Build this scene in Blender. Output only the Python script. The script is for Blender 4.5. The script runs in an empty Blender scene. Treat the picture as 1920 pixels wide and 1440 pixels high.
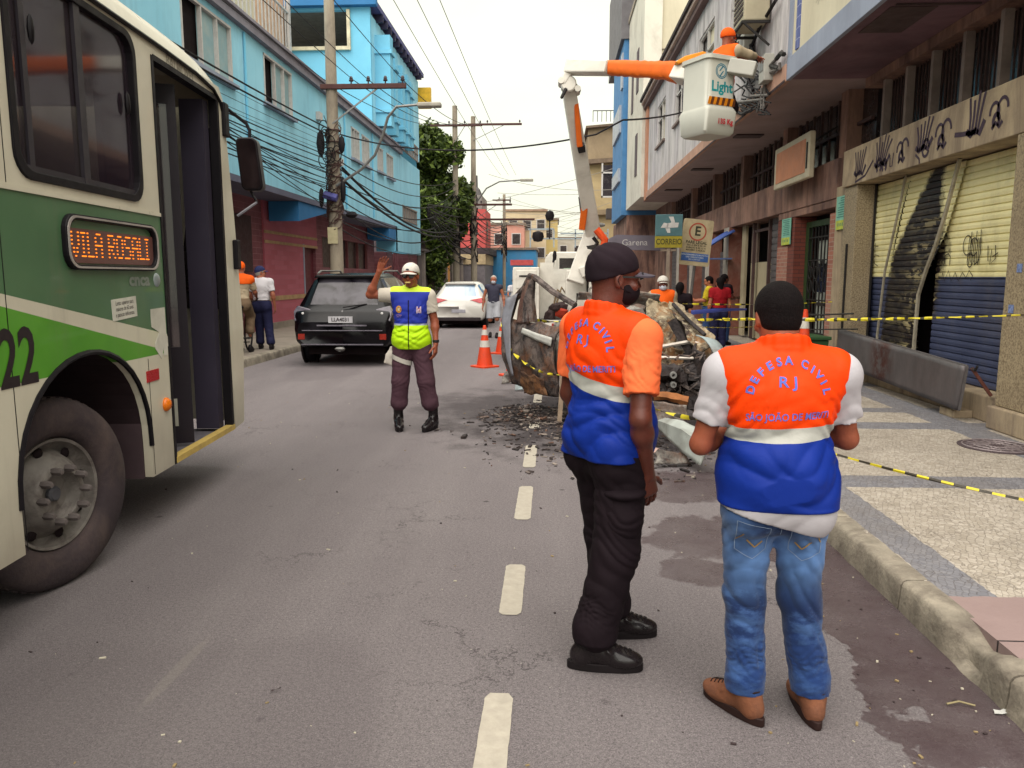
import bpy, bmesh, math, random
import numpy as np
from mathutils import Vector, Matrix, noise
from mathutils.bvhtree import BVHTree
R = math.radians
PI = math.pi
S = bpy.context.scene
COL = S.collection
random.seed(7)

# ---------------------------------------------------------------- camera
FPX = 1450.0
PITCH = math.atan(201 / FPX)
YAW = math.atan(78 / FPX * math.cos(PITCH))
CH = 1.62
cam = bpy.data.cameras.new('camera')
cam.sensor_width = 36
cam.lens = 36 * FPX / 1920
cam.clip_start = 0.05
cam.clip_end = 2000
co = bpy.data.objects.new('camera', cam)
COL.objects.link(co)
co.location = (0, 0, CH)
co.rotation_euler = (PI / 2 - PITCH, 0, YAW)
S.camera = co
S.render.resolution_x = 1024
S.render.resolution_y = 768
S.view_settings.view_transform = 'Standard'
S.view_settings.look = 'None'
S.view_settings.gamma = 1
S.view_settings.exposure = 1.92
S.render.engine = 'CYCLES'
S.cycles.max_bounces = 6
S.cycles.transparent_max_bounces = 12

# ---------------------------------------------------------------- overcast sky
SUN_EL, SUN_AZ = R(62), R(200)
W = bpy.data.worlds.new('World')
S.world = W
W.use_nodes = True
wn, wl = W.node_tree.nodes, W.node_tree.links
wn.clear()
wo = wn.new('ShaderNodeOutputWorld')
bg = wn.new('ShaderNodeBackground')
sky = wn.new('ShaderNodeTexSky')
sky.sky_type = 'NISHITA'
sky.sun_disc = False
sky.sun_elevation = SUN_EL
sky.sun_rotation = SUN_AZ
sky.air_density = 1.0
sky.dust_density = 4.0
mx = wn.new('ShaderNodeMix')
mx.data_type = 'RGBA'
mx.inputs[0].default_value = 0.93           # thick even cloud over the clear sky
mx.inputs[7].default_value = (2.06, 2.05, 1.64, 1)
wl.new(sky.outputs[0], mx.inputs[6])
cn = wn.new('ShaderNodeTexNoise'); cn.inputs['Scale'].default_value = 2.2; cn.inputs['Detail'].default_value = 5
tcw = wn.new('ShaderNodeTexCoord'); cm_ = wn.new('ShaderNodeMapping'); cm_.inputs['Scale'].default_value = (1, 1, 2.5)
cr = wn.new('ShaderNodeMapRange'); cr.inputs[1].default_value = .3; cr.inputs[2].default_value = .7; cr.inputs[3].default_value = .86; cr.inputs[4].default_value = 1.06
cx = wn.new('ShaderNodeVectorMath'); cx.operation = 'SCALE'
wl.new(tcw.outputs['Generated'], cm_.inputs[0]); wl.new(cm_.outputs[0], cn.inputs['Vector']); wl.new(cn.outputs[0], cr.inputs[0])
wl.new(mx.outputs[2], cx.inputs[0]); wl.new(cr.outputs[0], cx.inputs['Scale']); wl.new(cx.outputs[0], bg.inputs[0])
bg.inputs[1].default_value = 0.15
wl.new(bg.outputs[0], wo.inputs[0])
sl = bpy.data.lights.new('sun', 'SUN')
sl.energy = 1.5
sl.angle = R(95)
sl.color = (1, .95, .90)
so = bpy.data.objects.new('sun', sl)
COL.objects.link(so)
so.rotation_euler = (R(28), 0, R(-10))

# ---------------------------------------------------------------- pixel -> world measuring
_f = Vector((-math.sin(YAW) * math.cos(PITCH), math.cos(YAW) * math.cos(PITCH), -math.sin(PITCH)))
_r = Vector((math.cos(YAW), math.sin(YAW), 0))
_u = _r.cross(_f)
CAM = Vector((0, 0, CH))
def ray(px, py): return _f + _r * ((px - 960) / FPX) - _u * ((py - 720) / FPX)
def aY(px, py, Y): d = ray(px, py); return CAM + d * (Y / d.y)
def aX(px, py, X): d = ray(px, py); return CAM + d * (X / d.x)
def aZ(px, py, Z=0.0): d = ray(px, py); return CAM + d * ((Z - CH) / d.z)

# ---------------------------------------------------------------- materials
def lin(c):
    c = c.lstrip('#')
    v = [int(c[i:i + 2], 16) / 255 for i in (0, 2, 4)]
    return [x / 12.92 if x < .04045 else ((x + .055) / 1.055) ** 2.4 for x in v]
_M = {}
class NT:
    """small node helper"""
    def __init__(s, name):
        s.m = bpy.data.materials.new(name); s.m.use_nodes = True
        s.n = s.m.node_tree.nodes; s.l = s.m.node_tree.links
        s.b = s.n['Principled BSDF']
        s.tc = s.n.new('ShaderNodeTexCoord')
    def set(s, **k):
        for a, v in k.items():
            nm = {'col': 'Base Color', 'rough': 'Roughness', 'metal': 'Metallic', 'spec': 'Specular IOR Level', 'trans': 'Transmission Weight',
                  'alpha': 'Alpha', 'coat': 'Coat Weight', 'sheen': 'Sheen Weight', 'nor': 'Normal', 'ecol': 'Emission Color', 'estr': 'Emission Strength', 'ior': 'IOR'}[a]
            i = s.b.inputs[nm]
            if hasattr(v, 'links') or hasattr(v, 'is_output'): s.l.new(v, i)
            else: i.default_value = (list(v) + [1])[:4] if a in ('col', 'ecol') else v
        return s
    def noise(s, sc, det=4, rough=.6, vec=None, dist=0, out=0):
        n = s.n.new('ShaderNodeTexNoise'); n.inputs['Scale'].default_value = sc; n.inputs['Detail'].default_value = det
        n.inputs['Roughness'].default_value = rough; n.inputs['Distortion'].default_value = dist
        s.l.new(vec or s.tc.outputs['Object'], n.inputs['Vector']); return n.outputs[out]
    def mapping(s, scale=(1, 1, 1), rot=(0, 0, 0), loc=(0, 0, 0), src=None):
        n = s.n.new('ShaderNodeMapping'); n.inputs['Scale'].default_value = scale; n.inputs['Rotation'].default_value = rot; n.inputs['Location'].default_value = loc
        s.l.new(src or s.tc.outputs['Object'], n.inputs['Vector']); return n.outputs[0]
    def ramp(s, f, stops, interp='LINEAR'):
        n = s.n.new('ShaderNodeValToRGB'); e = n.color_ramp.elements; n.color_ramp.interpolation = interp
        while len(e) < len(stops): e.new(.5)
        for i, (p, c) in enumerate(stops):
            e[i].position = p; e[i].color = (list(c) + [1])[:4] if hasattr(c, '__len__') else (c, c, c, 1)
        s.l.new(f, n.inputs[0]); return n.outputs[0]
    def mix(s, f, a, b, mode='MIX'):
        n = s.n.new('ShaderNodeMix'); n.data_type = 'RGBA'; n.blend_type = mode
        for v, i in ((f, 0), (a, 6), (b, 7)):
            if hasattr(v, 'is_output'): s.l.new(v, n.inputs[i])
            elif i == 0: n.inputs[0].default_value = v
            else: n.inputs[i].default_value = (list(v) + [1])[:4]
        return n.outputs[2]
    def math(s, op, a, b=0.0, c=0.0):
        n = s.n.new('ShaderNodeMath'); n.operation = op
        for i, v in enumerate((a, b, c)):
            if hasattr(v, 'is_output'): s.l.new(v, n.inputs[i])
            else: n.inputs[i].default_value = v
        return n.outputs[0]
    def xyz(s, src=None):
        n = s.n.new('ShaderNodeSeparateXYZ'); s.l.new(src or s.tc.outputs['Object'], n.inputs[0]); return n.outputs
    def bump(s, h, st=.3, d=.01):
        n = s.n.new('ShaderNodeBump'); n.inputs['Strength'].default_value = st; n.inputs['Distance'].default_value = d
        s.l.new(h, n.inputs['Height']); s.l.new(n.outputs[0], s.b.inputs['Normal']); return s

def scol(c, k): return [min(1, x * k) for x in c]
def mat(name, c, rough=.6, var=.25, sc=4, bump=0, bsc=60, metal=0, spec=.3, coat=0, dirt=None, dirt_sc=1.5, dirt_amt=.5, bd=.01, sheen=0, streak=False):
    if name in _M: return _M[name]
    t = NT(name); c = lin(c) if isinstance(c, str) else c
    if sum(c) < .06: spec *= .5
    col = t.mix(t.ramp(t.noise(sc), [(.3, 0), (.7, 1)]), scol(c, 1 - var), scol(c, 1 + var * .7))
    if dirt:
        f = t.ramp(t.noise(dirt_sc, 8, .7, t.mapping((1, 1, .22)) if streak else None, dist=.6), [(.42 if streak else .45, 0), (.66 if streak else .75, dirt_amt)])
        col = t.mix(f, col, lin(dirt))
    t.set(col=col, rough=t.ramp(t.noise(sc * 2.3), [(.3, max(0, rough - .1)), (.7, min(1, rough + .1))]), metal=metal, spec=spec, coat=coat)
    if sheen: t.set(sheen=sheen)
    if bump: t.bump(t.noise(bsc, 6), bump, bd)
    _M[name] = t.m; return t.m

# ---------------------------------------------------------------- mesh building
def link(name, me, parent=None):
    o = bpy.data.objects.new(name, me); COL.objects.link(o)
    if parent: o.parent = parent
    return o
def tag(o, label=None, cat=None, group=None, kind=None):
    if label: o['label'] = label
    if cat: o['category'] = cat
    if group: o['group'] = group
    if kind: o['kind'] = kind
    return o
def empty(name, loc, rz=0, label=None, cat=None, group=None):
    o = bpy.data.objects.new(name, None); COL.objects.link(o); o.empty_display_size = .2
    o.location = loc; o.rotation_euler = (0, 0, rz)
    return tag(o, label, cat, group)
def kids(o): return [c for c in bpy.data.objects if c.parent == o]
def copy_tree(o, parent=None):
    c = o.copy(); COL.objects.link(c)
    if parent: c.parent = parent
    for ch in kids(o): copy_tree(ch, c)
    return c

class MB:
    def __init__(s): s.v = []; s.f = []; s.mi = []; s.k = 0
    def m(s, k): s.k = k; return s
    def add(s, vs, fs):
        b = len(s.v); s.v += [tuple(v) for v in vs]
        for f in fs: s.f.append(tuple(b + i for i in f)); s.mi.append(s.k)
        return s
    def box(s, c, d, rz=0, M=None):
        x, y, z = [a / 2 for a in d]
        vs = [Vector((i, j, k)) for i in (-x, x) for j in (-y, y) for k in (-z, z)]
        if rz: vs = [Matrix.Rotation(rz, 3, 'Z') @ v for v in vs]
        if M is not None: vs = [M @ v for v in vs]
        vs = [v + Vector(c) for v in vs]
        return s.add(vs, [(0, 1, 3, 2), (4, 6, 7, 5), (0, 4, 5, 1), (2, 3, 7, 6), (0, 2, 6, 4), (1, 5, 7, 3)])
    def bb(s, x0, x1, y0, y1, z0, z1): return s.box(((x0 + x1) / 2, (y0 + y1) / 2, (z0 + z1) / 2), (abs(x1 - x0), abs(y1 - y0), abs(z1 - z0)))
    def beam(s, a, b, w, h=None, up=(0, 0, 1)):
        a, b = Vector(a), Vector(b); h = h or w; d = (b - a).normalized(); u = Vector(up)
        if abs(d.dot(u)) > .98: u = Vector((0, 1, 0))
        x = d.cross(u).normalized(); z = x.cross(d)
        vs = []
        for p in (a, b):
            for i, j in ((-1, -1), (1, -1), (1, 1), (-1, 1)): vs.append(p + x * (i * w / 2) + z * (j * h / 2))
        return s.add(vs, [(3, 2, 1, 0), (4, 5, 6, 7), (0, 1, 5, 4), (1, 2, 6, 5), (2, 3, 7, 6), (3, 0, 4, 7)])
    def tube(s, pts, r, n=8, cap=True):
        pts = [Vector(p) for p in pts]; rs = r if hasattr(r, '__len__') else [r] * len(pts)
        vs = []; px = None
        for i, p in enumerate(pts):
            d = (pts[min(i + 1, len(pts) - 1)] - pts[max(i - 1, 0)]).normalized()
            if px is None:
                px = d.cross(Vector((0, 0, 1)))
                if px.length < .05: px = d.cross(Vector((0, 1, 0)))
            x = (px - d * px.dot(d)).normalized(); px = x; y = d.cross(x)
            for k in range(n):
                a = 2 * PI * k / n; vs.append(p + (x * math.cos(a) + y * math.sin(a)) * rs[i])
        fs = [(i * n + k, i * n + (k + 1) % n, (i + 1) * n + (k + 1) % n, (i + 1) * n + k) for i in range(len(pts) - 1) for k in range(n)]
        if cap: fs += [tuple(range(n))[::-1], tuple((len(pts) - 1) * n + k for k in range(n))]
        return s.add(vs, fs)
    def lathe(s, prof, c=(0, 0, 0), axis='Z', n=24, cap=True):
        vs = []
        for r, h in prof:
            for k in range(n):
                a = 2 * PI * k / n; p = (r * math.cos(a), r * math.sin(a), h)
                if axis == 'X': p = (h, p[0], p[1])
                if axis == 'Y': p = (p[0], h, p[1])
                vs.append(Vector(p) + Vector(c))
        fs = [(i * n + k, i * n + (k + 1) % n, (i + 1) * n + (k + 1) % n, (i + 1) * n + k) for i in range(len(prof) - 1) for k in range(n)]
        if cap: fs += [tuple(range(n))[::-1], tuple((len(prof) - 1) * n + k for k in range(n))]
        return s.add(vs, fs)
    def prism(s, out, fn, t):
        """outline (u,v) list; fn(u,v,w)->xyz; thickness w 0..t"""
        n = len(out); vs = [fn(u, v, 0) for u, v in out] + [fn(u, v, t) for u, v in out]
        return s.add(vs, [tuple(range(n))[::-1], tuple(range(n, 2 * n))] + [(i, (i + 1) % n, n + (i + 1) % n, n + i) for i in range(n)])
    def grid(s, fn, nu, nv, closed=False):
        vs = [fn(i / nu, j / nv) for j in range(nv + 1) for i in range(nu + 1)]; w = nu + 1
        return s.add(vs, [(j * w + i, j * w + i + 1, (j + 1) * w + i + 1, (j + 1) * w + i) for j in range(nv) for i in range(nu)])
    def ribbon(s, pts, w, ups):
        vs = []
        for p, u in zip(pts, ups): vs += [Vector(p) - Vector(u) * w / 2, Vector(p) + Vector(u) * w / 2]
        return s.add(vs, [(2 * i, 2 * i + 1, 2 * i + 3, 2 * i + 2) for i in range(len(pts) - 1)])
    def blob(s, c, r, n=8, jit=.15, seed=0):
        rr = random.Random(seed); vs = [Vector(c) + Vector((0, 0, -r[2]))]
        for j in range(1, n // 2):
            ph = -PI / 2 + PI * j / (n // 2)
            for k in range(n):
                a = 2 * PI * k / n; q = 1 + rr.uniform(-jit, jit)
                vs.append(Vector(c) + Vector((r[0] * math.cos(ph) * math.cos(a) * q, r[1] * math.cos(ph) * math.sin(a) * q, r[2] * math.sin(ph) * q)))
        vs.append(Vector(c) + Vector((0, 0, r[2]))); m = n // 2 - 1; fs = []
        for k in range(n):
            fs.append((0, 1 + (k + 1) % n, 1 + k)); fs.append((len(vs) - 1, 1 + (m - 1) * n + k, 1 + (m - 1) * n + (k + 1) % n))
            for j in range(m - 1): fs.append((1 + j * n + k, 1 + j * n + (k + 1) % n, 1 + (j + 1) * n + (k + 1) % n, 1 + (j + 1) * n + k))
        return s.add(vs, fs)
    def build(s, name, mats, parent=None, smooth=False, bev=0, ang=40, label=None, cat=None, group=None, kind=None):
        me = bpy.data.meshes.new(name); me.from_pydata(s.v, [], s.f)
        mats = mats if isinstance(mats, (list, tuple)) else [mats]
        for q in mats: me.materials.append(q)
        if len(mats) > 1: me.polygons.foreach_set('material_index', s.mi)
        me.update()
        if smooth:
            me.polygons.foreach_set('use_smooth', [True] * len(me.polygons))
            try: me.set_sharp_from_angle(angle=R(ang))
            except Exception: pass
        o = link(name, me, parent)
        if bev:
            b = o.modifiers.new('b', 'BEVEL'); b.width = bev; b.segments = 2; b.limit_method = 'ANGLE'; b.angle_limit = R(35); b.harden_normals = False
        return tag(o, label, cat, group, kind)

def rrect(u0, u1, v0, v1, r, n=5):
    o = []
    for cx, cy, a0 in ((u1 - r, v1 - r, 0), (u0 + r, v1 - r, 90), (u0 + r, v0 + r, 180), (u1 - r, v0 + r, 270)):
        for i in range(n + 1):
            a = R(a0 + 90 * i / n); o.append((cx + r * math.cos(a), cy + r * math.sin(a)))
    return o
def frame_ring(mb, outer, inner, fn, t):
    n = len(outer)
    vs = [fn(u, v, 0) for u, v in outer] + [fn(u, v, 0) for u, v in inner] + [fn(u, v, t) for u, v in outer] + [fn(u, v, t) for u, v in inner]
    fs = []
    for i in range(n):
        j = (i + 1) % n
        fs += [(2 * n + i, 2 * n + j, 3 * n + j, 3 * n + i), (i, j, 2 * n + j, 2 * n + i), (n + j, n + i, 3 * n + i, 3 * n + j), (j, i, n + i, n + j)]
    return mb.add(vs, fs)

_TC = {}
def text2d(s, size=1, bold=0.0, align='CENTER'):
    key = (s, size, bold, align)
    if key in _TC: return _TC[key]
    cu = bpy.data.curves.new('t', 'FONT'); cu.body = s; cu.size = size; cu.align_x = align; cu.align_y = 'CENTER'; cu.resolution_u = 3; cu.offset = bold
    ob = bpy.data.objects.new('t', cu); COL.objects.link(ob)
    me = bpy.data.meshes.new_from_object(ob)
    vs = [tuple(v.co[:2]) for v in me.vertices]; fs = [tuple(p.vertices) for p in me.polygons]
    bpy.data.objects.remove(ob); bpy.data.meshes.remove(me); bpy.data.curves.remove(cu)
    _TC[key] = (vs, fs); return _TC[key]
def put_text(mb, s, size, fn, bold=0.0, align='CENTER', sx=1):
    vs, fs = text2d(s, size, bold, align)
    return mb.add([fn(u * sx, v) for u, v in vs], fs)
def stroke(mb, pts, w, fn):
    """flat brush stroke in (u,v) space"""
    P = [Vector(p) for p in pts]; vs = []
    for i, p in enumerate(P):
        d = (P[min(i + 1, len(P) - 1)] - P[max(i - 1, 0)]); d = d.normalized() if d.length > 0 else Vector((1, 0)); n = Vector((-d.y, d.x)) * w / 2
        vs += [fn(*(p - n)), fn(*(p + n))]
    return mb.add(vs, [(2 * i, 2 * i + 1, 2 * i + 3, 2 * i + 2) for i in range(len(P) - 1)])
def catenary(a, b, sag, n=16):
    a, b = Vector(a), Vector(b)
    return [a.lerp(b, i / n) - Vector((0, 0, sag * 4 * (i / n) * (1 - i / n))) for i in range(n + 1)]
# ---------------------------------------------------------------- implicit surfaces for bodies and cloth
class SD:
    def __init__(s, lo, hi, h):
        s.h = h; s.lo = np.array(lo, float); n = np.ceil((np.array(hi) - s.lo) / h).astype(int) + 1
        s.ax = [(s.lo[i] + h * np.arange(n[i])).astype(np.float32) for i in range(3)]; s.D = np.full(n, .12, np.float32)
    def reg(s, lo, hi):
        sl = []
        for i in range(3):
            a = int(max(0, math.floor((lo[i] - s.lo[i]) / s.h))); b = int(min(len(s.ax[i]), math.ceil((hi[i] - s.lo[i]) / s.h) + 1))
            sl.append(slice(a, max(a, b)))
        X = s.ax[0][sl[0]][:, None, None]; Y = s.ax[1][sl[1]][None, :, None]; Z = s.ax[2][sl[2]][None, None, :]
        return tuple(sl), X, Y, Z
    def put(s, sl, d, k, sub=False, clip=None, P=None):
        if clip is not None:
            for c, n in clip:
                n = Vector(n).normalized(); pl = (P[0] - c[0]) * n[0] + (P[1] - c[1]) * n[1] + (P[2] - c[2]) * n[2]; d = np.maximum(d, pl)
        a = s.D[sl]
        if sub:
            d = -d; hh = np.maximum(k - np.abs(a - d), 0) / k; s.D[sl] = np.maximum(a, d) + hh * hh * k / 4
        else:
            hh = np.maximum(k - np.abs(a - d), 0) / k; s.D[sl] = np.minimum(a, d) - hh * hh * k / 4
    def cap(s, a, b, ra, rb=None, k=.03, sub=False, clip=None, sq=None):
        rb = ra if rb is None else rb; m = max(ra, rb) + .05 + k
        a = np.array(a, float); b = np.array(b, float)
        sl, X, Y, Z = s.reg(np.minimum(a, b) - m, np.maximum(a, b) + m)
        ba = b - a; L = max(1e-9, float(ba @ ba)); px, py, pz = X - a[0], Y - a[1], Z - a[2]
        t = np.clip((px * ba[0] + py * ba[1] + pz * ba[2]) / L, 0, 1)
        d = np.sqrt((px - ba[0] * t) ** 2 + (py - ba[1] * t) ** 2 + (pz - ba[2] * t) ** 2) - (ra + (rb - ra) * t)
        s.put(sl, d, k, sub, clip, (X, Y, Z)); return s
    def ell(s, c, r, k=.03, rot=None, sub=False, clip=None):
        c = np.array(c, float); m = max(r) + .05 + k
        sl, X, Y, Z = s.reg(c - m, c + m); x, y, z = X - c[0], Y - c[1], Z - c[2]
        if rot is not None:
            q = rot.transposed(); x, y, z = [q[i][0] * x + q[i][1] * y + q[i][2] * z for i in range(3)]
        k0 = np.sqrt((x / r[0]) ** 2 + (y / r[1]) ** 2 + (z / r[2]) ** 2); k1 = np.sqrt((x / r[0] ** 2) ** 2 + (y / r[1] ** 2) ** 2 + (z / r[2] ** 2) ** 2) + 1e-6
        s.put(sl, k0 * (k0 - 1) / k1, k, sub, clip, (X, Y, Z)); return s
    def plane(s, c, n):
        n = Vector(n).normalized(); X, Y, Z = s.ax[0][:, None, None], s.ax[1][None, :, None], s.ax[2][None, None, :]
        s.D = np.maximum(s.D, (X - c[0]) * n[0] + (Y - c[1]) * n[1] + (Z - c[2]) * n[2]).astype(np.float32); return s
    def wrinkle(s, c, rad, dr, f, A, seed=0, warp=1.2):
        rr = random.Random(seed); m = rad * 1.8
        sl, X, Y, Z = s.reg([c[i] - m for i in range(3)], [c[i] + m for i in range(3)])
        g = np.exp(-((X - c[0]) ** 2 + (Y - c[1]) ** 2 + (Z - c[2]) ** 2) / rad ** 2 * 1.6)
        d = Vector(dr).normalized(); p1, p2 = rr.random() * 6, rr.random() * 6
        w = warp * np.sin(X * f * .55 + p1 + 1.3 * np.sin(Z * f * .3)) + warp * np.sin(Y * f * .45 + Z * f * .35 + p2)
        q = np.sin((X * d[0] + Y * d[1] + Z * d[2]) * f + w)
        s.D[sl] = s.D[sl] + (A * (1 - np.abs(q) * 2) * g).astype(np.float32); return s
    def mesh(s):
        D = s.D; D[0], D[-1], D[:, 0], D[:, -1], D[:, :, 0], D[:, :, -1] = .1, .1, .1, .1, .1, .1
        n = np.array(D.shape) - 1; ins = D < 0
        acc = np.zeros(tuple(n) + (3,), np.float32); cnt = np.zeros(tuple(n), np.float32)
        cross = []
        for ax in range(3):
            A = [slice(None)] * 3; B = [slice(None)] * 3; A[ax] = slice(0, -1); B[ax] = slice(1, None); A, B = tuple(A), tuple(B)
            ch = ins[A] != ins[B]; t = np.zeros(ch.shape, np.float32); a = D[A][ch]; t[ch] = a / (a - D[B][ch]); cross.append((ch, ins[A]))
            o = [i for i in range(3) if i != ax]
            for i in (0, 1):
                for j in (0, 1):
                    q = [slice(None)] * 3; q[o[0]] = slice(i, i + n[o[0]]); q[o[1]] = slice(j, j + n[o[1]]); q = tuple(q)
                    c = ch[q]; cnt += c; acc[..., ax] += t[q] * c; acc[..., o[0]] += i * c; acc[..., o[1]] += j * c
        act = cnt > 0; idx = np.full(tuple(n), -1, np.int64); idx[act] = np.arange(act.sum())
        I = np.argwhere(act).astype(np.float32); V = (I + acc[act] / cnt[act][:, None]) * s.h + s.lo
        F = []
        for ax in range(3):
            ch, sg = cross[ax]; o = [(ax + 1) % 3, (ax + 2) % 3]; P = np.argwhere(ch)
            ok = (P[:, o[0]] > 0) & (P[:, o[1]] > 0) & (P[:, o[0]] < n[o[0]]) & (P[:, o[1]] < n[o[1]]); P = P[ok]
            if not len(P): continue
            def g(i, j): Q = P.copy(); Q[:, o[0]] -= i; Q[:, o[1]] -= j; return idx[Q[:, 0], Q[:, 1], Q[:, 2]]
            q = np.stack([g(1, 1), g(0, 1), g(0, 0), g(1, 0)], 1); sgn = sg[P[:, 0], P[:, 1], P[:, 2]]
            q[~sgn] = q[~sgn][:, ::-1]; F.append(q)
        return V, np.concatenate(F)
    def build(s, name, m, parent=None, fn=None, **kw):
        V, F = s.mesh(); me = bpy.data.meshes.new(name)
        me.vertices.add(len(V)); me.vertices.foreach_set('co', V.astype(np.float32).ravel())
        me.loops.add(F.size); me.loops.foreach_set('vertex_index', F.astype(np.int32).ravel())
        me.polygons.add(len(F)); me.polygons.foreach_set('loop_start', np.arange(0, F.size, 4, dtype=np.int32)); me.polygons.foreach_set('loop_total', np.full(len(F), 4, np.int32))
        me.update(calc_edges=True); me.validate()
        me.polygons.foreach_set('use_smooth', [True] * len(me.polygons))
        ms = m if isinstance(m, (list, tuple)) else [m]
        for q in ms: me.materials.append(q)
        if fn is not None:
            Cc = V[F].mean(1); me.polygons.foreach_set('material_index', [int(i) for i in fn(Cc)])
        return tag(link(name, me, parent), **kw)

def skin_mat(name, c, gloss=.5):
    if name in _M: return _M[name]
    t = NT(name); c = lin(c)
    t.set(col=t.mix(t.ramp(t.noise(14, 5), [(.35, 0), (.7, 1)]), scol(c, .82), scol(c, 1.15)), rough=gloss, spec=.32)
    t.b.inputs['Subsurface Weight'].default_value = .08; t.b.inputs['Subsurface Radius'].default_value = (.02, .008, .004); t.b.inputs['Subsurface Scale'].default_value = .3
    t.bump(t.math('ADD', t.noise(160, 3), t.math('MULTIPLY', t.noise(26, 4), 1.5)), .35, .003); _M[name] = t.m; return t.m
def cloth(name, c, rough=.85, amp=.35, sc=9, var=.16, weave=500, dirt=None):
    if name in _M: return _M[name]
    t = NT(name); c = lin(c) if isinstance(c, str) else c
    col = t.mix(t.ramp(t.noise(5, 4), [(.3, 0), (.7, 1)]), scol(c, 1 - var), scol(c, 1 + var * .5))
    if dirt: col = t.mix(t.ramp(t.noise(3, 6, .7), [(.45, 0), (.8, .5)]), col, lin(dirt))
    t.set(col=col, rough=rough, spec=.10, sheen=.0)
    h = t.math('ADD', t.math('MULTIPLY', t.noise(sc, 5, .6, dist=1.1), 1.0), t.math('MULTIPLY', t.noise(weave, 2), .06))
    t.bump(h, amp * .45, .015); _M[name] = t.m; return t.m
def bands(name, stops, rough=.7, amp=.35, axis=2, slope=(0, 0), sc=8, extra=None):
    """cloth whose colour changes at heights: stops [(z, hex)...] from the bottom up (hard edges)"""
    if name in _M: return _M[name]
    t = NT(name); x = t.xyz(); z = x[axis]
    if slope[0]: z = t.math('ADD', z, t.math('MULTIPLY', x[0], slope[0]))
    if slope[1]: z = t.math('ADD', z, t.math('MULTIPLY', x[1], slope[1]))
    col = lin(stops[0][1])
    for h, c in stops[1:]: col = t.mix(t.math('GREATER_THAN', z, h), col, lin(c))
    col = t.mix(1, col, t.ramp(t.noise(5), [(.3, .84), (.7, 1.0)]), 'MULTIPLY')
    t.set(col=col, rough=rough, spec=.12)
    t.bump(t.math('ADD', t.noise(sc, 5, .6, dist=1.3), t.math('MULTIPLY', t.noise(420, 2), .05)), amp * .5, .015)
    _M[name] = t.m; return t.m

def V3(*a): return Vector(a)
def hand(sd, wr, d, pn, side, curl=(.25, .3, .35, .4), thumb=.6, s=1.0, spread=.12, curl0=.15):
    """wr wrist; d finger direction; pn palm normal (out of the palm); side: vector towards the thumb"""
    d = Vector(d).normalized(); pn = Vector(pn); pn = (pn - d * pn.dot(d)).normalized(); sd_ = d.cross(pn); sd_ = sd_ if sd_.dot(Vector(side)) > 0 else -sd_
    for o, r in ((-.03, .013), (-.01, .0145), (.01, .0145), (.028, .014)):
        sd.cap(wr + sd_ * o * .5 * s, wr + d * .085 * s + sd_ * o * s, r * s * 1.1, r * s, k=.012)
    L = ((.034, .022, .018), (.042, .027, .02), (.046, .03, .021), (.04, .026, .02))
    offs = (-.032, -.011, .01, .031)
    for i in range(4):
        p = wr + d * (.082 + .004 * (i in (1, 2))) * s + sd_ * offs[i] * s; dd = (d + sd_ * (offs[i] * spread * 18)).normalized(); a = curl0; r = .0088 * s
        for j in range(3):
            a += curl[3 - i] * (1 if j else .5); q = dd * math.cos(a) + pn * math.sin(a); e = p + q * L[i][j] * s; sd.cap(p, e, r, r * .92, k=.005); p = e; r *= .93
    p = wr + d * .025 * s + sd_ * .026 * s + pn * .004; dd = (d * .62 + sd_ * .75 + pn * thumb * .35).normalized(); r = .0115 * s
    for j, l in enumerate((.042, .032, .026)):
        e = p + dd * l * s; sd.cap(p, e, r, r * .9, k=.008); p = e; dd = (dd + d * .28 + pn * .2 * thumb).normalized(); r *= .9

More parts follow.
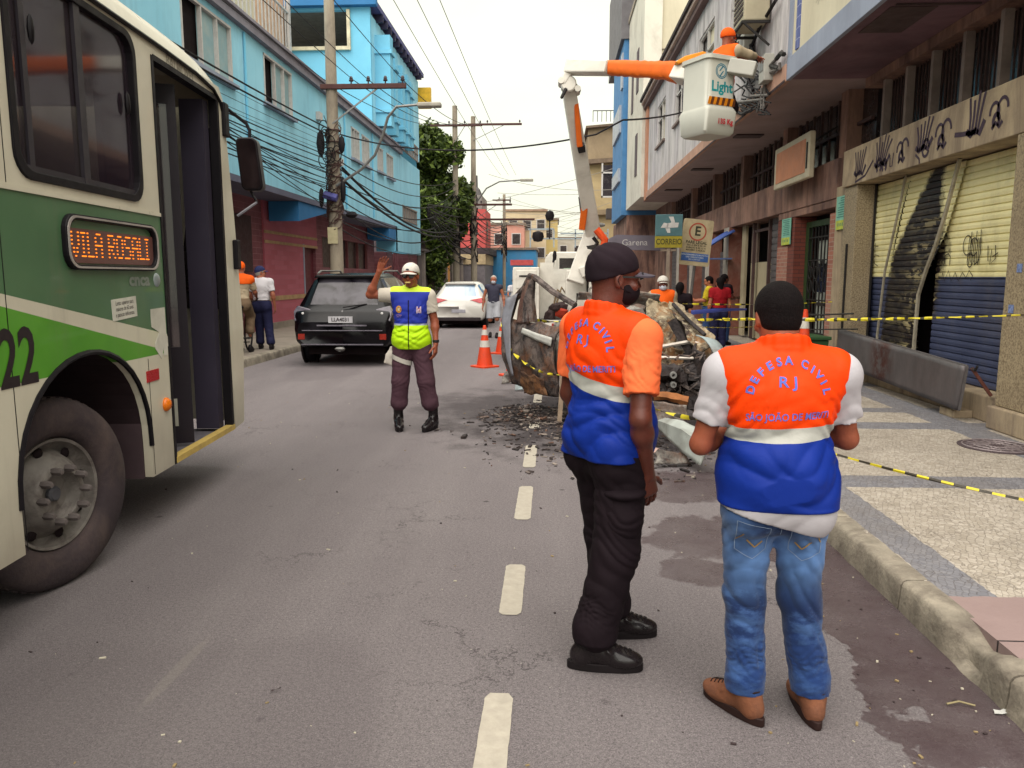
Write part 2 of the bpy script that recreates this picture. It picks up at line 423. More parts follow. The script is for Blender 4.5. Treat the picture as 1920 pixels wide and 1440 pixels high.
def skeleton(H=1.75, **ov):
    k = H / 1.75
    J = dict(neck=(0, -.01, 1.44), hc=(0, .02, 1.60), shR=(.18, -.005, 1.405), elR=(.235, -.03, 1.12), wrR=(.25, .04, .87), hipR=(.09, 0, .92), knR=(.1, .03, .5), anR=(.1, -.01, .09))
    J.update({a[:-1] + 'L': (-v[0], v[1], v[2]) for a, v in list(J.items()) if a.endswith('R')})
    J.update(ov)
    return {a: Vector(v) * k for a, v in J.items()}
class Fig:
    def __init__(s, root, J, H=1.75, fat=1.0, head_yaw=0, head_pitch=0, head_roll=0, belly=0, foot=(0, 0), res=.007):
        s.root, s.J, s.k, s.fat, s.belly, s.res, s.foot = root, J, H / 1.75, fat, belly, res, foot
        s.HR = Matrix.Rotation(head_yaw, 3, 'Z') @ Matrix.Rotation(head_pitch, 3, 'X') @ Matrix.Rotation(head_roll, 3, 'Y')
    def h(s, x, y, z): return s.J['hc'] + s.HR @ (Vector((x, y, z)) * s.k)
    def box(s, grow=.12):
        P = np.array([list(v) for v in s.J.values()]); g = grow
        return P.min(0) - [g, g + .03, g], P.max(0) + [g, g + .05, g + .08]
    def torso(s, sd, o=0, k=.05, sh=1.0, low=True):
        q, f, J = s.k, s.fat, s.J; nb = J['neck']; pel = (J['hipR'] + J['hipL']) / 2; b = s.belly
        ch = nb.lerp(pel, .36); wa = nb.lerp(pel, .70)
        ax = (J['shR'] - J['shL']); yaw = math.atan2(ax.y, ax.x); rc = Matrix.Rotation(yaw, 3, 'Z')
        sd.ell(ch + rc @ V3(0, .01, 0), [(.15 * q * f + o), (.108 * q * f + o), .19 * q + o], k, rc)
        sd.ell(ch + rc @ V3(0, -.012, .06), [(.155 * q * f + o), (.09 * q * f + o), .13 * q + o], k, rc)
        sd.ell(wa + V3(0, .012 + b * .4, 0), [(.138 * q * f + o), (.105 * q * f + b + o), .17 * q + o], k)
        for a in 'RL':
            sd.cap(nb + V3(0, -.004, -.015), nb.lerp(J['sh' + a], sh), .05 * q + o, .058 * q * f + o, k)
        if low:
            sd.ell(pel + V3(0, 0, .02), [.15 * q * f + o, .112 * q * f + o, .13 * q + o], k)
            for a in 'RL': sd.ell(s.J['hip' + a] + V3(0, -.055 * q, -.03), [.082 * q * f + o, .078 * q * f + o, .095 * q + o], .04)
    def leg(s, sd, a, o=0, top=.092, kn=.06, an=.042, upto=1.0, clip=None, k=.03):
        J, q, f = s.J, s.k, s.fat; h, n, e = J['hip' + a], J['kn' + a], J['an' + a]
        sd.cap(h, n, top * q * f + o, kn * q + o, k, clip=clip if upto < 1 else None)
        if upto >= 1:
            e2 = n.lerp(e, upto - 1) if upto < 2 else e
            sd.cap(n, e2, kn * q + o, (kn + (an - kn) * min(1, upto - 1)) * q + o, k, clip=clip)
    def arm(s, sd, a, o=0, t=2.0, clip=None, k=.02, mus=1.0):
        J, q = s.J, s.k; h, e, w = J['sh' + a], J['el' + a], J['wr' + a]
        if t <= 1:
            m = h.lerp(e, t); sd.cap(h, m, .056 * q * mus + o, .048 * q * mus + o, k, clip=[(m, (m - h))])
        else:
            sd.cap(h, e, .054 * q * mus + o, .04 * q + o, k)
            w2 = e.lerp(w, t - 1); sd.cap(e, w2, .041 * q + o, (.041 - .014 * (t - 1)) * q + o, k, clip=[(w2, (w2 - e))] if t < 2 else None)
            if o == 0: sd.ell(e.lerp(w, .25), [.043 * q] * 3, .03)
    def head(s, sd, face=True):
        q, k = s.k, .02; E = lambda c, r, kk=k, sub=False: sd.ell(s.h(*c), [x * q for x in r], kk, s.HR, sub)
        E((0, -.018, .03), (.077, .096, .088)); E((0, .022, -.045), (.06, .068, .075)); E((0, .055, -.092), (.03, .028, .024))
        E((0, .035, .035), (.066, .062, .06))
        sd.cap(s.J['neck'] + V3(0, -.01, -.03), s.h(0, -.03, -.06), .062 * q * s.fat, .058 * q * s.fat, .035)
        for x in (-1, 1):
            E((x * .078, -.008, -.012), (.011, .02, .033), .008); E((x * .088, -.002, -.01), (.006, .011, .02), .006, True)
            if face:
                E((x * .031, .1, .004), (.018, .012, .011), .015, True); E((x * .031, .079, .004), (.0145, .0145, .0135), .004)
                E((x * .045, .07, -.03), (.022, .018, .02), .02)
        if face:
            sd.cap(s.h(-.035, .082, .026), s.h(.035, .082, .026), .011 * q, .011 * q, .015)
            sd.cap(s.h(0, .087, .012), s.h(0, .108, -.028), .0075 * q, .0125 * q, .012)
            for x in (-1, 1): E((x * .013, .098, -.031), (.009, .01, .008), .008)
            E((0, .087, -.058), (.026, .012, .008), .006); E((0, .085, -.07), (.022, .012, .008), .005)
    def body(s, mt, hands=True, hargs={}, legs=True, name='body', face=True):
        lo, hi = s.box(); sd = SD(lo, hi, s.res); s.torso(sd); s.head(sd, face)
        for a in 'RL':
            s.arm(sd, a); s.leg(sd, a)
            sd.cap(s.J['an' + a], s.J['an' + a] + V3(0, .04, -.04), .032, .028, .02)
            if hands:
                J = s.J; g = dict(d=(J['wr' + a] - J['el' + a]), pn=(-1 if a == 'R' else 1, .2, 0), side=(0, 1, 0)); g.update(hargs.get(a, {})); hand(sd, J['wr' + a], s=s.k, **g)
        o = sd.build(name, mt, s.root); return o
    def trousers(s, mt, o=.018, hem=1.9, seed=0, A=.006, an=.055, kn=.068, waist=None, name='trousers', shorts=False, stack=True, top=.092):
        J = s.J; pel = (J['hipR'] + J['hipL']) / 2; wz = waist or pel.z + .1 * s.k
        lo = np.minimum(np.array(pel) - .4, np.min([list(J['an' + a]) for a in 'RL'], 0) - .16); hi = np.maximum(np.array(pel) + .4, np.max([list(J['kn' + a]) for a in 'RL'], 0) + .16); hi[2] = wz + .06; lo[2] = -.03
        sd = SD(lo, hi, s.res); q, f = s.k, s.fat; b = s.belly
        sd.ell(pel + V3(0, 0, .02), [.15 * q * f + o, .112 * q * f + o + b * .5, .14 * q + o], .05)
        sd.ell(pel + V3(0, b * .3, .12 * q), [.138 * q * f + o, .105 * q * f + o + b * .7, .12 * q + o], .05)
        for a in 'RL':
            sd.ell(J['hip' + a] + V3(0, -.055 * q, -.03), [.083 * q * f + o, .08 * q * f + o, .1 * q + o], .04)
            h, n, e = J['hip' + a], J['kn' + a], J['an' + a]
            if shorts:
                m = h.lerp(n, hem); sd.cap(h, m, top * q * f + o, .078 * q + o + .01, .03, clip=[(m, m - h)])
            else:
                m = n.lerp(e, hem - 1); sd.cap(h, n, top * q * f + o, kn * q + o, .03); sd.cap(n, m, kn * q + o, an * q + o, .03, clip=[(m, V3(0, 0, -1))])
                if stack:
                    for j in range(3): sd.wrinkle(m + V3(0, 0, .04 + .05 * j), .10, (.35 - .3 * j, .3 - .2 * j, 1), 62 + 14 * j, A * 1.3, seed + j, 2.2)
                sd.cap(m + V3(.0, .01, .03), m + V3(0, -.005, .05), an * q + o + .004, an * q + o, .02)
                sd.wrinkle(n + V3(0, -.03, -.02), .17, (.6 if a == 'R' else -.6, .5, 1), 44, A * 1.2, seed + 5, 2.0)
                sd.wrinkle(n + V3(0, 0, .2), .2, (.5 if a == 'R' else -.5, .3, .8), 45, A * .8, seed + 9)
                sd.wrinkle(n.lerp(e, .5), .2, (.8, .5, .6), 30, A * .9, seed + 10)
            sd.wrinkle(h + V3(0, -.04, -.1), .16, (.7 if a == 'R' else -.7, .2, 1), 58, A * .9, seed + 7)
        sd.plane((0, 0, wz), (0, 0, 1)); return sd.build(name, mt, s.root)
    def top(s, mt, o=.016, sleeve=.55, hem=None, seed=0, A=.005, name='shirt', so=.012, fn=None, collar=False, long=False, flare=0, holes=False, sh=1.0, W=(), tilt=0):
        J = s.J; pel = (J['hipR'] + J['hipL']) / 2; hz = hem if hem is not None else pel.z + .02
        lo, hi = s.box(.14); lo[2] = hz - .05; hi[2] = J['neck'].z + .14 * s.k; sd = SD(lo, hi, s.res)
        s.torso(sd, o, sh=sh)
        if flare: sd.ell((pel.x, pel.y + s.belly * .4, hz + .1), [.155 * s.k * s.fat + o + flare, .12 * s.k * s.fat + o + flare + s.belly, .17], .06)
        if holes:
            for a in 'RL':
                sg = 1 if a == 'R' else -1; c = J['sh' + a] + V3(sg * .075, 0, -.05)
                sd.ell(c, [.07 + .006, .085, .12], .015, Matrix.Rotation(math.atan2((J['shR'] - J['shL']).y, (J['shR'] - J['shL']).x), 3, 'Z'), sub=True)
        if sleeve:
            for a in 'RL': s.arm(sd, a, so, sleeve, k=.03)
        for c, rad, dr, f, Aw, sdd in W: sd.wrinkle(Vector(c), rad, dr, f, Aw, sdd)
        wst = pel + V3(0, 0, .15)
        sd.wrinkle(wst + V3(.08, -.08, 0), .2, (.35, .2, 1), 42, A, seed); sd.wrinkle(wst + V3(-.1, -.06, .06), .2, (-.5, .1, 1), 38, A, seed + 1)
        sd.wrinkle(wst + V3(0, .1, 0), .2, (.3, .1, 1), 40, A, seed + 2)
        for a in 'RL':
            sg = 1 if a == 'R' else -1
            sd.wrinkle(J['sh' + a] + V3(-sg * .04, -.03, -.13), .14, (sg * .8, 0, 1), 55, A * .9, seed + 3)
            if sleeve: sd.wrinkle(J['sh' + a].lerp(J['el' + a], .35), .1, (sg, .4, .8), 75, A * .8, seed + 4)
        sd.plane((0, 0, hz), (tilt, 0, -1))
        nb = J['neck']
        if collar:
            import builtins
            n = 14
            for i in range(n):
                a0, a1 = 2 * PI * i / n + PI / 2, 2 * PI * (i + 1) / n + PI / 2
                P = lambda a: nb + V3(.076 * s.k * s.fat * math.cos(a), .074 * s.k * math.sin(a) - .004, .03 + .018 * -math.sin(a) + (-.012 if math.sin(a) > .6 else 0)) * 1
                if (collar == 'open' and (i == 0 or i == n - 1)): continue
                sd.cap(P(a0) + V3(0, 0, .03), P(a1) + V3(0, 0, .03), .009, .009, .01); sd.cap(P(a0) + V3(0, 0, .012), P(a1) + V3(0, 0, .012), .011, .011, .012); sd.cap(P(a0) + V3(0, 0, -.010), P(a1) + V3(0, 0, -.010), .016, .016, .008)
        sd.cap(nb + V3(0, -.01, -.03), s.h(0, -.03, -.06), .064 * s.k * s.fat, .064 * s.k * s.fat, .004, sub=True)
        return sd.build(name, mt, s.root, fn)
    def shoe(s, a, mt, ms, yaw=0, L=1.0, name='shoe', high=0, dz=0):
        an = s.J['an' + a]; q = s.k * L; Rz = Matrix.Rotation(yaw, 3, 'Z'); base = Vector((an.x, an.y, 0 + dz)); T = lambda x, y, z: base + Rz @ V3(x * q, y * q, z * q)
        sd = SD([base.x - .24, base.y - .24, dz - .02], [base.x + .24, base.y + .24, .28 + dz], min(s.res, .006))
        E = lambda c, r, k=.03: sd.ell(T(*c), [i * q for i in r], k, Rz)
        E((0, -.035, .055), (.04, .05, .055)); E((0, .13, .042), (.048, .075, .036)); E((0, .06, .055), (.042, .09, .042)); sd.cap(T(0, .07, .07), T(0, -.01, .11), .034 * q, .042 * q, .03)
        if high: sd.cap(T(0, -.01, .1), T(0, -.005, .1 + high), .045 * q, .05 * q, .03, clip=[(T(0, 0, .1 + high), (0, 0, 1))])
        sd.ell(T(0, .07, .085), [.05 * q, .012, .03 * q], .01, Rz @ Matrix.Rotation(.8, 3, 'X'), sub=False)
        sd.plane((0, 0, dz + .012), (0, 0, -1)); o = sd.build(name, mt, s.root)
        mb = MB(); pts = []
        for i in range(28):
            t = 2 * PI * i / 28; y = .055 + .15 * math.sin(t); w = .038 + .014 * math.sin(t) ** 2 * (math.sin(t) > 0) - .002; pts.append((w * 1.12 * math.cos(t), y))
        mb.prism(pts, lambda u, v, w: T(u, v, w / q), .034 * q); mb.build('sole', ms, o, smooth=True, bev=.004)
        if high or s.res <= .006:
            bv = bvh_of(o); lc = MB()
            def Sf(x, y): h = bv.ray_cast(T(x, y, .3), Vector((0, 0, -1))); return (h[0] + V3(0, 0, .002)) if h[0] is not None else T(x, y, .09)
            for j in range(5):
                y = .075 + .019 * j; lc.tube([Sf(-.024, y), Sf(-.008, y + .008), Sf(.008, y - .002), Sf(.024, y + .006)], .0026, 5)
            lc.build('lace', ms, o, smooth=True)
            cl = MB(); zc = .118 + (high or 0) * 1.0
            cl.tube([T(.05 * math.cos(a / 8 * PI), -.008 + .052 * math.sin(a / 8 * PI), zc * .93) for a in range(17)], .009, 6); cl.build('padded_collar', ms, o, smooth=True)
        return o
    def hair(s, mt, low=-.05, front=.045, o=.007, long=0, name='hair'):
        lo = s.h(0, 0, 0) - V3(.16, .16, .2 + long); hi = s.h(0, 0, 0) + V3(.16, .16, .18); sd = SD(lo, hi, min(s.res, .006)); q = s.k
        sd.ell(s.h(0, -.02, .032), [(.077 + o) * q, (.096 + o) * q, (.09 + o) * q], .02, s.HR)
        sd.ell(s.h(0, -.045, -.03), [(.06 + o) * q, (.055 + o) * q, .06 * q], .02, s.HR)
        if long: sd.cap(s.h(0, -.06, 0), s.h(0, -.085, -long), .075 * q, .055 * q, .04)
        sd.plane(s.h(0, front, .02), s.HR @ V3(0, 1, -.55))
        if not long: sd.plane(s.h(0, 0, low), s.HR @ V3(0, .55, -1))
        for x in (-1, 1): sd.ell(s.h(x * .08, .005, -.02), [.02, .026, .04], .008, s.HR, sub=True)
        return sd.build(name, mt, s.root)
    def cap_(s, mt, low=.0, name='cap', brim=True, bm=None, helmet=False, pk=.0, flat=0):
        sd = SD(s.h(0, 0, 0) - V3(.2, .2, .1), s.h(0, 0, 0) + V3(.2, .2, .2), min(s.res, .006)); q = s.k; e = .022 if helmet else .012
        sd.ell(s.h(0, -.015, .04), [(.078 + e) * q, (.1 + e) * q, (.09 + e - flat) * q], .02, s.HR)
        if not helmet:
            sd.ell(s.h(0, -.05, -.005), [.075 * q, .068 * q, .05 * q], .02, s.HR)
            sd.wrinkle(s.h(0, -.03, .08), .12, s.HR @ V3(.2, .6, 1), 60, .003, 3)
        sd.plane(s.h(0, 0, low + .012), s.HR @ V3(0, .32, -1))
        sd.plane(s.h(0, .11, 0), s.HR @ V3(0, 1, 0))
        o = sd.build(name, mt, s.root)
        if brim:
            mb = MB(); n = 12; vs = []
            for j in range(2):
                for i in range(n + 1):
                    a = PI * i / n; x = math.cos(a); y = math.sin(a)
                    for rr in (0, 1):
                        ex = (.075, .13) if not helmet else (.085, .115)
                        X = .078 * x + .006 * x * rr; Y = .055 + (.035 + ((.082 if not helmet else .035) if rr else 0)) * y; Z = .03 - .02 * x * x - rr * .012 * y + j * .006 + low * .6 - pk * rr * y
                        vs.append(s.h(X, Y, Z))
            m = 2 * (n + 1); fs = []
            for i in range(n):
                a, b, c, d = 2 * i, 2 * i + 1, 2 * i + 3, 2 * i + 2
                fs += [(a, b, c, d), (m + d, m + c, m + b, m + a), (b, m + b, m + c, c), (d, m + d, m + a, a)]
            mb.add(vs, fs).build('brim', bm or mt, o, smooth=True)
        return o
    def mask(s, mt):
        sd = SD(s.h(0, 0, 0) - V3(.14, .14, .16), s.h(0, 0, 0) + V3(.14, .16, .06), min(s.res, .006)); q = s.k
        sd.ell(s.h(0, .03, -.055), [.067 * q, .082 * q, .062 * q], .02, s.HR)
        sd.plane(s.h(0, .02, 0), s.HR @ V3(0, -1, 0)); sd.plane(s.h(0, 0, -.02), s.HR @ V3(0, 0, 1))
        return sd.build('face_mask', mt, s.root)
def put_on(mb, bvh, s, size, cfun, sx=1.0, bold=0.0, off=.003):
    """lettering wrapped on a garment: cfun(u,v) gives a ray origin and direction"""
    vs, fs = text2d(s, size, bold); out = []
    if (s, size, bold, 'd') not in _TC:
        bm = bmesh.new(); bv = [bm.verts.new((x, y, 0)) for x, y in vs]
        for q in fs:
            try: bm.faces.new([bv[i] for i in q])
            except ValueError: pass
        bmesh.ops.triangulate(bm, faces=bm.faces[:])
        for _ in range(3):
            e = [e for e in bm.edges if e.calc_length() > .007]
            if not e: break
            bmesh.ops.subdivide_edges(bm, edges=e, cuts=1); bmesh.ops.triangulate(bm, faces=bm.faces[:])
        bm.verts.index_update(); _TC[(s, size, bold, 'd')] = ([tuple(v.co[:2]) for v in bm.verts], [tuple(v.index for v in f.verts) for f in bm.faces]); bm.free()
    vs, fs = _TC[(s, size, bold, 'd')]
    for u, v in vs:
        o, d = cfun(u * sx, v); hit = bvh.ray_cast(o, d)
        if hit[0] is None:
            nr = bvh.find_nearest(o + d * .45); out.append(nr[0] - d * off)
        else: out.append(hit[0] - d * off)
    mb.add(out, fs)
def bvh_of(o):
    me = o.data; return BVHTree.FromPolygons([v.co for v in me.vertices], [p.vertices for p in me.polygons])
# ================================================================ the setting
def asphalt():
    t = NT('asphalt'); x = t.xyz(); X, Y = x[0], x[1]
    base = t.mix(t.ramp(t.noise(.5, 6, .7), [(.3, 0), (.7, 1)]), lin('#625a5d'), lin('#766e70'))
    base = t.mix(t.ramp(t.noise(.9, 5, .6, t.mapping((3, .35, 1))), [(.45, 0), (.7, .45)]), base, lin('#878080'))
    base = t.mix(t.ramp(t.noise(170, 3, .8), [(.44, 0), (.56, .6), (.68, 1)]), base, lin('#9d9595'))
    base = t.mix(t.ramp(t.noise(60, 4, .8), [(.40, 0), (.62, .5)]), base, lin('#4e474a'))
    base = t.mix(t.ramp(t.noise(95, 2), [(.60, 0), (.68, .5)]), base, lin('#322c2f'))
    vo = t.n.new('ShaderNodeTexVoronoi'); vo.inputs['Scale'].default_value = 14; t.l.new(t.tc.outputs['Object'], vo.inputs['Vector'])
    sp = t.math('MULTIPLY', t.ramp(vo.outputs['Distance'], [(.035, 1), (.06, 0)]), t.ramp(t.noise(2.2, 2), [(.5, 0), (.6, 1)]))
    base = t.mix(t.math('MULTIPLY', sp, .6), base, lin('#c9c2b4'))
    def crack(sc, off, th, msk):
        v = t.n.new('ShaderNodeTexVoronoi'); v.feature = 'DISTANCE_TO_EDGE'; v.inputs['Scale'].default_value = sc
        a = t.n.new('ShaderNodeVectorMath'); a.operation = 'ADD'; b = t.n.new('ShaderNodeVectorMath'); b.operation = 'SCALE'; b.inputs['Scale'].default_value = .7 / sc
        t.l.new(t.noise(sc * 3, 5, .7, out=1), b.inputs[0]); t.l.new(t.mapping(loc=off), a.inputs[0]); t.l.new(b.outputs[0], a.inputs[1]); t.l.new(a.outputs[0], v.inputs['Vector'])
        return t.math('MULTIPLY', t.ramp(v.outputs['Distance'], [(0, 1), (th, 0)]), t.ramp(t.noise(.55, 2, vec=t.mapping(loc=off)), [(msk, 0), (msk + .08, 1)]))
    base = t.mix(t.math('MULTIPLY', crack(.7, (1, 2, 0), .006, .5), .75), base, lin('#2b2527'))
    base = t.mix(t.math('MULTIPLY', crack(3.2, (7, 3, 0), .02, .60), .5), base, lin('#332c2e'))
    patch = t.ramp(t.noise(.28, 2, .3, t.mapping((1, .7, 1), loc=(5, 1, 0))), [(.54, 0), (.56, 1)])
    base = t.mix(t.math('MULTIPLY', patch, .28), base, lin('#5b5356'))
    vb = t.n.new('ShaderNodeTexVoronoi'); vb.inputs['Scale'].default_value = 2.6; t.l.new(t.mapping((1, 1, 1), loc=(3, 1, 0)), vb.inputs['Vector'])
    base = t.mix(t.math('MULTIPLY', t.ramp(vb.outputs['Distance'], [(.03, .7), (.075, 0)]), t.ramp(t.noise(1.3, 1), [(.46, 0), (.56, 1)])), base, lin('#2d2629'))
    # wet gutter along the right kerb and seepage patches beside the wreck
    nz = t.math('SUBTRACT', t.noise(1.5, 5, .6), .5)
    g = t.math('ADD', X, t.math('MULTIPLY', nz, 1.3))
    fy = t.ramp(t.math('MULTIPLY', Y, .1), [(.5, 1), (.62, 0)])
    wet = t.math('MULTIPLY', t.ramp(t.math('MULTIPLY', g, .5), [(.635, 0), (.643, 1)]), fy)
    def blob(cx, cy, rx, ry, e=.06, na=.9, nsc=2.3):
        dx = t.math('DIVIDE', t.math('SUBTRACT', X, cx), rx); dy = t.math('DIVIDE', t.math('SUBTRACT', Y, cy), ry)
        r = t.math('SQRT', t.math('ADD', t.math('MULTIPLY', dx, dx), t.math('MULTIPLY', dy, dy)))
        r = t.math('ADD', r, t.math('MULTIPLY', t.math('SUBTRACT', t.noise(nsc, 6, .65), .5), na * 2))
        return t.ramp(r, [(max(0, .8 - e), 1), (.8 + e, 0)])
    for b in ((1.05, 4.75, .55, .55), (.95, 6.0, .8, .6), (.85, 4.15, .3, .25)):
        wet = t.math('MAXIMUM', wet, t.math('MULTIPLY', blob(*b), .85))
    col = t.mix(t.math('MULTIPLY', wet, t.ramp(t.noise(2.4, 6, .7), [(.3, .6), (.7, .95)])), base, lin('#3a2a2e'))
    soot = t.math('MAXIMUM', blob(.35, 8.9, 1.9, 2.4, .3, .8), t.math('MULTIPLY', blob(-.7, 9.6, 1.2, 1.6, .4, .9), .8))
    col = t.mix(t.math('MULTIPLY', soot, .82), col, lin('#241c1f'))
    # old tyre polish lane, oil drips, faded paint scrape
    tr = t.math('MULTIPLY', t.ramp(t.math('ABSOLUTE', t.math('SUBTRACT', X, -2.1)), [(.2, 1), (.9, 0)]), .28)
    col = t.mix(tr, col, lin('#4f484a'))
    sc = blob(-1.55, 2.95, .035, .35, .15, .25, 20)
    col = t.mix(t.math('MULTIPLY', sc, .13), col, lin('#a29b8d'))
    rg = t.mix(wet, (.82,) * 3, t.ramp(t.noise(5, 4), [(.4, .1), (.62, .4)]))
    t.set(col=col, rough=rg, spec=.3)
    h = t.math('MULTIPLY', t.noise(150, 4, .8), t.math('SUBTRACT', 1.0, t.math('MULTIPLY', wet, .7)))
    t.bump(t.math('ADD', h, t.math('MULTIPLY', t.noise(6, 4), .6)), .9, .010)
    return t.m
def pavement():
    t = NT('portuguese_paving'); x = t.xyz(); X, Y = x[0], x[1]
    def vor(sc, feat, rnd=.75):
        v = t.n.new('ShaderNodeTexVoronoi'); v.feature = feat; v.inputs['Scale'].default_value = sc; v.inputs['Randomness'].default_value = rnd
        w = t.n.new('ShaderNodeVectorMath'); w.operation = 'ADD'
        s1 = t.n.new('ShaderNodeVectorMath'); s1.operation = 'SCALE'; t.l.new(t.noise(3.5, 2, out=1), s1.inputs[0]); s1.inputs['Scale'].default_value = .10
        t.l.new(t.mapping((1, .85, 1), rot=(0, 0, .5)), w.inputs[0]); t.l.new(s1.outputs[0], w.inputs[1]); t.l.new(w.outputs[0], v.inputs['Vector']); return v
    gap = t.ramp(vor(33, 'DISTANCE_TO_EDGE', .55).outputs['Distance'], [(.01, 1), (.06, 0)])
    cell = t.xyz(vor(33, 'F1', .55).outputs['Color'])[0]
    def band(v, a, b): return t.math('MULTIPLY', t.math('GREATER_THAN', v, a), t.math('LESS_THAN', v, b))
    wob = t.math('MULTIPLY', t.math('SUBTRACT', t.noise(9, 2), .5), .05)
    Yw, Xw = t.math('ADD', Y, wob), t.math('ADD', X, wob)
    dark = band(Xw, 1.84, 2.07)
    for a, b in ((5.43, 5.76), (7.6, 7.95), (8.55, 8.85), (10.6, 10.9), (12.6, 12.9), (16, 16.3), (3.62, 3.75)): dark = t.math('MAXIMUM', dark, t.math('MULTIPLY', band(Yw, a, b), t.math('GREATER_THAN', X, 1.84) if a > 4 else t.math('GREATER_THAN', X, 2.6)))
    dark = t.math('MAXIMUM', dark, t.math('MULTIPLY', band(Xw, 3.85, 4.2), t.math('GREATER_THAN', Y, 5.7)))
    lt = t.mix(cell, lin('#998f82'), lin('#b0a69a')); dk = t.mix(cell, lin('#6c6b71'), lin('#7c7a7e'))
    col = t.mix(dark, lt, dk)
    col = t.mix(t.ramp(t.noise(1.1, 6, .7), [(.45, 0), (.75, .55)]), col, lin('#6d6359'))
    # patched cement area close to the camera
    cem = t.mix(t.noise(2, 5), lin('#7b6867'), lin('#95807b')); pc = t.math('LESS_THAN', t.math('ADD', Y, wob), 3.53)
    fp = t.math('MULTIPLY', pc, 1.0)
    line = t.math('MULTIPLY', pc, t.math('LESS_THAN', t.math('ABSOLUTE', t.math('SUBTRACT', Y, 3.08)), .006))
    col = t.mix(t.math('MULTIPLY', gap, t.math('SUBTRACT', .42, t.math('MULTIPLY', pc, .42))), col, lin('#5d534c'))
    col = t.mix(fp, col, cem); col = t.mix(line, col, lin('#2e2627'))
    t.set(col=col, rough=t.ramp(t.noise(6, 4), [(.3, .55), (.7, .85)]), spec=.35)
    h = t.math('SUBTRACT', t.math('MULTIPLY', t.noise(40, 3), .3), t.math('MULTIPLY', t.math('MULTIPLY', gap, t.math('SUBTRACT', 1, pc)), 1.0))
    t.bump(h, .55, .012); return t.m
M_asph = asphalt(); M_pave = pavement()
M_conc = mat('kerb_stone', '#8f8678', .85, .3, 6, .7, 45, dirt='#453b36', dirt_sc=3.5, dirt_amt=.9)
M_walkL = mat('cement_walk', '#8a8075', .85, .2, 2, .3, 60, dirt='#5d534c', dirt_sc=.8)
M_gnd = mat('ground', '#6f6862', .9, .2, .3)

MB().bb(-250, 250, -30, 600, -.3, -.02).build('ground', M_gnd, kind='structure')
g = MB()
g.grid(lambda u, v: (-5.6 + 7.35 * u, -12 + 412 * v ** 2, .035 * 0), 24, 60).build('road', M_asph, kind='structure')
MB().bb(1.82, 6.5, -12, 120, -.1, .15).build('pavement', M_pave, kind='structure')
MB().bb(-9, -5.68, -12, 120, -.1, .15).build('pavement_opposite', M_walkL, kind='structure')

def kerb(x0, side, name, brk=False):
    """rounded worn kerb stones; side=+1: road on the left of it"""
    mb = MB(); y = -6.0; rr = random.Random(4)
    while y < 118:
        L = (rr.uniform(.85, 1.15) if y < 30 else 6); y1 = y + L - .012; n = max(2, int(L / .06) if y < 8 else (6 if y < 30 else 2))
        prof = [(0, -.06), (0, .0), (.006, .07), (.012, .125), (.022, .142), (.04, .150), (.14, .152), (.14, -.06)]
        def f(u, v):
            i = v * (len(prof) - 1); a = prof[int(round(i))]; yy = y + (y1 - y) * u
            ch = 0
            if brk:
                q = math.exp(-((yy - 3.1) / .10) ** 2) * 1.0 + .7 * math.exp(-((yy - 2.62) / .08) ** 2); ch = q * (a[1] > .05)
            nz = noise.noise(Vector((yy * 7, a[0] * 9 + a[1] * 11, side))) * .008 + noise.noise(Vector((yy * 25, a[1] * 30, 2))) * .005
            px = a[0] + (nz + ch * .06 if a[0] < .1 else 0); pz = a[1] + (nz * .6 - ch * .055 if a[1] > .02 else 0)
            return (x0 + side * px, yy, pz)
        vs = [f(i / n, j / (len(prof) - 1)) for j in range(len(prof)) for i in range(n + 1)]; w = n + 1
        fs = [(j * w + i, j * w + i + 1, (j + 1) * w + i + 1, (j + 1) * w + i) for j in range(len(prof) - 1) for i in range(n)]
        fs += [tuple(j * w for j in range(len(prof))), tuple(j * w + n for j in range(len(prof)))[::-1]]
        mb.add(vs, fs); y += L
    return mb.build(name, M_conc, smooth=True, ang=50, kind='structure')
kerb(1.70, 1, 'kerb', True); kerb(-5.54, -1, 'kerb_opposite')

# worn centre-line dashes
M_paint = mat('road_paint', '#a59d90', .8, .12, 20, .2, 120, dirt='#8d857c', dirt_sc=30, dirt_amt=.35)
for (a, b) in ((1.9, 2.83), (3.54, 4.2), (5.02, 5.86), (6.46, 7.35), (8.18, 9.13), (9.9, 10.8), (11.7, 12.6), (13.6, 14.5), (15.4, 16.3), (17.2, 18.1), (19, 20)):
    mb = MB(); r = random.Random(int(a * 10)); pts = []
    for i in range(25):
        t_ = i / 24; pts.append((-.055 - .2 + .002 * r.uniform(-1, 1) + .02 * max(0, abs(t_ - .5) * 2 - .93) / .07, a + (b - a) * t_))
    for i in range(25):
        t_ = 1 - i / 24; pts.append((.055 - .2 + .002 * r.uniform(-1, 1) - .02 * max(0, abs(t_ - .5) * 2 - .93) / .07, a + (b - a) * t_))
    mb.add([(x, y, .004) for x, y in pts], [tuple(range(50))[::-1]]).build('lane_dash', M_paint, kind='structure')

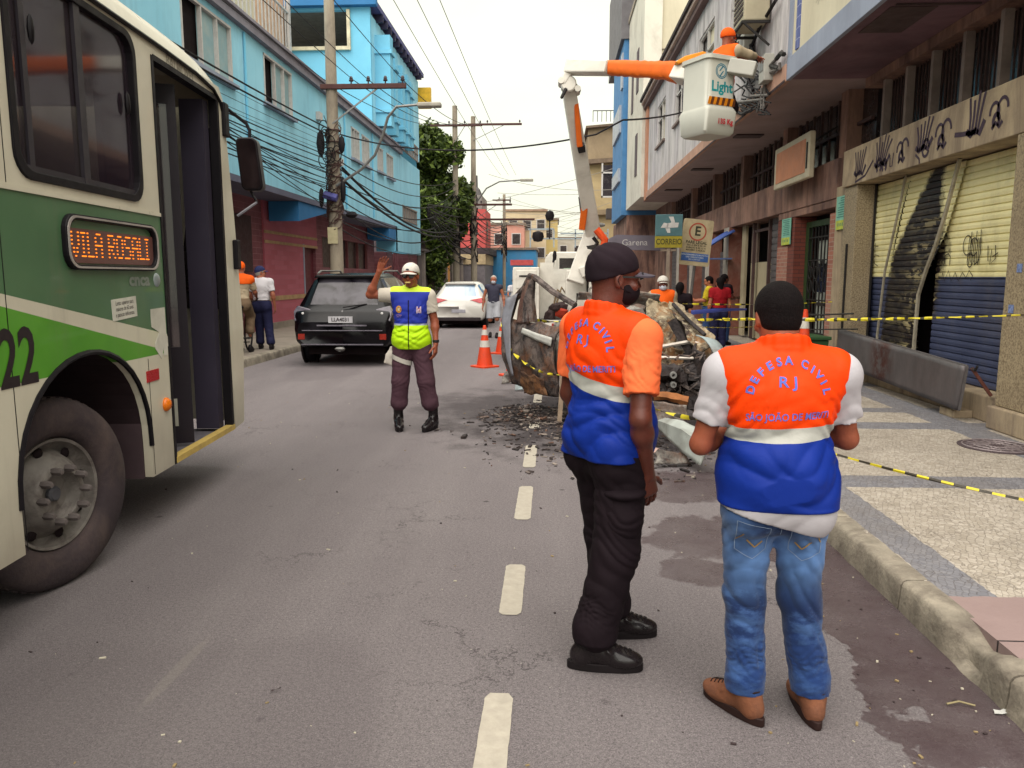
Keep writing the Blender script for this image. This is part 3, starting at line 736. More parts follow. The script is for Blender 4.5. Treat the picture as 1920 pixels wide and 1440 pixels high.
# ================================================================ right-hand buildings
M_gran = NT('speckled_granite'); t = M_gran
_c = t.mix(t.ramp(t.noise(55, 3, .7), [(.35, 0), (.5, .6), (.65, 1)]), lin('#665643'), lin('#a39377'))
_c = t.mix(t.ramp(t.noise(1.3, 6, .7), [(.45, 0), (.8, .6)]), _c, lin('#6f5f4d'))
t.set(col=_c, rough=.6, spec=.4); t.bump(t.noise(60, 3), .15, .005); M_gran = t.m
M_beige = mat('beige_render', '#a8967c', .85, .2, 2.5, .35, 30, dirt='#5a4a44', dirt_sc=2.2, dirt_amt=.75, streak=True)
M_mauve = mat('brown_mauve_render', '#927062', .85, .3, 1.6, .35, 25, dirt='#3a2a2e', dirt_sc=2.0, dirt_amt=.85, streak=True)
M_dirtyw = NT('weathered_white_render'); t = M_dirtyw
_c = t.mix(t.ramp(t.noise(3, 8, .75, t.mapping((1, 1.2, .22))), [(.42, 0), (.68, .9)]), lin('#c5bfbe'), lin('#67605f'))
_c = t.mix(t.ramp(t.noise(.8, 4), [(.4, 0), (.7, .35)]), _c, lin('#a89fb0')); t.set(col=_c, rough=.85); t.bump(t.noise(20, 5), .2, .01); M_dirtyw = t.m
M_creamw = mat('cream_wall', '#cfc6ae', .8, .06, 1, .1, 20, dirt='#8f8570', dirt_sc=.6, dirt_amt=.4, streak=True)
M_soff = mat('plum_shade_soffit', '#7d5f68', .8, .15, 1.2, .15, 15, dirt='#3a2830', dirt_sc=.6, dirt_amt=.6, streak=True)  # plum cast of the shadows is put into this soffit colour
M_soff2 = mat('soffit_light', '#9a8684', .8, .12, 1.2, .15, 15, dirt='#6a5c56', dirt_sc=.6, dirt_amt=.5)
M_lblue = mat('pale_blue_grey_paint', '#8e95a6', .7, .1, 2, .1, 20, dirt='#6d7080', dirt_sc=1, streak=True)
M_terra = mat('faded_terracotta_trim', '#b08a77', .8, .15, 2, .1, 20, dirt='#6f5750', dirt_sc=1)
M_dark = mat('dark_interior', '#1a1214', .9, .2, 2)
M_dglass = mat('dark_dusty_glass', '#2c2426', .22, .4, 1.5, spec=.6, dirt='#5b5150', dirt_sc=2, dirt_amt=.35)
M_bfr = mat('brown_window_frame', '#4a3634', .7, .2, 5, dirt='#6d5a54', dirt_sc=4)
M_post = mat('greyed_post', '#857670', .75, .2, 4, dirt='#4b3d3b', dirt_sc=3)
M_black = mat('spray_purple_black', '#3f323f', .8, .1, 9)
M_blk2 = mat('spray_black', '#2b2325', .7, .1, 9)
M_wpaint = mat('spray_white', '#b8b0a4', .8, .1, 9)
def brickmat(name, c1, c2, mortar, sx=1, bw=.2, bh=.065, plane='Y'):
    t = NT(name); n = t.n.new('ShaderNodeTexBrick'); n.inputs['Color1'].default_value = lin(c1) + [1]; n.inputs['Color2'].default_value = lin(c2) + [1]; n.inputs['Mortar'].default_value = lin(mortar) + [1]
    n.inputs['Scale'].default_value = 1; n.inputs['Mortar Size'].default_value = .006; n.inputs['Brick Width'].default_value = bw; n.inputs['Row Height'].default_value = bh
    c = t.n.new('ShaderNodeCombineXYZ'); x = t.xyz(); t.l.new(t.math('ADD', x[0], x[1]), c.inputs[0]); t.l.new(x[2], c.inputs[1]); t.l.new(c.outputs[0], n.inputs['Vector'])
    col = t.mix(t.ramp(t.noise(1.2, 5), [(.4, 0), (.8, .5)]), n.outputs['Color'], lin(mortar))
    t.set(col=col, rough=.8); t.bump(n.outputs['Fac'], -.4, .006); return t.m
M_brick = brickmat('small_red_brick', '#8a4a3c', '#a06350', '#9a8678', bw=.22, bh=.07)
M_brickd = brickmat('dark_red_brick', '#6d3328', '#7d3c2e', '#4d2c26', bw=.22, bh=.07)
M_shgrey = mat('grey_shutter', '#5d5859', .55, .15, 3, metal=.2, dirt='#3d3534', dirt_sc=1.5)
M_iron = mat('dark_iron', '#2a2726', .6, .2, 6, metal=.3)

def shutter(mb, y0, y1, z0, z1, X, nc=10, pitch=.078, xb=None):
    """corrugated roller shutter facing the street; y0/y1 may be functions of height, X too"""
    F = lambda q: q if callable(q) else (lambda z: q)
    y0, y1, X = F(y0), F(y1), (X if callable(X) else (lambda y, z, _x=X: _x)); zs = []
    n = int(round((z1 - z0) / pitch))
    for i in range(n):
        b = z0 + i * pitch; zs += [(b, .006), (b + .006, -.008), (b + pitch * .5, -.013), (b + pitch - .012, -.010), (b + pitch - .006, .008)]
    vs = []
    for z, dx in zs:
        for j in range(nc + 1):
            y = y0(z) + (y1(z) - y0(z)) * j / nc; vs.append((X(y, z) + dx, y, z))
    w = nc + 1; fs = [(i * w + j, i * w + j + 1, (i + 1) * w + j + 1, (i + 1) * w + j) for i in range(len(zs) - 1) for j in range(nc)]
    return mb.add(vs, fs)

def shutter_mat():
    t = NT('painted_shutter'); x = t.xyz(); Y, Z = x[1], x[2]
    ye = t.mix(t.ramp(t.noise(.9, 5), [(.35, 0), (.7, 1)]), lin('#d6cb94'), lin('#ece2b0')); bl = t.mix(t.ramp(t.noise(1.2, 5), [(.35, 0), (.7, 1)]), lin('#353b55'), lin('#474d68'))
    col = t.mix(t.math('GREATER_THAN', Z, 1.62), bl, ye)
    col = t.mix(t.ramp(t.noise(2.5, 7, .7, t.mapping((1, 1, .4))), [(.5, 0), (.8, .45)]), col, lin('#6a5f4c'))
    fall = t.math('SUBTRACT', 2.95, Z)
    yc = t.math('ADD', 9.80, t.math('MULTIPLY', t.math('POWER', t.math('MAXIMUM', fall, 0), .8), .42)); w = t.math('ADD', .10, t.math('MULTIPLY', t.math('MINIMUM', fall, 1.05), .56))
    d = t.math('SUBTRACT', t.math('ABSOLUTE', t.math('SUBTRACT', Y, yc)), w)
    d = t.math('ADD', d, t.math('MULTIPLY', t.math('SUBTRACT', t.noise(4, 5, .7), .5), .45))
    burn = t.ramp(t.math('ADD', d, .5), [(.46, 1), (.56, 0)]); burn = t.math('MULTIPLY', burn, t.math('GREATER_THAN', Y, 9.45))
    peel = t.math('MULTIPLY', t.ramp(t.noise(9, 3, .6, t.mapping((1, .6, 1.9))), [(.50, 0), (.54, 1)]), t.ramp(t.math('SINE', t.math('MULTIPLY', Z, 20)), [(.0, .25), (.8, 1)]))
    peel = t.math('MULTIPLY', peel, t.ramp(t.math('MULTIPLY', Z, .3), [(.25, 1), (.62, .5), (.8, 0)]))
    bc = t.mix(t.math('MULTIPLY', peel, t.ramp(t.math('ABSOLUTE', t.math('SUBTRACT', Y, 9.95)), [(.3, 1), (.6, .2)])), lin('#1c1518'), lin('#b5a67c'))
    t.set(col=t.mix(burn, col, bc), rough=.55, spec=.4); t.bump(t.noise(12, 4), .2, .01); return t.m
M_shut = shutter_mat()
M_rail = mat('worn_guide_rail', '#a39a88', .6, .3, 5, metal=.3, dirt='#4a3f38', dirt_sc=5, dirt_amt=.8)

# ---- near building: graffiti beam, burnt roller shutter, overhang with pale blue edge
A = empty('corner_building', (4.5, 9, 0), label='near right building with graffiti beam, burnt yellow shutter and overhanging upper floor', cat='building')
def PA(mb, name, m, parent=None, **k):
    o = mb.build(name, m, parent or A, **k)
    if parent is None or parent == A: o.location = (-4.5, -9, 0)
    return o
mb = MB(); mb.bb(4.30, 4.62, 7.2, 7.68, .38, 2.93).bb(4.36, 4.6, 7.08, 7.197, .38, 2.93); PA(mb, 'pilaster', M_gran, bev=.01)
mb = MB(); mb.bb(4.34, 4.62, 11.62, 12.1, .15, 2.93); PA(mb, 'pilaster', M_gran, bev=.01)
mb = MB(); mb.bb(4.6, 4.7, 5.0, 7.08, .38, 2.93); PA(mb, 'door', mat('dark_brown_door', '#3a2422', .5, .2, 3))
mb = MB(); mb.bb(4.25, 4.8, 3.0, 7.72, .15, .376).bb(4.40, 4.8, 7.72, 12.1, .15, .42); PA(mb, 'step', M_beige, bev=.015)
mb = MB(); mb.bb(4.3, 4.9, 2.0, 12.12, 2.935, 3.46); beam_o = PA(mb, 'beam', M_beige, bev=.01)
mb = MB(); mb.bb(4.9, 5.0, 2, 12.1, .15, 4.6).bb(4.62, 4.9, 12.02, 12.12, .42, 2.93); PA(mb, 'inner_wall', M_dark)
# shutter in three leaves with bent rails
def pxline(pts, X):
    q = sorted(((p.z, p.y) for p in (aX(a, b, X) for a, b in pts)))
    def f(z):
        if z <= q[0][0]: return q[0][1]
        for (a, ya), (b, yb) in zip(q, q[1:]):
            if z <= b: return ya + (yb - ya) * (z - a) / (b - a)
        return q[-1][1]
    return f
railY = pxline([(1803, 300), (1766, 437), (1726, 542), (1716, 655), (1714, 700)], 4.55)
rail2Y = pxline([(1703, 335), (1663, 510), (1648, 635), (1648, 700)], 4.6)
leafY = pxline([(1806, 300), (1764, 445), (1757, 502), (1744, 663), (1742, 720)], 4.66)
mb = MB(); shutter(mb, 7.4, leafY, .43, 2.93, 4.66); PA(mb, 'roller_shutter', M_shut, label='intact leaf of the roller shutter, yellow over blue-grey')
mb = MB(); shutter(mb, lambda z: railY(z) + .02, lambda z: rail2Y(z) - .02, .43, 2.93, lambda y, z: 4.63 - .07 * math.exp(-((z - 1.3) / .8) ** 2) * math.sin(PI * min(1, max(0, (y - 9.1) / 1.5))), 14); PA(mb, 'roller_shutter', M_shut, label='fire-blackened middle leaf of the roller shutter, bulging out')
mb = MB(); shutter(mb, lambda z: rail2Y(z) + .02, 11.9, .43, 2.93, lambda y, z: 4.66 + .03 * math.sin(z * 2)); PA(mb, 'roller_shutter', M_shut, label='far leaf of the roller shutter, slightly buckled')
mb = MB()
zz = [2.93, 2.6, 2.3, 2.0, 1.7, 1.4, 1.1, .8, .43]
mb.tube([(4.53, railY(z), z) for z in zz], .026, 6); PA(mb, 'guide_rail', M_rail)
mb = MB(); mb.tube([(4.57, rail2Y(z), z) for z in zz], .018, 6); PA(mb, 'guide_rail', M_rail)
mb = MB(); mb.tube([(4.6, 11.6, z) for z in (.43, 2.93)], .018, 6); mb.tube([(4.33, 11.86, z) for z in (.16, 1.4, 2.1)], .02, 6); PA(mb, 'drain_pipe', M_iron)
# graffiti on the beam (viewed from the street: left to right = decreasing y)
gb = MB(); G = lambda u, v: (4.296, 12.05 - u, 2.96 + v)
rr = random.Random(11)
def claw(u, v, n, h, lean=.35, w=.028):
    for i in range(n):
        a = u + i * .05; sp = (i - n / 2) * .045; stroke(gb, [(a + .01 * rr.uniform(-1, 1), v), (a + lean * h * .35 + sp * .3, v + h * .5), (a + lean * h * .7 + sp, v + h * rr.uniform(.85, 1.12))], w * .8, G)
    stroke(gb, [(u - .06, v + .06), (u + .03, v + .01), (u + n * .03, v + .05), (u + n * .05, v), (u + n * .07, v + .12)], w * 1.3, G)
def loop(u, v, r, w=.05, a0=-60, a1=240):
    stroke(gb, [(u + r * math.cos(R(a)), v + r * 1.2 * math.sin(R(a))) for a in range(a0, a1 + 1, 20)], w, G)
def eight(u, v, s):
    loop(u, v + s, s * .8, .035, -30, 200); loop(u + s * 1.4, v + s * 1.1, s * .9, .035, 0, 250); stroke(gb, [(u - s * .3, v - s * .5), (u + s * .3, v), (u + s, v - s * .5), (u + s * 1.5, v)], .04, G); loop(u + s * .4, v + .02, s * .5)
claw(.45, .08, 5, .34, .3, .04); stroke(gb, [(.5, .1), (.45, -.0), (.8, .05), (1.05, .22)], .03, G)
claw(1.15, .1, 6, .36, .5, .04); loop(1.25, .12, .07); loop(1.42, .10, .06); stroke(gb, [(1.58, .2), (1.6, .06), (1.66, .06), (1.68, .22)], .022, G)
eight(1.86, .12, .10); claw(2.35, .12, 5, .34, .3, .045); loop(2.55, .14, .08, .035, 0, 340); stroke(gb, [(2.3, .1), (2.4, .04), (2.42, -.02)], .03, G)
eight(2.86, .13, .11); claw(3.5, .1, 4, .38, .25, .05); stroke(gb, [(3.2, .17), (3.35, .15), (3.62, .13)], .05, G); eight(3.95, .15, .1)
PA(gb, 'graffiti', M_black, parent=None)
# graffiti on the shutter
gs = MB(); G = lambda u, v: (4.635, 9.65 - u, 1.45 + v)
gb = gs
for k in range(7): stroke(gs, [(.62 + k * .035, .62 + .05 * math.sin(k * 2)), (.6 + k * .037, .40), (.64 + k * .03, .30 + .03 * (k % 2))], .013, G)
loop(.58, .52, .09, .013, 0, 330); loop(.72, .5, .08, .013, 0, 330); loop(.66, .35, .06, .013, 0, 340); stroke(gs, [(.84, .68), (.86, .42), (.83, .34), (.75, .3)], .015, G)
stroke(gs, [(.08, .3), (.1, .42), (.17, .44), (.22, .4), (.21, .3)], .014, G)
stroke(gs, [(.06, .22), (.12, .12), (.2, .24), (.28, .12), (.36, .22), (.44, .12), (.52, .22), (.6, .16), (.66, .24), (.74, .18), (.7, .13)], .014, G)
stroke(gs, [(1.0, .5), (1.02, .34)], .014, G); stroke(gs, [(1.08, .46), (1.06, .3), (1.16, .36), (1.14, .5)], .013, G); stroke(gs, [(1.1, .38), (1.2, .42)], .012, G)
PA(gs, 'graffiti', M_blk2)
gs = MB(); G = lambda u, v: (4.60, 11.6 - u, 1.75 + v)
for q in ([(0, .2), (.1, .3), (.2, .3)], [(.02, .1), (.12, .18), (.25, .16)], [(.1, .35), (.1, .05)], [(0, 0), (.1, .06), (.22, .02)]): stroke(gs, q, .012, G)
PA(gs, 'graffiti', M_blk2)
# little stickers on the pilaster
mb = MB(); mb.bb(4.294, 4.298, 7.42, 7.50, 1.66, 1.74).bb(4.294, 4.298, 7.5, 7.58, 1.28, 1.36); PA(mb, 'sticker', mat('blue_white_sticker', '#707fa8', .6, .5, 40))
# dark glazing band above the beam
mb = MB(); mb.bb(4.78, 4.84, 2, 12.05, 3.46, 4.5); PA(mb, 'window', M_dglass)
for y in (11.6, 10.9, 10.2, 9.45, 8.7, 7.9, 7.1, 6.3): mb = MB(); mb.bb(4.62, 4.72, y - .035, y + .035, 3.46, 4.5); PA(mb, 'window_post', M_post)
mb = MB()
for i in range(110): mb.bb(4.744, 4.756, 2 + i * .09, 2.012 + i * .09, 3.46, 4.5)
PA(mb, 'window_bars', M_bfr)
mb = MB(); mb.bb(4.55, 4.9, 2, 12.1, 4.36, 4.495); PA(mb, 'lintel', M_mauve)
mb = MB(); mb.bb(3.46, 5.0, 2, 12.1, 4.5, 4.62); PA(mb, 'soffit', M_soff)
mb = MB(); mb.bb(3.6, 4.1, 9.0, 9.9, 4.492, 4.497); mb.bb(3.62, 4.5, 8.9, 8.93, 4.48, 4.497); PA(mb, 'soffit_panel', mat('soffit_dark_patch', '#4f4040', .8))
mb = MB(); mb.bb(3.40, 3.46, 2, 12.1, 4.48, 4.78); PA(mb, 'edge_band', M_lblue, bev=.006)
mb = MB(); mb.bb(3.405, 3.46, 11.95, 12.1, 4.78, 8.4); PA(mb, 'edge_band', M_lblue)
mb = MB(); mb.bb(3.43, 6, 2, 11.95, 4.78, 8.4); PA(mb, 'wall', M_creamw)
tl = brickmat('blue_tile', '#3b4880', '#46528c', '#8d93b0', bw=.15, bh=.15)
mb = MB(); mb.bb(3.415, 3.43, 11.62, 11.78, 4.82, 8.3); PA(mb, 'tile_strip', tl)
gs = MB(); G = lambda u, v: (3.426, 11.0 - u, 4.95 + v)
for k in range(26):
    a = rr.uniform(0, 1.1); b = rr.uniform(.1, 1.4); stroke(gs, [(a, b), (a + rr.uniform(-.15, .15), b + rr.uniform(-.2, .2)), (a + rr.uniform(-.2, .2), b + rr.uniform(-.2, .3))], .014, G)
PA(gs, 'graffiti', mat('faded_pencil_grey', '#9a9484', .8))

# ---- second building: terracotta edged overhang, door grille, shops
B = empty('shop_building', (4.5, 20, 0), label='weathered white building with terracotta edge over brick shopfronts and iron grille door', cat='building')
def PB(mb, name, m, parent=None, **k):
    o = mb.build(name, m, parent or B, **k)
    if parent is None: o.location = (-4.5, -20, 0)
    return o
mb = MB(); mb.bb(4.4, 4.6, 12.14, 12.62, .15, 3.0); PB(mb, 'pilaster', M_beige, bev=.01)
mb = MB(); mb.bb(4.42, 4.8, 12.63, 12.9, .15, 2.62); PB(mb, 'brick_pier', M_brick)
mb = MB(); mb.bb(4.42, 4.8, 14.72, 15.80, .15, 2.70); PB(mb, 'brick_pier', M_brickd)
mb = MB(); mb.bb(4.416, 4.42, 15.1, 15.78, .15, 2.2); PB(mb, 'brick_pier', M_brick)
mb = MB(); mb.bb(4.4, 4.9, 12.625, 31, 2.84, 3.45); mb.bb(4.42, 4.9, 12.63, 15.8, 2.71, 2.84); PB(mb, 'lintel', M_mauve, bev=.01)
for y in (19.85, 22.2, 24.8, 27.5): 
    mb = MB(); mb.bb(4.36, 4.7, y, y + .55, .15, 2.84); PB(mb, 'pilaster', mat('red_brown_pilaster', '#7d4b3e', .7, .2, 3, dirt='#a58b7c', dirt_sc=1.2, dirt_amt=.6), bev=.01)
    mb = MB(); mb.bb(4.352, 4.359, y + .01, y + .56, .15, 2.84); PB(mb, 'pilaster_edge', mat('pale_edge', '#a39a90', .7, .2, 3))
mb = MB(); mb.bb(5.3, 5.4, 12.6, 31, .15, 3.5).bb(4.8, 5.3, 12.63, 15.8, .15, 2.84).bb(5.0, 6, 30.9, 31, .15, 7.7); PB(mb, 'inner_wall', M_dark)
# shops behind
mb = MB(); shutter(mb, 15.82, 16.9, .2, 2.84, 4.62, 4, .14); PB(mb, 'roller_shutter', M_shgrey)
mb = MB(); shutter(mb, 20.45, 22.0, .2, 2.3, 4.62, 3, .14); PB(mb, 'roller_shutter', M_shgrey)
mb = MB(); shutter(mb, 22.8, 24.6, .2, 2.84, 4.62, 3, .14); PB(mb, 'roller_shutter', M_shgrey)
mb = MB(); shutter(mb, 25.4, 27.3, .2, 2.84, 4.62, 3, .14); PB(mb, 'roller_shutter', M_shgrey)
mb = MB(); shutter(mb, 28.1, 30.8, .2, 2.84, 4.62, 3, .14); PB(mb, 'roller_shutter', M_shgrey)
M_board = mat('cream_board', '#a89b80', .7, .1, 2, dirt='#6b5d4c', dirt_sc=1)
mb = MB(); mb.bb(4.7, 4.74, 17.2, 18.3, .2, 1.95); PB(mb, 'board', M_board)
mb = MB(); mb.bb(4.7, 4.74, 18.4, 18.95, .2, 1.95); PB(mb, 'board', M_board)
mb = MB(); mb.bb(4.7, 4.74, 18.4, 18.95, 1.96, 2.84); PB(mb, 'board', mat('brown_board', '#7a665a', .7))
mb = MB(); mb.bb(4.6, 4.66, 19.15, 19.5, .2, 2.84); PB(mb, 'board', M_board)
mb = MB(); mb.bb(4.58, 4.64, 17.02, 17.1, .2, 2.84).bb(4.58, 4.64, 18.31, 18.39, .2, 2.84).bb(4.6, 4.64, 17.1, 18.31, 2.62, 2.68); PB(mb, 'door_frame', M_bfr)
for y in (15.95, 22.95, 25.8): mb = MB(); mb.bb(4.585, 4.588, y, y + .2, 1.25, 1.5); PB(mb, 'notice', mat('paper_notice', '#d5d3da', .6))
# grille door: green frame, black bars, small blue and white glass panes behind
GX = 4.66; dr = MB(); M_green = mat('dark_green_paint', '#2f4426', .5, .2, 4)
dr.bb(GX - .04, GX + .04, 14.55, 14.70, .2, 2.6).bb(GX - .04, GX + .04, 12.92, 13.0, .2, 2.6).bb(GX - .04, GX + .04, 13.0, 14.55, 2.5, 2.6).bb(GX - .04, GX + .04, 13.0, 14.55, .2, .3)
door = PB(dr, 'door', M_green)
t = NT('coloured_glass_panes'); x = t.xyz(); ck = t.n.new('ShaderNodeTexChecker'); ck.inputs['Scale'].default_value = 1
cc = t.n.new('ShaderNodeCombineXYZ'); t.l.new(t.math('MULTIPLY', x[1], 9), cc.inputs[0]); t.l.new(t.math('MULTIPLY', x[2], 9), cc.inputs[1]); t.l.new(cc.outputs[0], ck.inputs['Vector'])
ck.inputs['Color1'].default_value = lin('#25304f') + [1]; ck.inputs['Color2'].default_value = lin('#141a33') + [1]
mid = t.math('MULTIPLY', t.math('GREATER_THAN', x[2], 1.35), t.math('LESS_THAN', x[2], 1.85))
t.set(col=t.mix(mid, t.mix(t.ramp(t.noise(3, 3), [(.3, 0), (.7, 1)]), lin('#8f958f'), lin('#b4b8ae')), ck.outputs[0]), rough=.25)
mb = MB(); mb.bb(GX + .05, GX + .06, 13.0, 14.3, .3, 2.25); o = mb.build('glass', t.m, door)
mb = MB()
for i in range(10): y = 13.05 + i * .165; mb.bb(GX - .03, GX - .01, y, y + .022, .3, 2.5)
for z in (.5, .62, .95, 1.2, 1.9, 2.3): mb.bb(GX - .032, GX - .008, 13.0, 14.55, z, z + .022)
for i in range(5):
    for j in range(2):
        c = (GX - .02, 13.2 + i * .3, 1.45 + j * .24); mb.tube([(c[0], c[1] + .11 * math.cos(a / 8 * PI), c[2] + .11 * math.sin(a / 8 * PI)) for a in range(17)], .011, 5)
for i in range(6): mb.tube([(GX - .02, 13.05 + i * .25, 1.9), (GX - .02, 13.17 + i * .25, 1.7), (GX - .02, 13.3 + i * .25, 1.9)], .012, 5)
mb.build('grille', M_iron, door); mb = MB(); mb.bb(GX - .05, GX - .03, 13.55, 13.95, 1.12, 1.17); mb.build('letter_slot', M_iron, door)
# upper windows under the overhang
mb = MB(); mb.bb(4.78, 4.84, 12.2, 31, 3.46, 4.5); PB(mb, 'window', M_dglass)
for y in (12.75, 15.9, 19.4, 22.8, 26.3): 
    mb = MB(); mb.bb(4.55, 4.8, y, y + .3, 3.46, 4.5); PB(mb, 'pilaster', M_mauve)
mb = MB(); y = 13.15
while y < 30.8:
    mb.bb(4.70, 4.74, y, y + .05, 3.46, 4.5); y += .42
mb.bb(4.70, 4.745, 12.2, 31, 3.95, 4.0).bb(4.66, 4.8, 12.2, 31, 3.452, 3.5); PB(mb, 'window_frame', M_bfr)
mb = MB(); y = 16
while y < 30.8: mb.bb(4.755, 4.765, y, y + .14, 3.5, 4.45); y += .31
PB(mb, 'window_blind', mat('ochre_slat', '#5d4c42', .8, .3, 3))
mb = MB(); mb.bb(3.46, 5.4, 12.1, 31, 4.5, 4.6); PB(mb, 'soffit', M_soff2)
for y in (16.5, 21.5, 26.5): mb = MB(); mb.bb(3.7, 4.25, y, y + .35, 4.47, 4.497); PB(mb, 'ceiling_light', mat('dirty_light_fitting', '#4a3c3c', .7))
mb = MB(); mb.bb(3.38, 3.46, 12.1, 30, 4.47, 4.72); PB(mb, 'edge_band', M_terra, bev=.008)
mb = MB(); mb.bb(3.375, 3.38, 12.1, 30, 4.46, 4.50); PB(mb, 'drip_edge', mat('dark_edge', '#3a2a2c', .8))
# windows of the upper storey cut into wall panels
def upwall(mb, X, y0, y1, z0, z1, wins, th=.15):
    ys = y0
    for (a, b, c, d) in sorted(wins):
        mb.bb(X, X + th, ys, a, z0, z1); mb.bb(X, X + th, a, b, z0, c); mb.bb(X, X + th, a, b, d, z1); ys = b
    mb.bb(X, X + th, ys, y1, z0, z1); return mb
wins = [(14.6, 16.2, 5.95, 7.2), (17.8, 19.6, 5.9, 7.2), (21.4, 23.2, 5.9, 7.2), (25.2, 27, 5.9, 7.2)]
PB(upwall(MB(), 3.43, 12.1, 30, 4.72, 7.75, wins), 'wall', M_dirtyw)
M_wwf = mat('white_window_frame', '#bdb9b6', .6, .1, 4, dirt='#7c7470', dirt_sc=4)
for (a, b, c, d) in wins:
    mb = MB(); 
    for y in (a, (a + b) / 2 - .03, b - .06): mb.bb(3.46, 3.52, y, y + .06, c, d)
    mb.bb(3.455, 3.525, a, b, c, c + .05).bb(3.455, 3.525, a, b, d - .05, d).bb(3.46, 3.52, a, b, c + .8, c + .84); f = PB(mb, 'window', M_wwf)
    mb = MB(); mb.bb(3.53, 3.54, a, (a + b) / 2, c, d); mb.build('shutter_panel', M_creamw, f)
    mb = MB(); mb.bb(3.54, 3.55, (a + b) / 2, b, c, d); mb.build('pane', M_dglass, f)
    mb = MB(); mb.bb(3.36, 3.46, a - .1, b + .1, c - .07, c - .005); mb.build('sill', M_post, f)
mb = MB(); mb.bb(3.28, 3.6, 12.1, 30, 7.75, 7.9); PB(mb, 'cornice', mat('mauve_cornice', '#6a5654', .8, .2, 3)); mb = MB(); mb.bb(3.2, 3.6, 12.1, 30, 7.902, 8.0); PB(mb, 'roof_edge', mat('pale_edge2', '#b59f94', .8, .2, 3)); mb = MB(); mb.bb(3.14, 8, 12.1, 30, 8.002, 8.1); PB(mb, 'roof', mat('dark_gutter', '#33282a', .8))
mb = MB(); mb.bb(3.58, 3.75, 12.1, 30, 4.6, 7.75); PB(mb, 'inner_wall', M_dark)
mb = MB(); mb.bb(3.36, 3.44, 29.4, 29.95, 4.45, 7.76); PB(mb, 'pilaster', mat('salmon_strip', '#b58269', .8, .2, 3))
# cast-iron cable bracket etc: conduit mess beside the bucket
# ---- services on the wall beside the bucket
WX = 3.34
M_metal = mat('galvanised_steel', '#7f7e7c', .5, .2, 5, metal=.5, dirt='#5c524c', dirt_sc=4)
M_plast = mat('grey_plastic', '#a5a39b', .6, .1, 4, dirt='#6e675f', dirt_sc=4)
M_cable = mat('black_cable', '#1f1b1e', .6, .1, 4)
M_cableb = mat('brown_cable', '#4a3531', .7, .1, 4)
def wallrun(pts, X=WX): return [aX(px, py, X) for px, py in pts]
ac = empty('air_conditioner', aX(1425, 40, WX), label='air conditioner boxed on an iron bracket above the meter box', cat='air conditioner')
L0 = ac.location.copy()
mb = MB(); mb.bb(-.35, .05, -.4, .35, -.1, .75); mb.build('casing', mat('aged_cream_plastic', '#a59c85', .7, .1, 4), ac, bev=.02)
mb = MB()
for i in range(8): mb.bb(-.36, -.35, -.33, .28, .0 + i * .08, .045 + i * .08)
mb.build('louvre', mat('dark_louvre', '#3e2f2e', .7), ac)
mb = MB(); mb.beam((-.4, -.45, -.14), (.05, -.45, -.14), .04).beam((-.4, .4, -.14), (.05, .4, -.14), .04).beam((-.38, -.45, -.14), (-.38, .4, -.14), .04).beam((-.38, .4, -.14), (.05, .4, -.5), .03).beam((-.38, -.45, -.14), (.05, -.45, -.5), .03); mb.build('bracket', M_iron, ac)
mt_ = empty('meter_box', aX(1400, 92, WX), label='pale electricity meter box fixed on the stained wall under the air conditioner', cat='meter box')
MB().bb(-.12, .05, -.28, .28, -.28, .22).build('box', M_plast, mt_, bev=.015); MB().bb(-.127, -.12, -.2, -.05, .02, .14).build('lid_window', mat('grey_lid', '#6f6b68', .5), mt_); MB().bb(-.127, -.12, .06, .2, .1, .16).build('slot', M_iron, mt_)
mt2 = empty('junction_box', aX(1440, 130, WX), label='small pale junction box right of the helmeted worker', cat='junction box')
MB().bb(-.1, .05, -.16, .16, -.2, .2).build('box', M_plast, mt2, bev=.01); MB().bb(-.108, -.1, -.1, .1, -.03, .13).build('cover', M_metal, mt2)
cd = empty('conduit', aX(1430, 160, WX), label='tangle of bent conduits and cable bundles fixed along the wall edge behind the bucket', cat='conduit')
def cm(name, runs, m, r):
    mb = MB()
    for q in runs: mb.tube([p - cd.location for p in wallrun(q)], r, 6)
    mb.build(name, m, cd, smooth=True)
cm('pipe', [[(1420, 210), (1436, 150), (1448, 118), (1458, 108), (1466, 96)], [(1432, 205), (1436, 140), (1462, 128), (1462, 118)], [(1410, 180), (1440, 178)], [(1380, 192), (1432, 186)], [(1428, 165), (1428, 205)]], mat('grimy_conduit', '#6f6a66', .6, .2, 5, dirt='#3d3535', dirt_sc=4, dirt_amt=.8), .024)
cm('pipe', [[(1456, 110), (1464, 100), (1470, 102)], [(1442, 122), (1460, 128)]], M_iron, .035)
rr = random.Random(5); runs = []
for i in range(20):
    x, y = rr.uniform(1375, 1440), rr.uniform(140, 205); q = [(x, y)]
    for j in range(4): x += rr.uniform(-22, 26); y += rr.uniform(-16, 16); q.append((min(1445, max(1372, x)), min(215, y)))
    runs.append(q)
cm('cable_bundle', runs, M_cable, .013); cm('cable_bundle', [[(1385, 30), (1390, 100), (1396, 140), (1430, 150)], [(1455, 0), (1425, 50), (1408, 90), (1400, 140), (1412, 170)], [(1400, 60), (1405, 80), (1420, 112), (1412, 130)], [(1372, 205), (1392, 214), (1410, 205)]], M_cable, .03)

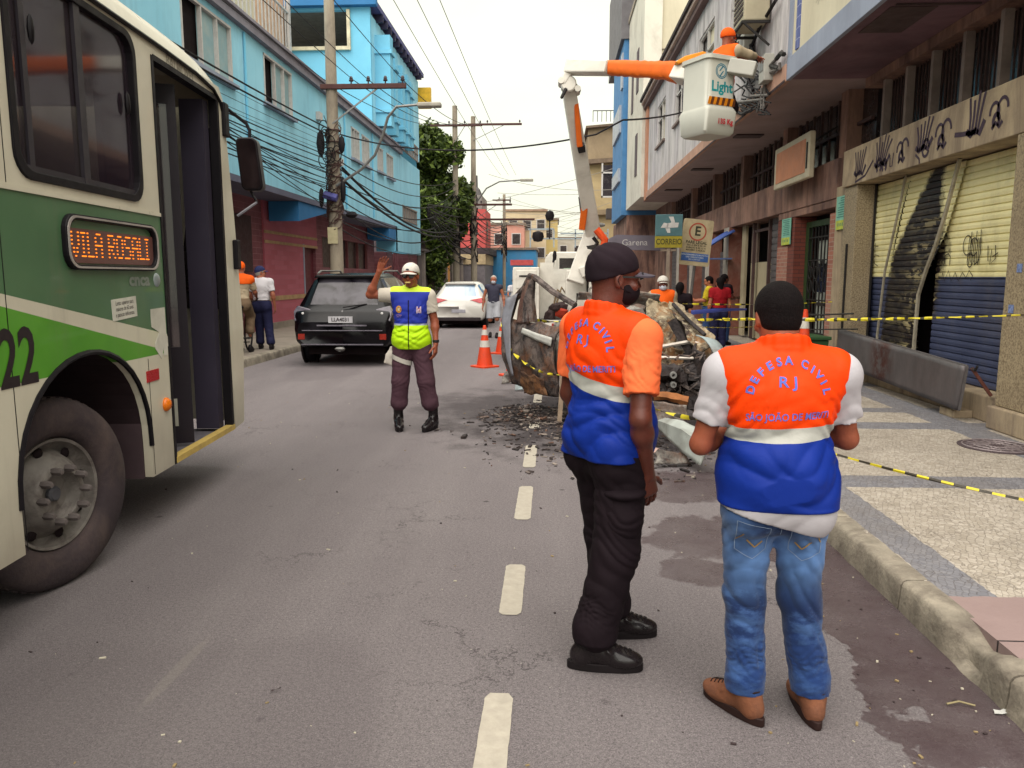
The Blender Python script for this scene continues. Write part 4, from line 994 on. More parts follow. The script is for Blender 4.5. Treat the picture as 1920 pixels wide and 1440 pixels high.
# ---- cream tower, narrow blue building, curved beige building further along on the right
C_ = empty('cream_building', (3.8, 33, 0), label='tall cream building rising behind the weathered roofline, dark windows at its top', cat='building')
def PC(o, root): o.location = -root.location; return o
mb = MB(); mb.bb(3.9, 10, 30.1, 36, 7.9, 19); PC(mb.build('wall', M_creamw, C_), C_)
mb = MB(); mb.bb(3.25, 3.9, 30.0, 36, 4.6, 12.6); mb.bb(3.9, 10, 31.0, 36, 4.6, 7.9); PC(mb.build('wall', mat('white_wall', '#d0cabd', .8, .05, 1, dirt='#948b80', dirt_sc=.7, dirt_amt=.6), C_), C_)
mb = MB(); mb.bb(4.6, 10, 31.2, 36, 0, 4.6); PC(mb.build('ground_floor', M_mauve, C_), C_)
mb = MB(); mb.bb(3.2, 3.95, 30.0, 36, 12.6, 12.8); mb.bb(3.85, 10, 30.05, 30.1, 9.7, 9.76).bb(3.85, 10, 30.05, 30.1, 9.9, 9.93); PC(mb.build('trim', mat('taupe_trim', '#978a7c', .8), C_), C_)
for q in ((3.86, 3.9, 32, 35.5, 12.9, 14.4), (5.55, 6.4, 30.02, 30.1, 12.2, 16), (3.22, 3.25, 31.6, 32.3, 5.6, 7.2), (3.22, 3.25, 33.6, 34.2, 8.4, 10.2), (3.22, 3.25, 31.6, 32.3, 8.8, 10.4)): PC(MB().bb(*q).build('window', mat('dark_opening', '#55484d', .7), C_), C_)  # dark mauve-grey plates set in as windows
mb = MB(); mb.bb(3.9, 3.95, 36.05, 38, 12.8, 18); PC(mb.build('wall', mat('ochre_wall', '#b89d62', .8), C_), C_)
D_ = empty('blue_building', (3.3, 39, 0), label='narrow bright blue building with grey metal top beyond the cream one', cat='building')
mb = MB(); mb.bb(3.05, 7, 36.1, 42, 4.4, 12.0); PC(mb.build('wall', mat('bright_blue_wall', '#4a7fb0', .7, .1, 1, dirt='#3c5a80', dirt_sc=1), D_), D_)
mb = MB(); mb.bb(3.3, 7, 36.1, 44, 0, 4.4); PC(mb.build('wall', M_mauve, D_), D_)
for q in ((2.95, 3.05, 37, 41, 6, 6.6), (2.95, 3.05, 37, 41, 8.2, 9.4), (2.98, 3.05, 36.3, 37, 10, 11.5)): PC(MB().bb(*q).build('window', mat('pale_window', '#a6aab2', .5), D_), D_)
mb = MB(); mb.bb(2.9, 3.6, 36, 44, 12, 16); PC(mb.build('metal_screen', mat('grey_metal_screen', '#6d6a6e', .7, .2, 2), D_), D_)
E_ = empty('curved_building', (6, 58, 0), label='old beige building with rounded corner, long window row and tiled roof beyond the truck', cat='building')
def arc(x0, x1, y, dep, z0, z1, mb):
    n = 14; vs = []
    for z in (z0, z1):
        for i in range(n + 1):
            u = i / n; vs.append((x0 + (x1 - x0) * u, y - dep * math.sin(PI * min(1, u * 1.2) / 2 + 0) + dep, z))
        vs += [(x1, y + 12, z), (x0, y + 12, z)]
    m = n + 3; return mb.add(vs, [tuple(range(m))[::-1], tuple(range(m, 2 * m))] + [(i, (i + 1) % m, m + (i + 1) % m, m + i) for i in range(m)])
M_bge = mat('old_beige_wall', '#b09c76', .85, .15, .5, dirt='#7a6851', dirt_sc=.3, dirt_amt=.7)
mb = MB(); arc(2.5, 12, 55, 2.2, 0, 9.8, mb); PC(mb.build('wall', M_bge, E_), E_)
mb = MB(); arc(2.3, 12, 54.6, 2.2, 6.0, 6.35, mb); arc(2.4, 12, 54.7, 2.2, 9.8, 12.0, mb); PC(mb.build('balcony', mat('dirty_beige_balcony', '#8f7d64', .85, .2, .6, dirt='#5f5146', dirt_sc=.5), E_), E_)
mb = MB(); arc(2.2, 12, 54.4, 2.2, 9.55, 9.85, mb); arc(2.2, 12, 54.4, 2.2, 12.0, 12.15, mb); PC(mb.build('cornice', mat('dark_cornice', '#6b5b4d', .8), E_), E_)
mb = MB()
for i in range(30): mb.bb(2.6 + i * .3, 2.64 + i * .3, 55.2, 55.25, 12.15, 12.9)
mb.bb(2.6, 11.4, 55.18, 55.24, 12.85, 12.9); PC(mb.build('railing', M_iron, E_), E_)
mb = MB(); mb.add([(4, 56, 12.9), (12, 56, 12.9), (12, 62, 17), (7, 62, 17)], [(0, 1, 2, 3)]); PC(mb.build('roof', mat('grey_tile_roof', '#74685c', .85, .2, 2), E_), E_)
mb = MB()
for i in range(8): mb.bb(3.2 + i * .75, 3.85 + i * .75, 52.58, 52.78, 6.9, 8.9)
PC(mb.build('window', M_dglass, E_), E_)
mb = MB()
for i in range(9): mb.bb(3.1 + i * .75, 3.2 + i * .75, 52.5, 52.6, 6.8, 9.0)
mb.bb(3.1, 9.2, 52.5, 52.6, 8.35, 8.45).bb(3.1, 9.2, 52.5, 52.6, 6.8, 6.9); PC(mb.build('window_frame', M_wwf, E_), E_)
mb = MB(); mb.bb(4.3, 5.3, 52.5, 52.7, 3.2, 5.6); PC(mb.build('window', mat('purple_shutter', '#6d5258', .7), E_), E_)
mb = MB(); G = lambda u, v: (6.2 + u, 52.72, 4.4 + v); 
for r_ in (.45, .62): stroke(mb, [(r_ * math.cos(a / 10 * PI), r_ * math.sin(a / 10 * PI)) for a in range(21)], .05, G)
put_text(mb, 'R', .6, G, .01); PC(mb.build('emblem', mat('faded_red_lettering', '#8d5b4a', .8), E_), E_)
# ac boxes on that facade, grey store awning with lettering, blue awning, pennant
o = MB().bb(3.4, 4.6, 51.3, 52.3, 5.35, 6.0).build('window_unit', mat('dark_unit', '#3f393a', .7), None, label='dark box unit hanging on the beige rounded building', cat='air conditioner')
aw = empty('store_awning', (3.6, 33, 0), label='grey wavy store awning with white lettering behind the black cap', cat='awning')
mb = MB(); mb.prism([(2.1, 2.75), (2.3, 3.2), (2.6, 3.35), (4.6, 3.3), (4.6, 2.7)], lambda u, v, w: (u - 3.6, w - .2, v), .4); mb.build('canopy', mat('grey_awning', '#6d6670', .7, .1, 3), aw)
mb = MB(); put_text(mb, 'Garena', .36, lambda u, v: (-.25 + u, -.205, 3.02 + v)); mb.build('lettering', M_wwf, aw)
ab = empty('blue_awning', (3.8, 19.7, 2.35), label='small sagging bright blue awning left of the boarded shop', cat='awning')
mb = MB(); mb.grid(lambda u, v: (-.25 + u * .9 * (1 - .1 * v), -.1 + .5 * v, .28 - .45 * (1 - u) ** 1.2 + .05 * math.sin(v * 9) + .1 * u), 8, 6); oo = mb.build('canopy', mat('blue_tarpaulin', '#4a62a8', .5, .15, 4), ab, smooth=True); so_ = oo.modifiers.new('s', 'SOLIDIFY'); so_.thickness = .02
MB().bb(-.3, .6, -.1, .4, -.3, -.27).build('valance', mat('blue_tarp_dark', '#5f72a5', .6), ab)

# orange box sign
sg = empty('box_sign', (4.25, 14.2, 3.6), label='cream box sign with blank orange face hung over the grille door', cat='sign')
mb = MB(); mb.bb(-.12, -.02, -1.0, 1.0, -.37, .37); o = mb.build('box', mat('cream_sign_box', '#bdb29a', .6, .1, 3, dirt='#8d7f69', dirt_sc=2), sg, bev=.02)
MB().bb(-.13, -.121, -.82, .85, -.27, .27).build('panel', mat('faded_orange_panel', '#bf7f5e', .6, .15, 3, dirt='#9c6a50', dirt_sc=2), sg)
MB().bb(-.135, -.12, -.93, -.89, -.22, .2).build('slot', M_iron, sg); MB().beam((-.02, 0, 0), (.3, 0, 0), .05).beam((-.02, -.6, .2), (.45, -.6, .5), .03).build('bracket', M_iron, sg)

# green business stickers on piers
def poster(px0, py0, px1, py1, X, lab):
    a, b = aX(px0, py0, X), aX(px1, py1, X); r = empty('poster', (X, (a.y + b.y) / 2, (a.z + b.z) / 2), label=lab, cat='poster'); h = (a.z - b.z) / 2; w = abs(a.y - b.y) / 2
    MB().bb(-.012, 0, -w, w, -h, h).build('sheet', mat('mint_poster', '#7fb8a4', .6, .15, 9), r); MB().bb(-.016, -.012, -w * .9, w * .9, -h, -h * .45).build('footer', mat('yellow_green_print', '#b5bd4a', .6, .2, 9), r)
    mb = MB(); rr = random.Random(int(px0))
    for i in range(9): z = h * .9 - i * h * .14; mb.bb(-.0165, -.0125, -w * .75, w * rr.uniform(.2, .8), z - h * .04, z)
    for i in range(4): mb.bb(-.0165, -.0125, w * (.6 - i * .35), w * (.45 - i * .35), -h * .8, -h * .6)
    mb.build('print', mat('teal_print', '#2f6f6b', .6), r)
poster(1571, 370, 1590, 428, 4.385, 'tall green and yellow poster right of the iron grille door')
poster(1468, 412, 1482, 458, 4.395, 'tall green and yellow poster left of the iron grille door, under the lintel')

# ================================================================ left-hand building
M_blue = NT('sky_blue_render'); t = M_blue
_c = t.mix(t.ramp(t.noise(.35, 6, .65), [(.3, 0), (.7, 1)]), lin('#86c3da'), lin('#9cd4e8'))
_c = t.mix(t.ramp(t.noise(1.6, 7, .7, t.mapping((1, 1, .18))), [(.48, 0), (.72, .55)]), _c, lin('#6a9bb2')); t.set(col=_c, rough=.8); t.bump(t.noise(14, 4), .12, .01); M_blue = t.m
M_cyan = mat('brighter_cyan_render', '#78bedb', .8, .08, .6, .1, 12, dirt='#4f9abb', dirt_sc=.5)
M_dblue = mat('deep_blue_paint', '#2f6c9e', .75, .1, 1)
M_burg = brickmat('burgundy_tile', '#6a353d', '#7a4048', '#8f6268', bw=.5, bh=.16)
M_pink = brickmat('rose_painted_brick', '#a04d59', '#ab5a69', '#9a5360', bw=.5, bh=.14)
LB = empty('blue_building', (-7.5, 25, 0), label='long sky blue building with burgundy ground floor on the far pavement', cat='building')
def PL(mb, name, m, **k): o = mb.build(name, m, LB, **k); o.location = -LB.location; return o
lw = [(14.9, 17.2, 5.75, 6.95), (19.1, 21.1, 5.8, 6.95), (27.2, 28.3, 5.7, 6.75), (28.7, 29.8, 5.7, 6.75), (31.2, 32.2, 5.8, 6.75), (32.9, 34.2, 5.8, 6.75)]
mb = MB(); upwall(mb, -7.15, 6, 34.6, 3.85, 7.1, lw); PL(mb, 'wall', M_blue)
M_wsh = mat('pale_glass_shutter', '#86a4ab', .5, .12, 3, dirt='#a9a79a', dirt_sc=3)
for i, (a, b, c, d) in enumerate(lw):
    mb = MB()
    for y in (a, a + (b - a) * .36, a + (b - a) * .68, b - .05): mb.bb(-7.06, -6.98, y, y + .05, c, d)
    mb.bb(-7.06, -6.975, a, b, c, c + .05).bb(-7.06, -6.975, a, b, d - .05, d); f = PL(mb, 'window', M_wwf)
    mb = MB(); mb.bb(-7.08, -7.06, a + (b - a) * .36 if i < 2 else a, b, c, d); mb.build('shutter_panel', M_wsh, f)
    mb = MB(); mb.bb(-7.14, -7.12, a, b, c, d); mb.build('pane', M_dark, f)
    mb = MB(); mb.bb(-7.0, -6.88, a - .1, b + .1, c - .08, c - .003); mb.build('sill', M_lblue, f)
# deep part of the wall beyond, hanging lower, with pilasters
mb = MB(); upwall(mb, -7.15, 34.6, 41, 2.75, 7.1, [(36.2, 39.9, 4.25, 4.9)]); PL(mb, 'wall', M_blue)
M_lat = mat('brown_grey_lattice', '#8d8079', .7, .2, 5)
mb = MB()
for i in range(9): mb.bb(-7.03, -6.98, 36.2 + i * .45, 36.3 + i * .45, 4.25, 4.9)
for z in (4.22, 4.86): mb.bb(-7.04, -6.97, 36.15, 40.0, z, z + .06)
PL(mb, 'window', M_lat); MB_ = MB(); MB_.bb(-7.14, -7.12, 36.2, 39.9, 4.25, 4.9); PL(MB_, 'pane', M_wsh)
mb = MB()
for i in range(10): mb.bb(-7.0, -6.95, 36.2 + i * .45, 36.3 + i * .45, 7.4, 8.1)
for z in (7.4, 7.75, 8.08): mb.bb(-7.0, -6.94, 36.2, 40.4, z, z + .06)
PL(mb, 'window', M_lat)
mb = MB(); mb.bb(-7.0, -7.9, 34.6, 34.9, 2.75, 3.85); mb.bb(-7.15, -8.9, 40.85, 41, 2.75, 11.6); PL(mb, 'wall', M_cyan)
mb = MB(); mb.bb(-8.3, -7.0, 6, 34.6, 3.70, 3.849); PL(mb, 'soffit', mat('lilac_soffit', '#5f6072', .8, .1, 1))  # even lilac-grey underside
mb = MB(); mb.prism([(21.5, 3.69), (24.9, 3.69), (21.5, 3.15)], lambda u, v, w: (-7.9 + w, u, v), .85); PL(mb, 'bracket', M_dblue)
mb = MB(); mb.bb(-7.95, -7.01, 33.2, 34.6, 3.2, 3.69); PL(mb, 'bracket', M_dblue)
mb = MB(); mb.bb(-7.2, -6.86, 6, 35.8, 7.101, 7.3); mb.bb(-7.2, -6.80, 6, 35.9, 7.301, 7.37); PL(mb, 'cornice', mat('dirty_grey_cornice', '#827e88', .8, .2, 2, dirt='#5c5661', dirt_sc=.8))
for y in (17.9, 26.3, 30.3): PL(MB().tube([(-6.97, y, 3.9), (-6.97, y, 7.05)], .03, 6), 'down_pipe', M_cyan)
PL(MB().tube([(-6.98, 24.2, 3.86), (-6.98, 24.2, 5.6), (-6.98, 24.9, 5.6)], .012, 5), 'wall_cable', M_cable)
for y, z in ((23.2, 6.2), (25.4, 5.2)): PL(MB().bb(-6.995, -6.88, y, y + .3, z, z + .22), 'wall_box', M_wwf)
# draped blue sheeting above the cornice
mb = MB(); mb.grid(lambda u, v: (-7.25 - .9 * v + .05 * math.sin(u * 50 + v * 5), 8 + 26 * u, 7.37 + v * (.75 + .22 * math.sin(u * 31) + .1 * math.sin(u * 77)) + .05 * math.sin(u * 90)), 150, 8); o = PL(mb, 'roof_sheeting', mat('blue_sheeting', '#79c2d4', .5, .1, 2), smooth=True)
# tall rear block with covered terrace
mb = MB(); mb.bb(-14, -12.05, 30.5, 30.7, 7.4, 11.7).bb(-12.05, -7.0, 30.5, 30.7, 7.4, 10.2).bb(-7.75, -7.0, 30.5, 30.7, 10.2, 11.7).bb(-12.05, -7.75, 30.5, 30.7, 11.6, 11.7); PL(mb, 'wall', M_cyan)
mb = MB(); mb.bb(-12.05, -7.75, 30.38, 30.5, 10.15, 10.28).bb(-7.87, -7.75, 30.38, 30.5, 10.28, 11.6).bb(-12.05, -11.9, 30.38, 30.5, 10.28, 11.6); PL(mb, 'terrace_frame', mat('cream_trim', '#c9bfa4', .7))
mb = MB(); mb.bb(-12.05, -7.7, 34.5, 34.6, 7.5, 11.7); mb.add([(-12, 30.7, 11.65), (-7.75, 30.7, 11.65), (-7.75, 34.5, 11.6), (-12, 34.5, 11.6)], [(0, 1, 2, 3)]); PL(mb, 'terrace_wall', mat('warm_grey_ceiling', '#7a746c', .8))  # one warm grey for the terrace back wall and ceiling
mb = MB(); mb.bb(-7.15, -7.0, 30.7, 41, 7.5, 11.5); PL(mb, 'wall', M_blue)
for i, y in enumerate((31.2, 33.2, 34.8, 35.9, 36.8)):
    mb = MB(); mb.bb(-7.0, -6.62 if i else -6.4, y, y + .55, 7.5, 10.9 - .1 * i); mb.bb(-7.02, -6.55 if i else -6.33, y - .08, y + .63, 10.2 - .1 * i, 10.35 - .1 * i).bb(-7.02, -6.55 if i else -6.33, y - .08, y + .63, 8.0, 8.12); PL(mb, 'column', M_cyan)
mb = MB(); mb.bb(-14.2, -6.7, 30.2, 30.5, 11.7, 12.0); PL(mb, 'roof_edge', M_dblue)
mb = MB(); mb.bb(-14, -6.75, 30.5, 41.3, 11.75, 11.95); PL(mb, 'roof', mat('violet_roof_edge', '#4b4a78', .7))
for i in range(12): PL(MB().bb(-7.1, -6.72, 31.5 + i * .8, 31.62 + i * .8, 11.45, 11.745), 'rafter', mat('dark_rafter', '#2d2940', .7))
o = MB().bb(-7.0, -6.35, 40.9, 41.2, 10.2, 11.2).build('hanging_sign', mat('yellow_sign', '#d0a32c', .6), None, label='small yellow sign sticking out at the far corner of the blue building', cat='sign')
# ground floor
mb = MB(); mb.bb(-8.2, -8.0, 6, 21.2, .15, 3.7); PL(mb, 'wall', M_burg); mb = MB(); mb.bb(-7.99, -7.94, 13.5, 20.3, 1.75, 3.2); PL(mb, 'window', mat('brown_roller', '#3b2426', .7, .2, 6))
mb = MB(); mb.bb(-8.2, -7.95, 21.2, 24.6, .15, 3.7).bb(-8.2, -7.95, 24.6, 26.0, 2.6, 3.7); PL(mb, 'wall', M_pink)
mb = MB(); mb.bb(-8.15, -8.1, 24.6, 26.0, .15, 2.6); PL(mb, 'door', mat('dark_red_door', '#5a1f2a', .6)); mb = MB(); mb.bb(-8.1, -7.93, 24.5, 24.6, .15, 2.65); PL(mb, 'door_frame', M_lblue)
M_stripe = mat('tan_stripe', '#a58763', .8)
mb = MB(); mb.bb(-7.95, -7.93, 21.2, 26.0, 2.82, 2.9).bb(-7.95, -7.93, 21.2, 26, 2.55, 2.63); mb.bb(-7.95, -7.93, 21.2, 24.6, .95, 1.08); PL(mb, 'stripe', M_stripe)
mb = MB(); mb.bb(-7.95, -7.9, 21.2, 24.6, .15, .33); PL(mb, 'plinth', M_walkL)
mb = MB(); mb.bb(-8.2, -8.0, 26.0, 34.6, .15, 1.95).bb(-8.2, -8.0, 26.0, 34.6, 3.0, 3.7).bb(-8.2, -8.0, 26, 26.7, 1.95, 3.0).bb(-8.2, -8.0, 33.3, 34.6, 1.95, 3.0); PL(mb, 'wall', M_burg)
mb = MB(); mb.bb(-8.15, -8.12, 26.7, 33.3, 1.95, 3.0); PL(mb, 'pane', mat('brown_pane', '#3a2628', .5, .3, 3))
mb = MB()
for y in (26.7, 28.4, 30.1, 31.7, 33.25): mb.bb(-8.1, -8.0, y, y + .08, 1.95, 3.0)
PL(mb, 'window_frame', mat('maroon_frame', '#6d3d3f', .7))
mb = MB(); mb.bb(-8.2, -7.6, 35.4, 36.6, .15, 2.75).bb(-8.2, -7.2, 38.5, 41, .15, 2.75); PL(mb, 'wall', M_burg)
mb = MB(); mb.bb(-8.8, -8.7, 34.6, 41, .15, 2.75); PL(mb, 'inner_wall', M_dark); mb = MB()
for y in (37.0, 37.5, 38.0): mb.tube([(-7.6, y, .15), (-7.6, y, 2.75)], .05, 6)
PL(mb, 'post', mat('rose_post', '#8a5158', .7))
mb = MB(); mb.bb(-14, -7.1, 6, 30.5, 7.05, 7.1).bb(-14, -8.2, 5.9, 6, .1, 7.1).bb(-8.15, -7.15, 5.9, 6, 3.85, 7.1); PL(mb, 'roof', M_blue)
# rooftop room with white railing (behind)
rt = empty('rooftop_room', (-11.1, 26, 7.5), label='cream rooftop room with white vertical railing above the blue wall', cat='building')
MB().bb(-2.5, 1.0, -4, 3.2, 0, 4.3).build('wall', M_creamw, rt)
mb = MB()
for i in range(26): mb.bb(1.35, 1.39, -5 + i * .33, -4.96 + i * .33, .2, 4.2 if i % 6 == 0 else 3.6)
mb.bb(1.33, 1.41, -5, 3.4, 3.6, 3.66).bb(1.33, 1.41, -5, 3.4, .9, .95).bb(1.33, 1.42, 3.2, 3.4, 0, 4.4); mb.build('railing', M_wwf, rt)
MB().bb(1.0, 1.2, 1.0, 3.3, 0, 4.3).build('pillar', mat('peach_wall', '#c9a78e', .8), rt)
# ================================================================ poles, wires, trees, the far street
M_pole = NT('concrete_pole'); t = M_pole
_c = t.mix(t.ramp(t.noise(2.2, 7, .7, t.mapping((1, 1, .35))), [(.4, 0), (.7, .9)]), lin('#948978'), lin('#5b4f47')); t.set(col=_c, rough=.9); t.bump(t.noise(30, 4), .3, .01); M_pole = t.m
M_wood = mat('dark_cross_arm', '#4b2f2c', .8, .2, 6)
def pole(x, y, h, lab, r0=.18, r1=.12, arms=(), sq=False, lamp=None, mess=True, z0=.15, notes=True):
    o = empty('utility_pole', (x, y, z0), label=lab, cat='utility pole', group='utility poles along the far pavement')
    mb = MB(); mb.lathe([(r0, 0), (r0 * .97, h * .2), ((r0 + r1) / 2, h * .5), (r1, h)], n=12); mb.build('shaft', M_pole, o, smooth=True)
    for (z, x0, x1, n) in arms:
        mb = MB(); mb.bb(x0, x1, -.06 - r1, .06 - r1, z - .06, z + .06); a = mb.build('cross_arm', M_wood, o, bev=.008)
        for k in range(n):
            xx = x0 + (x1 - x0) * (.36 + .60 * k / max(1, n - 1)); mb = MB(); mb.lathe([(.02, 0), (.02, .06), (.055, .07), (.06, .1), (.04, .12), (.05, .14), (.03, .19), (.0, .2)], (xx, -r1, z + .06), n=8, cap=False); mb.build('insulator', mat('brown_insulator', '#3b3036', .4), a, smooth=True)
        mb = MB(); mb.beam((0, -r1, z - .95), (x0 + (x1 - x0) * .66, -r1, z - .06), .035); mb.build('brace', M_metal, a)
    return o
p1 = pole(-5.86, 20.9, 9.5, 'large utility pole wrapped in cables beside the dark parked car', .19, .13, [(6.38, -.25, 2.0, 4)])
rr = random.Random(3)
mb = MB()
for i in range(60):
    a = rr.uniform(0, 6.28); z = rr.uniform(2.9, 5.4); h = rr.uniform(.2, .9); q = []
    for j in range(6):
        aa = a + j * .5; q.append((.2 * math.cos(aa) + rr.uniform(-.03, .03), .2 * math.sin(aa) + rr.uniform(-.03, .03), z + h * (j / 5 - .5) + rr.uniform(-.08, .08)))
    mb.tube(q, rr.uniform(.008, .018), 5)
for z in (4.1, 4.4, 5.0, 5.3, 3.2): mb.tube([(.19 * math.cos(a / 8 * PI), .19 * math.sin(a / 8 * PI), z) for a in range(17)], .02, 5)
mb.build('cable_wrap', M_cableb, p1, smooth=True)
mb = MB()
for i in range(9):
    a = rr.uniform(2.4, 5.5); z = rr.uniform(4.5, 5.4); c = Vector((.28 * math.cos(a), .24 * math.sin(a), z)); mb.tube([c + Vector((.12 * math.cos(b / 6 * PI), 0, .2 * math.sin(b / 6 * PI))) for b in range(13)], .014, 5)
mb.build('cable_coil', M_cable, p1, smooth=True)
for (c, d) in (((-.32, -.15, 3.55), (.12, .1, .45)), ((.28, -.2, 3.75), (.13, .16, .6)), ((.5, -.2, 3.1), (.3, .14, .16)), ((.3, -.25, 4.9), (.16, .12, .4)), ((-.3, -.1, 4.95), (.2, .16, .6))):
    mb = MB(); mb.blob(c, [q / 1.7 for q in d], 8, .12, int(c[2] * 10)); mb.build('splice_box', M_cable, p1, smooth=True)
mb = MB(); mb.tube([(-.2, -.3, 3.62), (.14, -.3, 3.52)], .1, 8); mb.build('splice_box', mat('blue_violet_closure', '#4a4a86', .5), p1, smooth=True)
mb = MB(); mb.bb(-.17, .1, -.2, -.19, 2.35, 2.78); mb.build('notice', mat('cream_notice', '#b5aa88', .7), p1)
mb = MB(); mb.bb(-.08, .16, -.195, -.188, 1.15, 1.5).bb(-.0, .1, -.2, -.19, .95, 1.35); mb.build('notice', mat('torn_paper', '#b5ac9c', .8, .3, 20), p1)
mb = MB(); mb.tube([(.1, -.2, 3.85), (.8, -.3, 4.25), (1.2, -.4, 4.6), (1.45, -.5, 5.1), (1.6, -.6, 5.5), (1.85, -.7, 5.74), (2.5, -.75, 5.78)], .035, 6); sl_ = mb.build('lamp_arm', M_metal, p1, smooth=True)
mb = MB(); mb.box((2.7, -.75, 5.76), (.6, .26, .11)); mb.build('street_lamp', mat('lamp_head', '#9b958a', .5), sl_, bev=.03)
p2 = pole(-5.75, 46, 11.2, 'nearer of the two far utility poles by the tree', .2, .14, [(10.1, -1.4, 1.6, 3)]); p3 = pole(-5.0, 49, 11.2, 'right-hand far utility pole beside the red building', .2, .14, [(10.7, -.3, 3.0, 2), (5.9, -.6, 2.4, 2), (5.0, -.4, 3.8, 0)])
p4 = pole(-4.3, 68, 8.5, 'most distant thin pole with cable clump over the blue wall', .15, .12, [(8.0, -1.0, .6, 2)])
for p, zz in ((p2, (2.5, 6)), (p3, (2.5, 6.2)), (p4, (3, 6))):
    mb = MB()
    for i in range(30):
        a = rr.uniform(0, 6.28); z = rr.uniform(*zz); mb.tube([(.24 * math.cos(a + j * .6), .24 * math.sin(a + j * .6), z + rr.uniform(-.4, .4)) for j in range(5)], .035, 4)
    mb.build('cable_wrap', M_cable, p)
mb = MB(); mb.tube([(0, 0, 5.8), (.8, 0, 6.9), (1.6, 0, 7.3), (3.0, 0, 7.4)], .05, 6); a = mb.build('lamp_arm', M_metal, p3, smooth=True); mb = MB(); mb.box((3.3, 0, 7.38), (.8, .3, .15)); mb.build('street_lamp', mat('lamp_head', '#9b958a', .5), a, bev=.03)

# cables: (name, list of runs) each a thing
def wires(lab, runs, r=.012, m=None, name='overhead_cable', group='overhead cables'):
    mb = MB()
    for a, b, sag in runs: mb.tube(catenary(a, b, sag, 22), r, 5)
    return mb.build(name, m or M_cable, None, smooth=True, label=lab, cat='cable', group=group)
X1, Y1 = -5.86, 20.9
for k, (dx, dz) in enumerate(((-.2, 0), (.55, 0), (.95, 0), (1.85, 0))):
    wires('bare wire %s on the near cross arm, running towards the bus' % ('nearest the shaft', 'second from the shaft', 'third from the shaft', 'at the outer end')[k], [((X1 + dx, Y1, 6.75), (X1 + dx * .9 + .2, -14, 7.6), .55)], .009)
    wires('bare wire %s on the near cross arm, running to the far pole' % ('nearest the shaft', 'second from the shaft', 'third from the shaft', 'at the outer end')[k], [((X1 + dx, Y1, 6.75), (-5.75 + dx * .8, 46, 10.4), .5)], .012)
wires('pair of thick cables crossing in front of the blue building above the bus mirror', [((X1, Y1, 5.45), (X1 - .3, -10, 6.1), .5), ((X1, Y1, 5.3), (X1 - .3, -10, 5.95), .5)], .018)
wires('thin cables in front of the pale blue windows', [((X1, Y1, 5.2 - .12 * i), (X1 + .1, -10, 5.3 - .18 * i), .35 + .05 * (i % 3)) for i in range(4)], .005)
wires('thick sagging bundle of dark cables reaching the near pole from behind the bus mirror', [((X1 + .05 * math.sin(i * 2), Y1 - .1, 4.75 - .12 * i), (X1 - .1 + .08 * math.cos(i * 3), -10, 4.95 + .03 * (i % 4)), .38 + .04 * (i % 4)) for i in range(8)], .013)
wires('loose thin cables splaying out left of the near pole', [((X1, Y1 - .1, 4.3 - .16 * i), (X1 + .02 * i, 10, 4.62 + .02 * i), .12 + .1 * (i % 3)) for i in range(7)], .010)
wires('long bundle of sagging cables between the near pole and the far poles', [((X1 + .1, Y1 + .1, 4.9 - .2 * i), (-5.7, 46, 7.2 - .28 * i), .55 + .25 * (i % 4)) for i in range(11)], .017)
wires('heavy dark cable pair dropping past the lattice window towards the tree', [((X1 + .2, Y1 + .1, 4.5), (-5.6, 46, 4.6), .95), ((X1 + .2, Y1 + .1, 4.2), (-5.6, 46, 4.2), .75)], .04)
wires('messy cables between the far poles and the most distant pole', [((-5.2, 47 + .2 * i, 6.2 - .25 * i), (-4.3, 68, 6.2 - .2 * i), .5 + .2 * (i % 3)) for i in range(9)], .03)
wires('messy cables sagging in front of the tree', [((-5.8, 36, 4.9 - .05 * i), (-5.2, 49, 5.7 - .3 * i), .25 * (i % 4)) for i in range(12)], .03)
for i, (q, z) in enumerate(((.609, 9), (.52, 9), (.435, 9))):
    wires('faint high wire running along the street in the sky, %s of three' % ('left', 'middle', 'right')[i], [((-q * (z - CH), -4, z + .6), (-q * (z - CH) * 1.05, 70, z + 1.5), .6)], .012, mat('pale_wire', '#8d8880', .6))
A_, B_2 = Vector((X1 + .2, Y1, 5.35)), aY(1118, 252, 15.2)
C_2 = aY(1168, 225, 15)
wires('single dark cable strung across the street behind the boom', [(A_, B_2, .35), (B_2, C_2, .0), (C_2, aX(1300, 205, 3.3), .05)], .018)
rr = random.Random(9)
wires('many thin wires crossing the street far away', [((-4.5 + rr.uniform(-.5, .5), 52 + 2.4 * i, 5.0 + rr.uniform(0, 4)), (4.5, 52 + 2.4 * i + rr.uniform(-4, 4), 5.0 + rr.uniform(0, 4)), rr.uniform(.1, .7)) for i in range(26)], .016, mat('pale_wire', '#9b968e', .6))

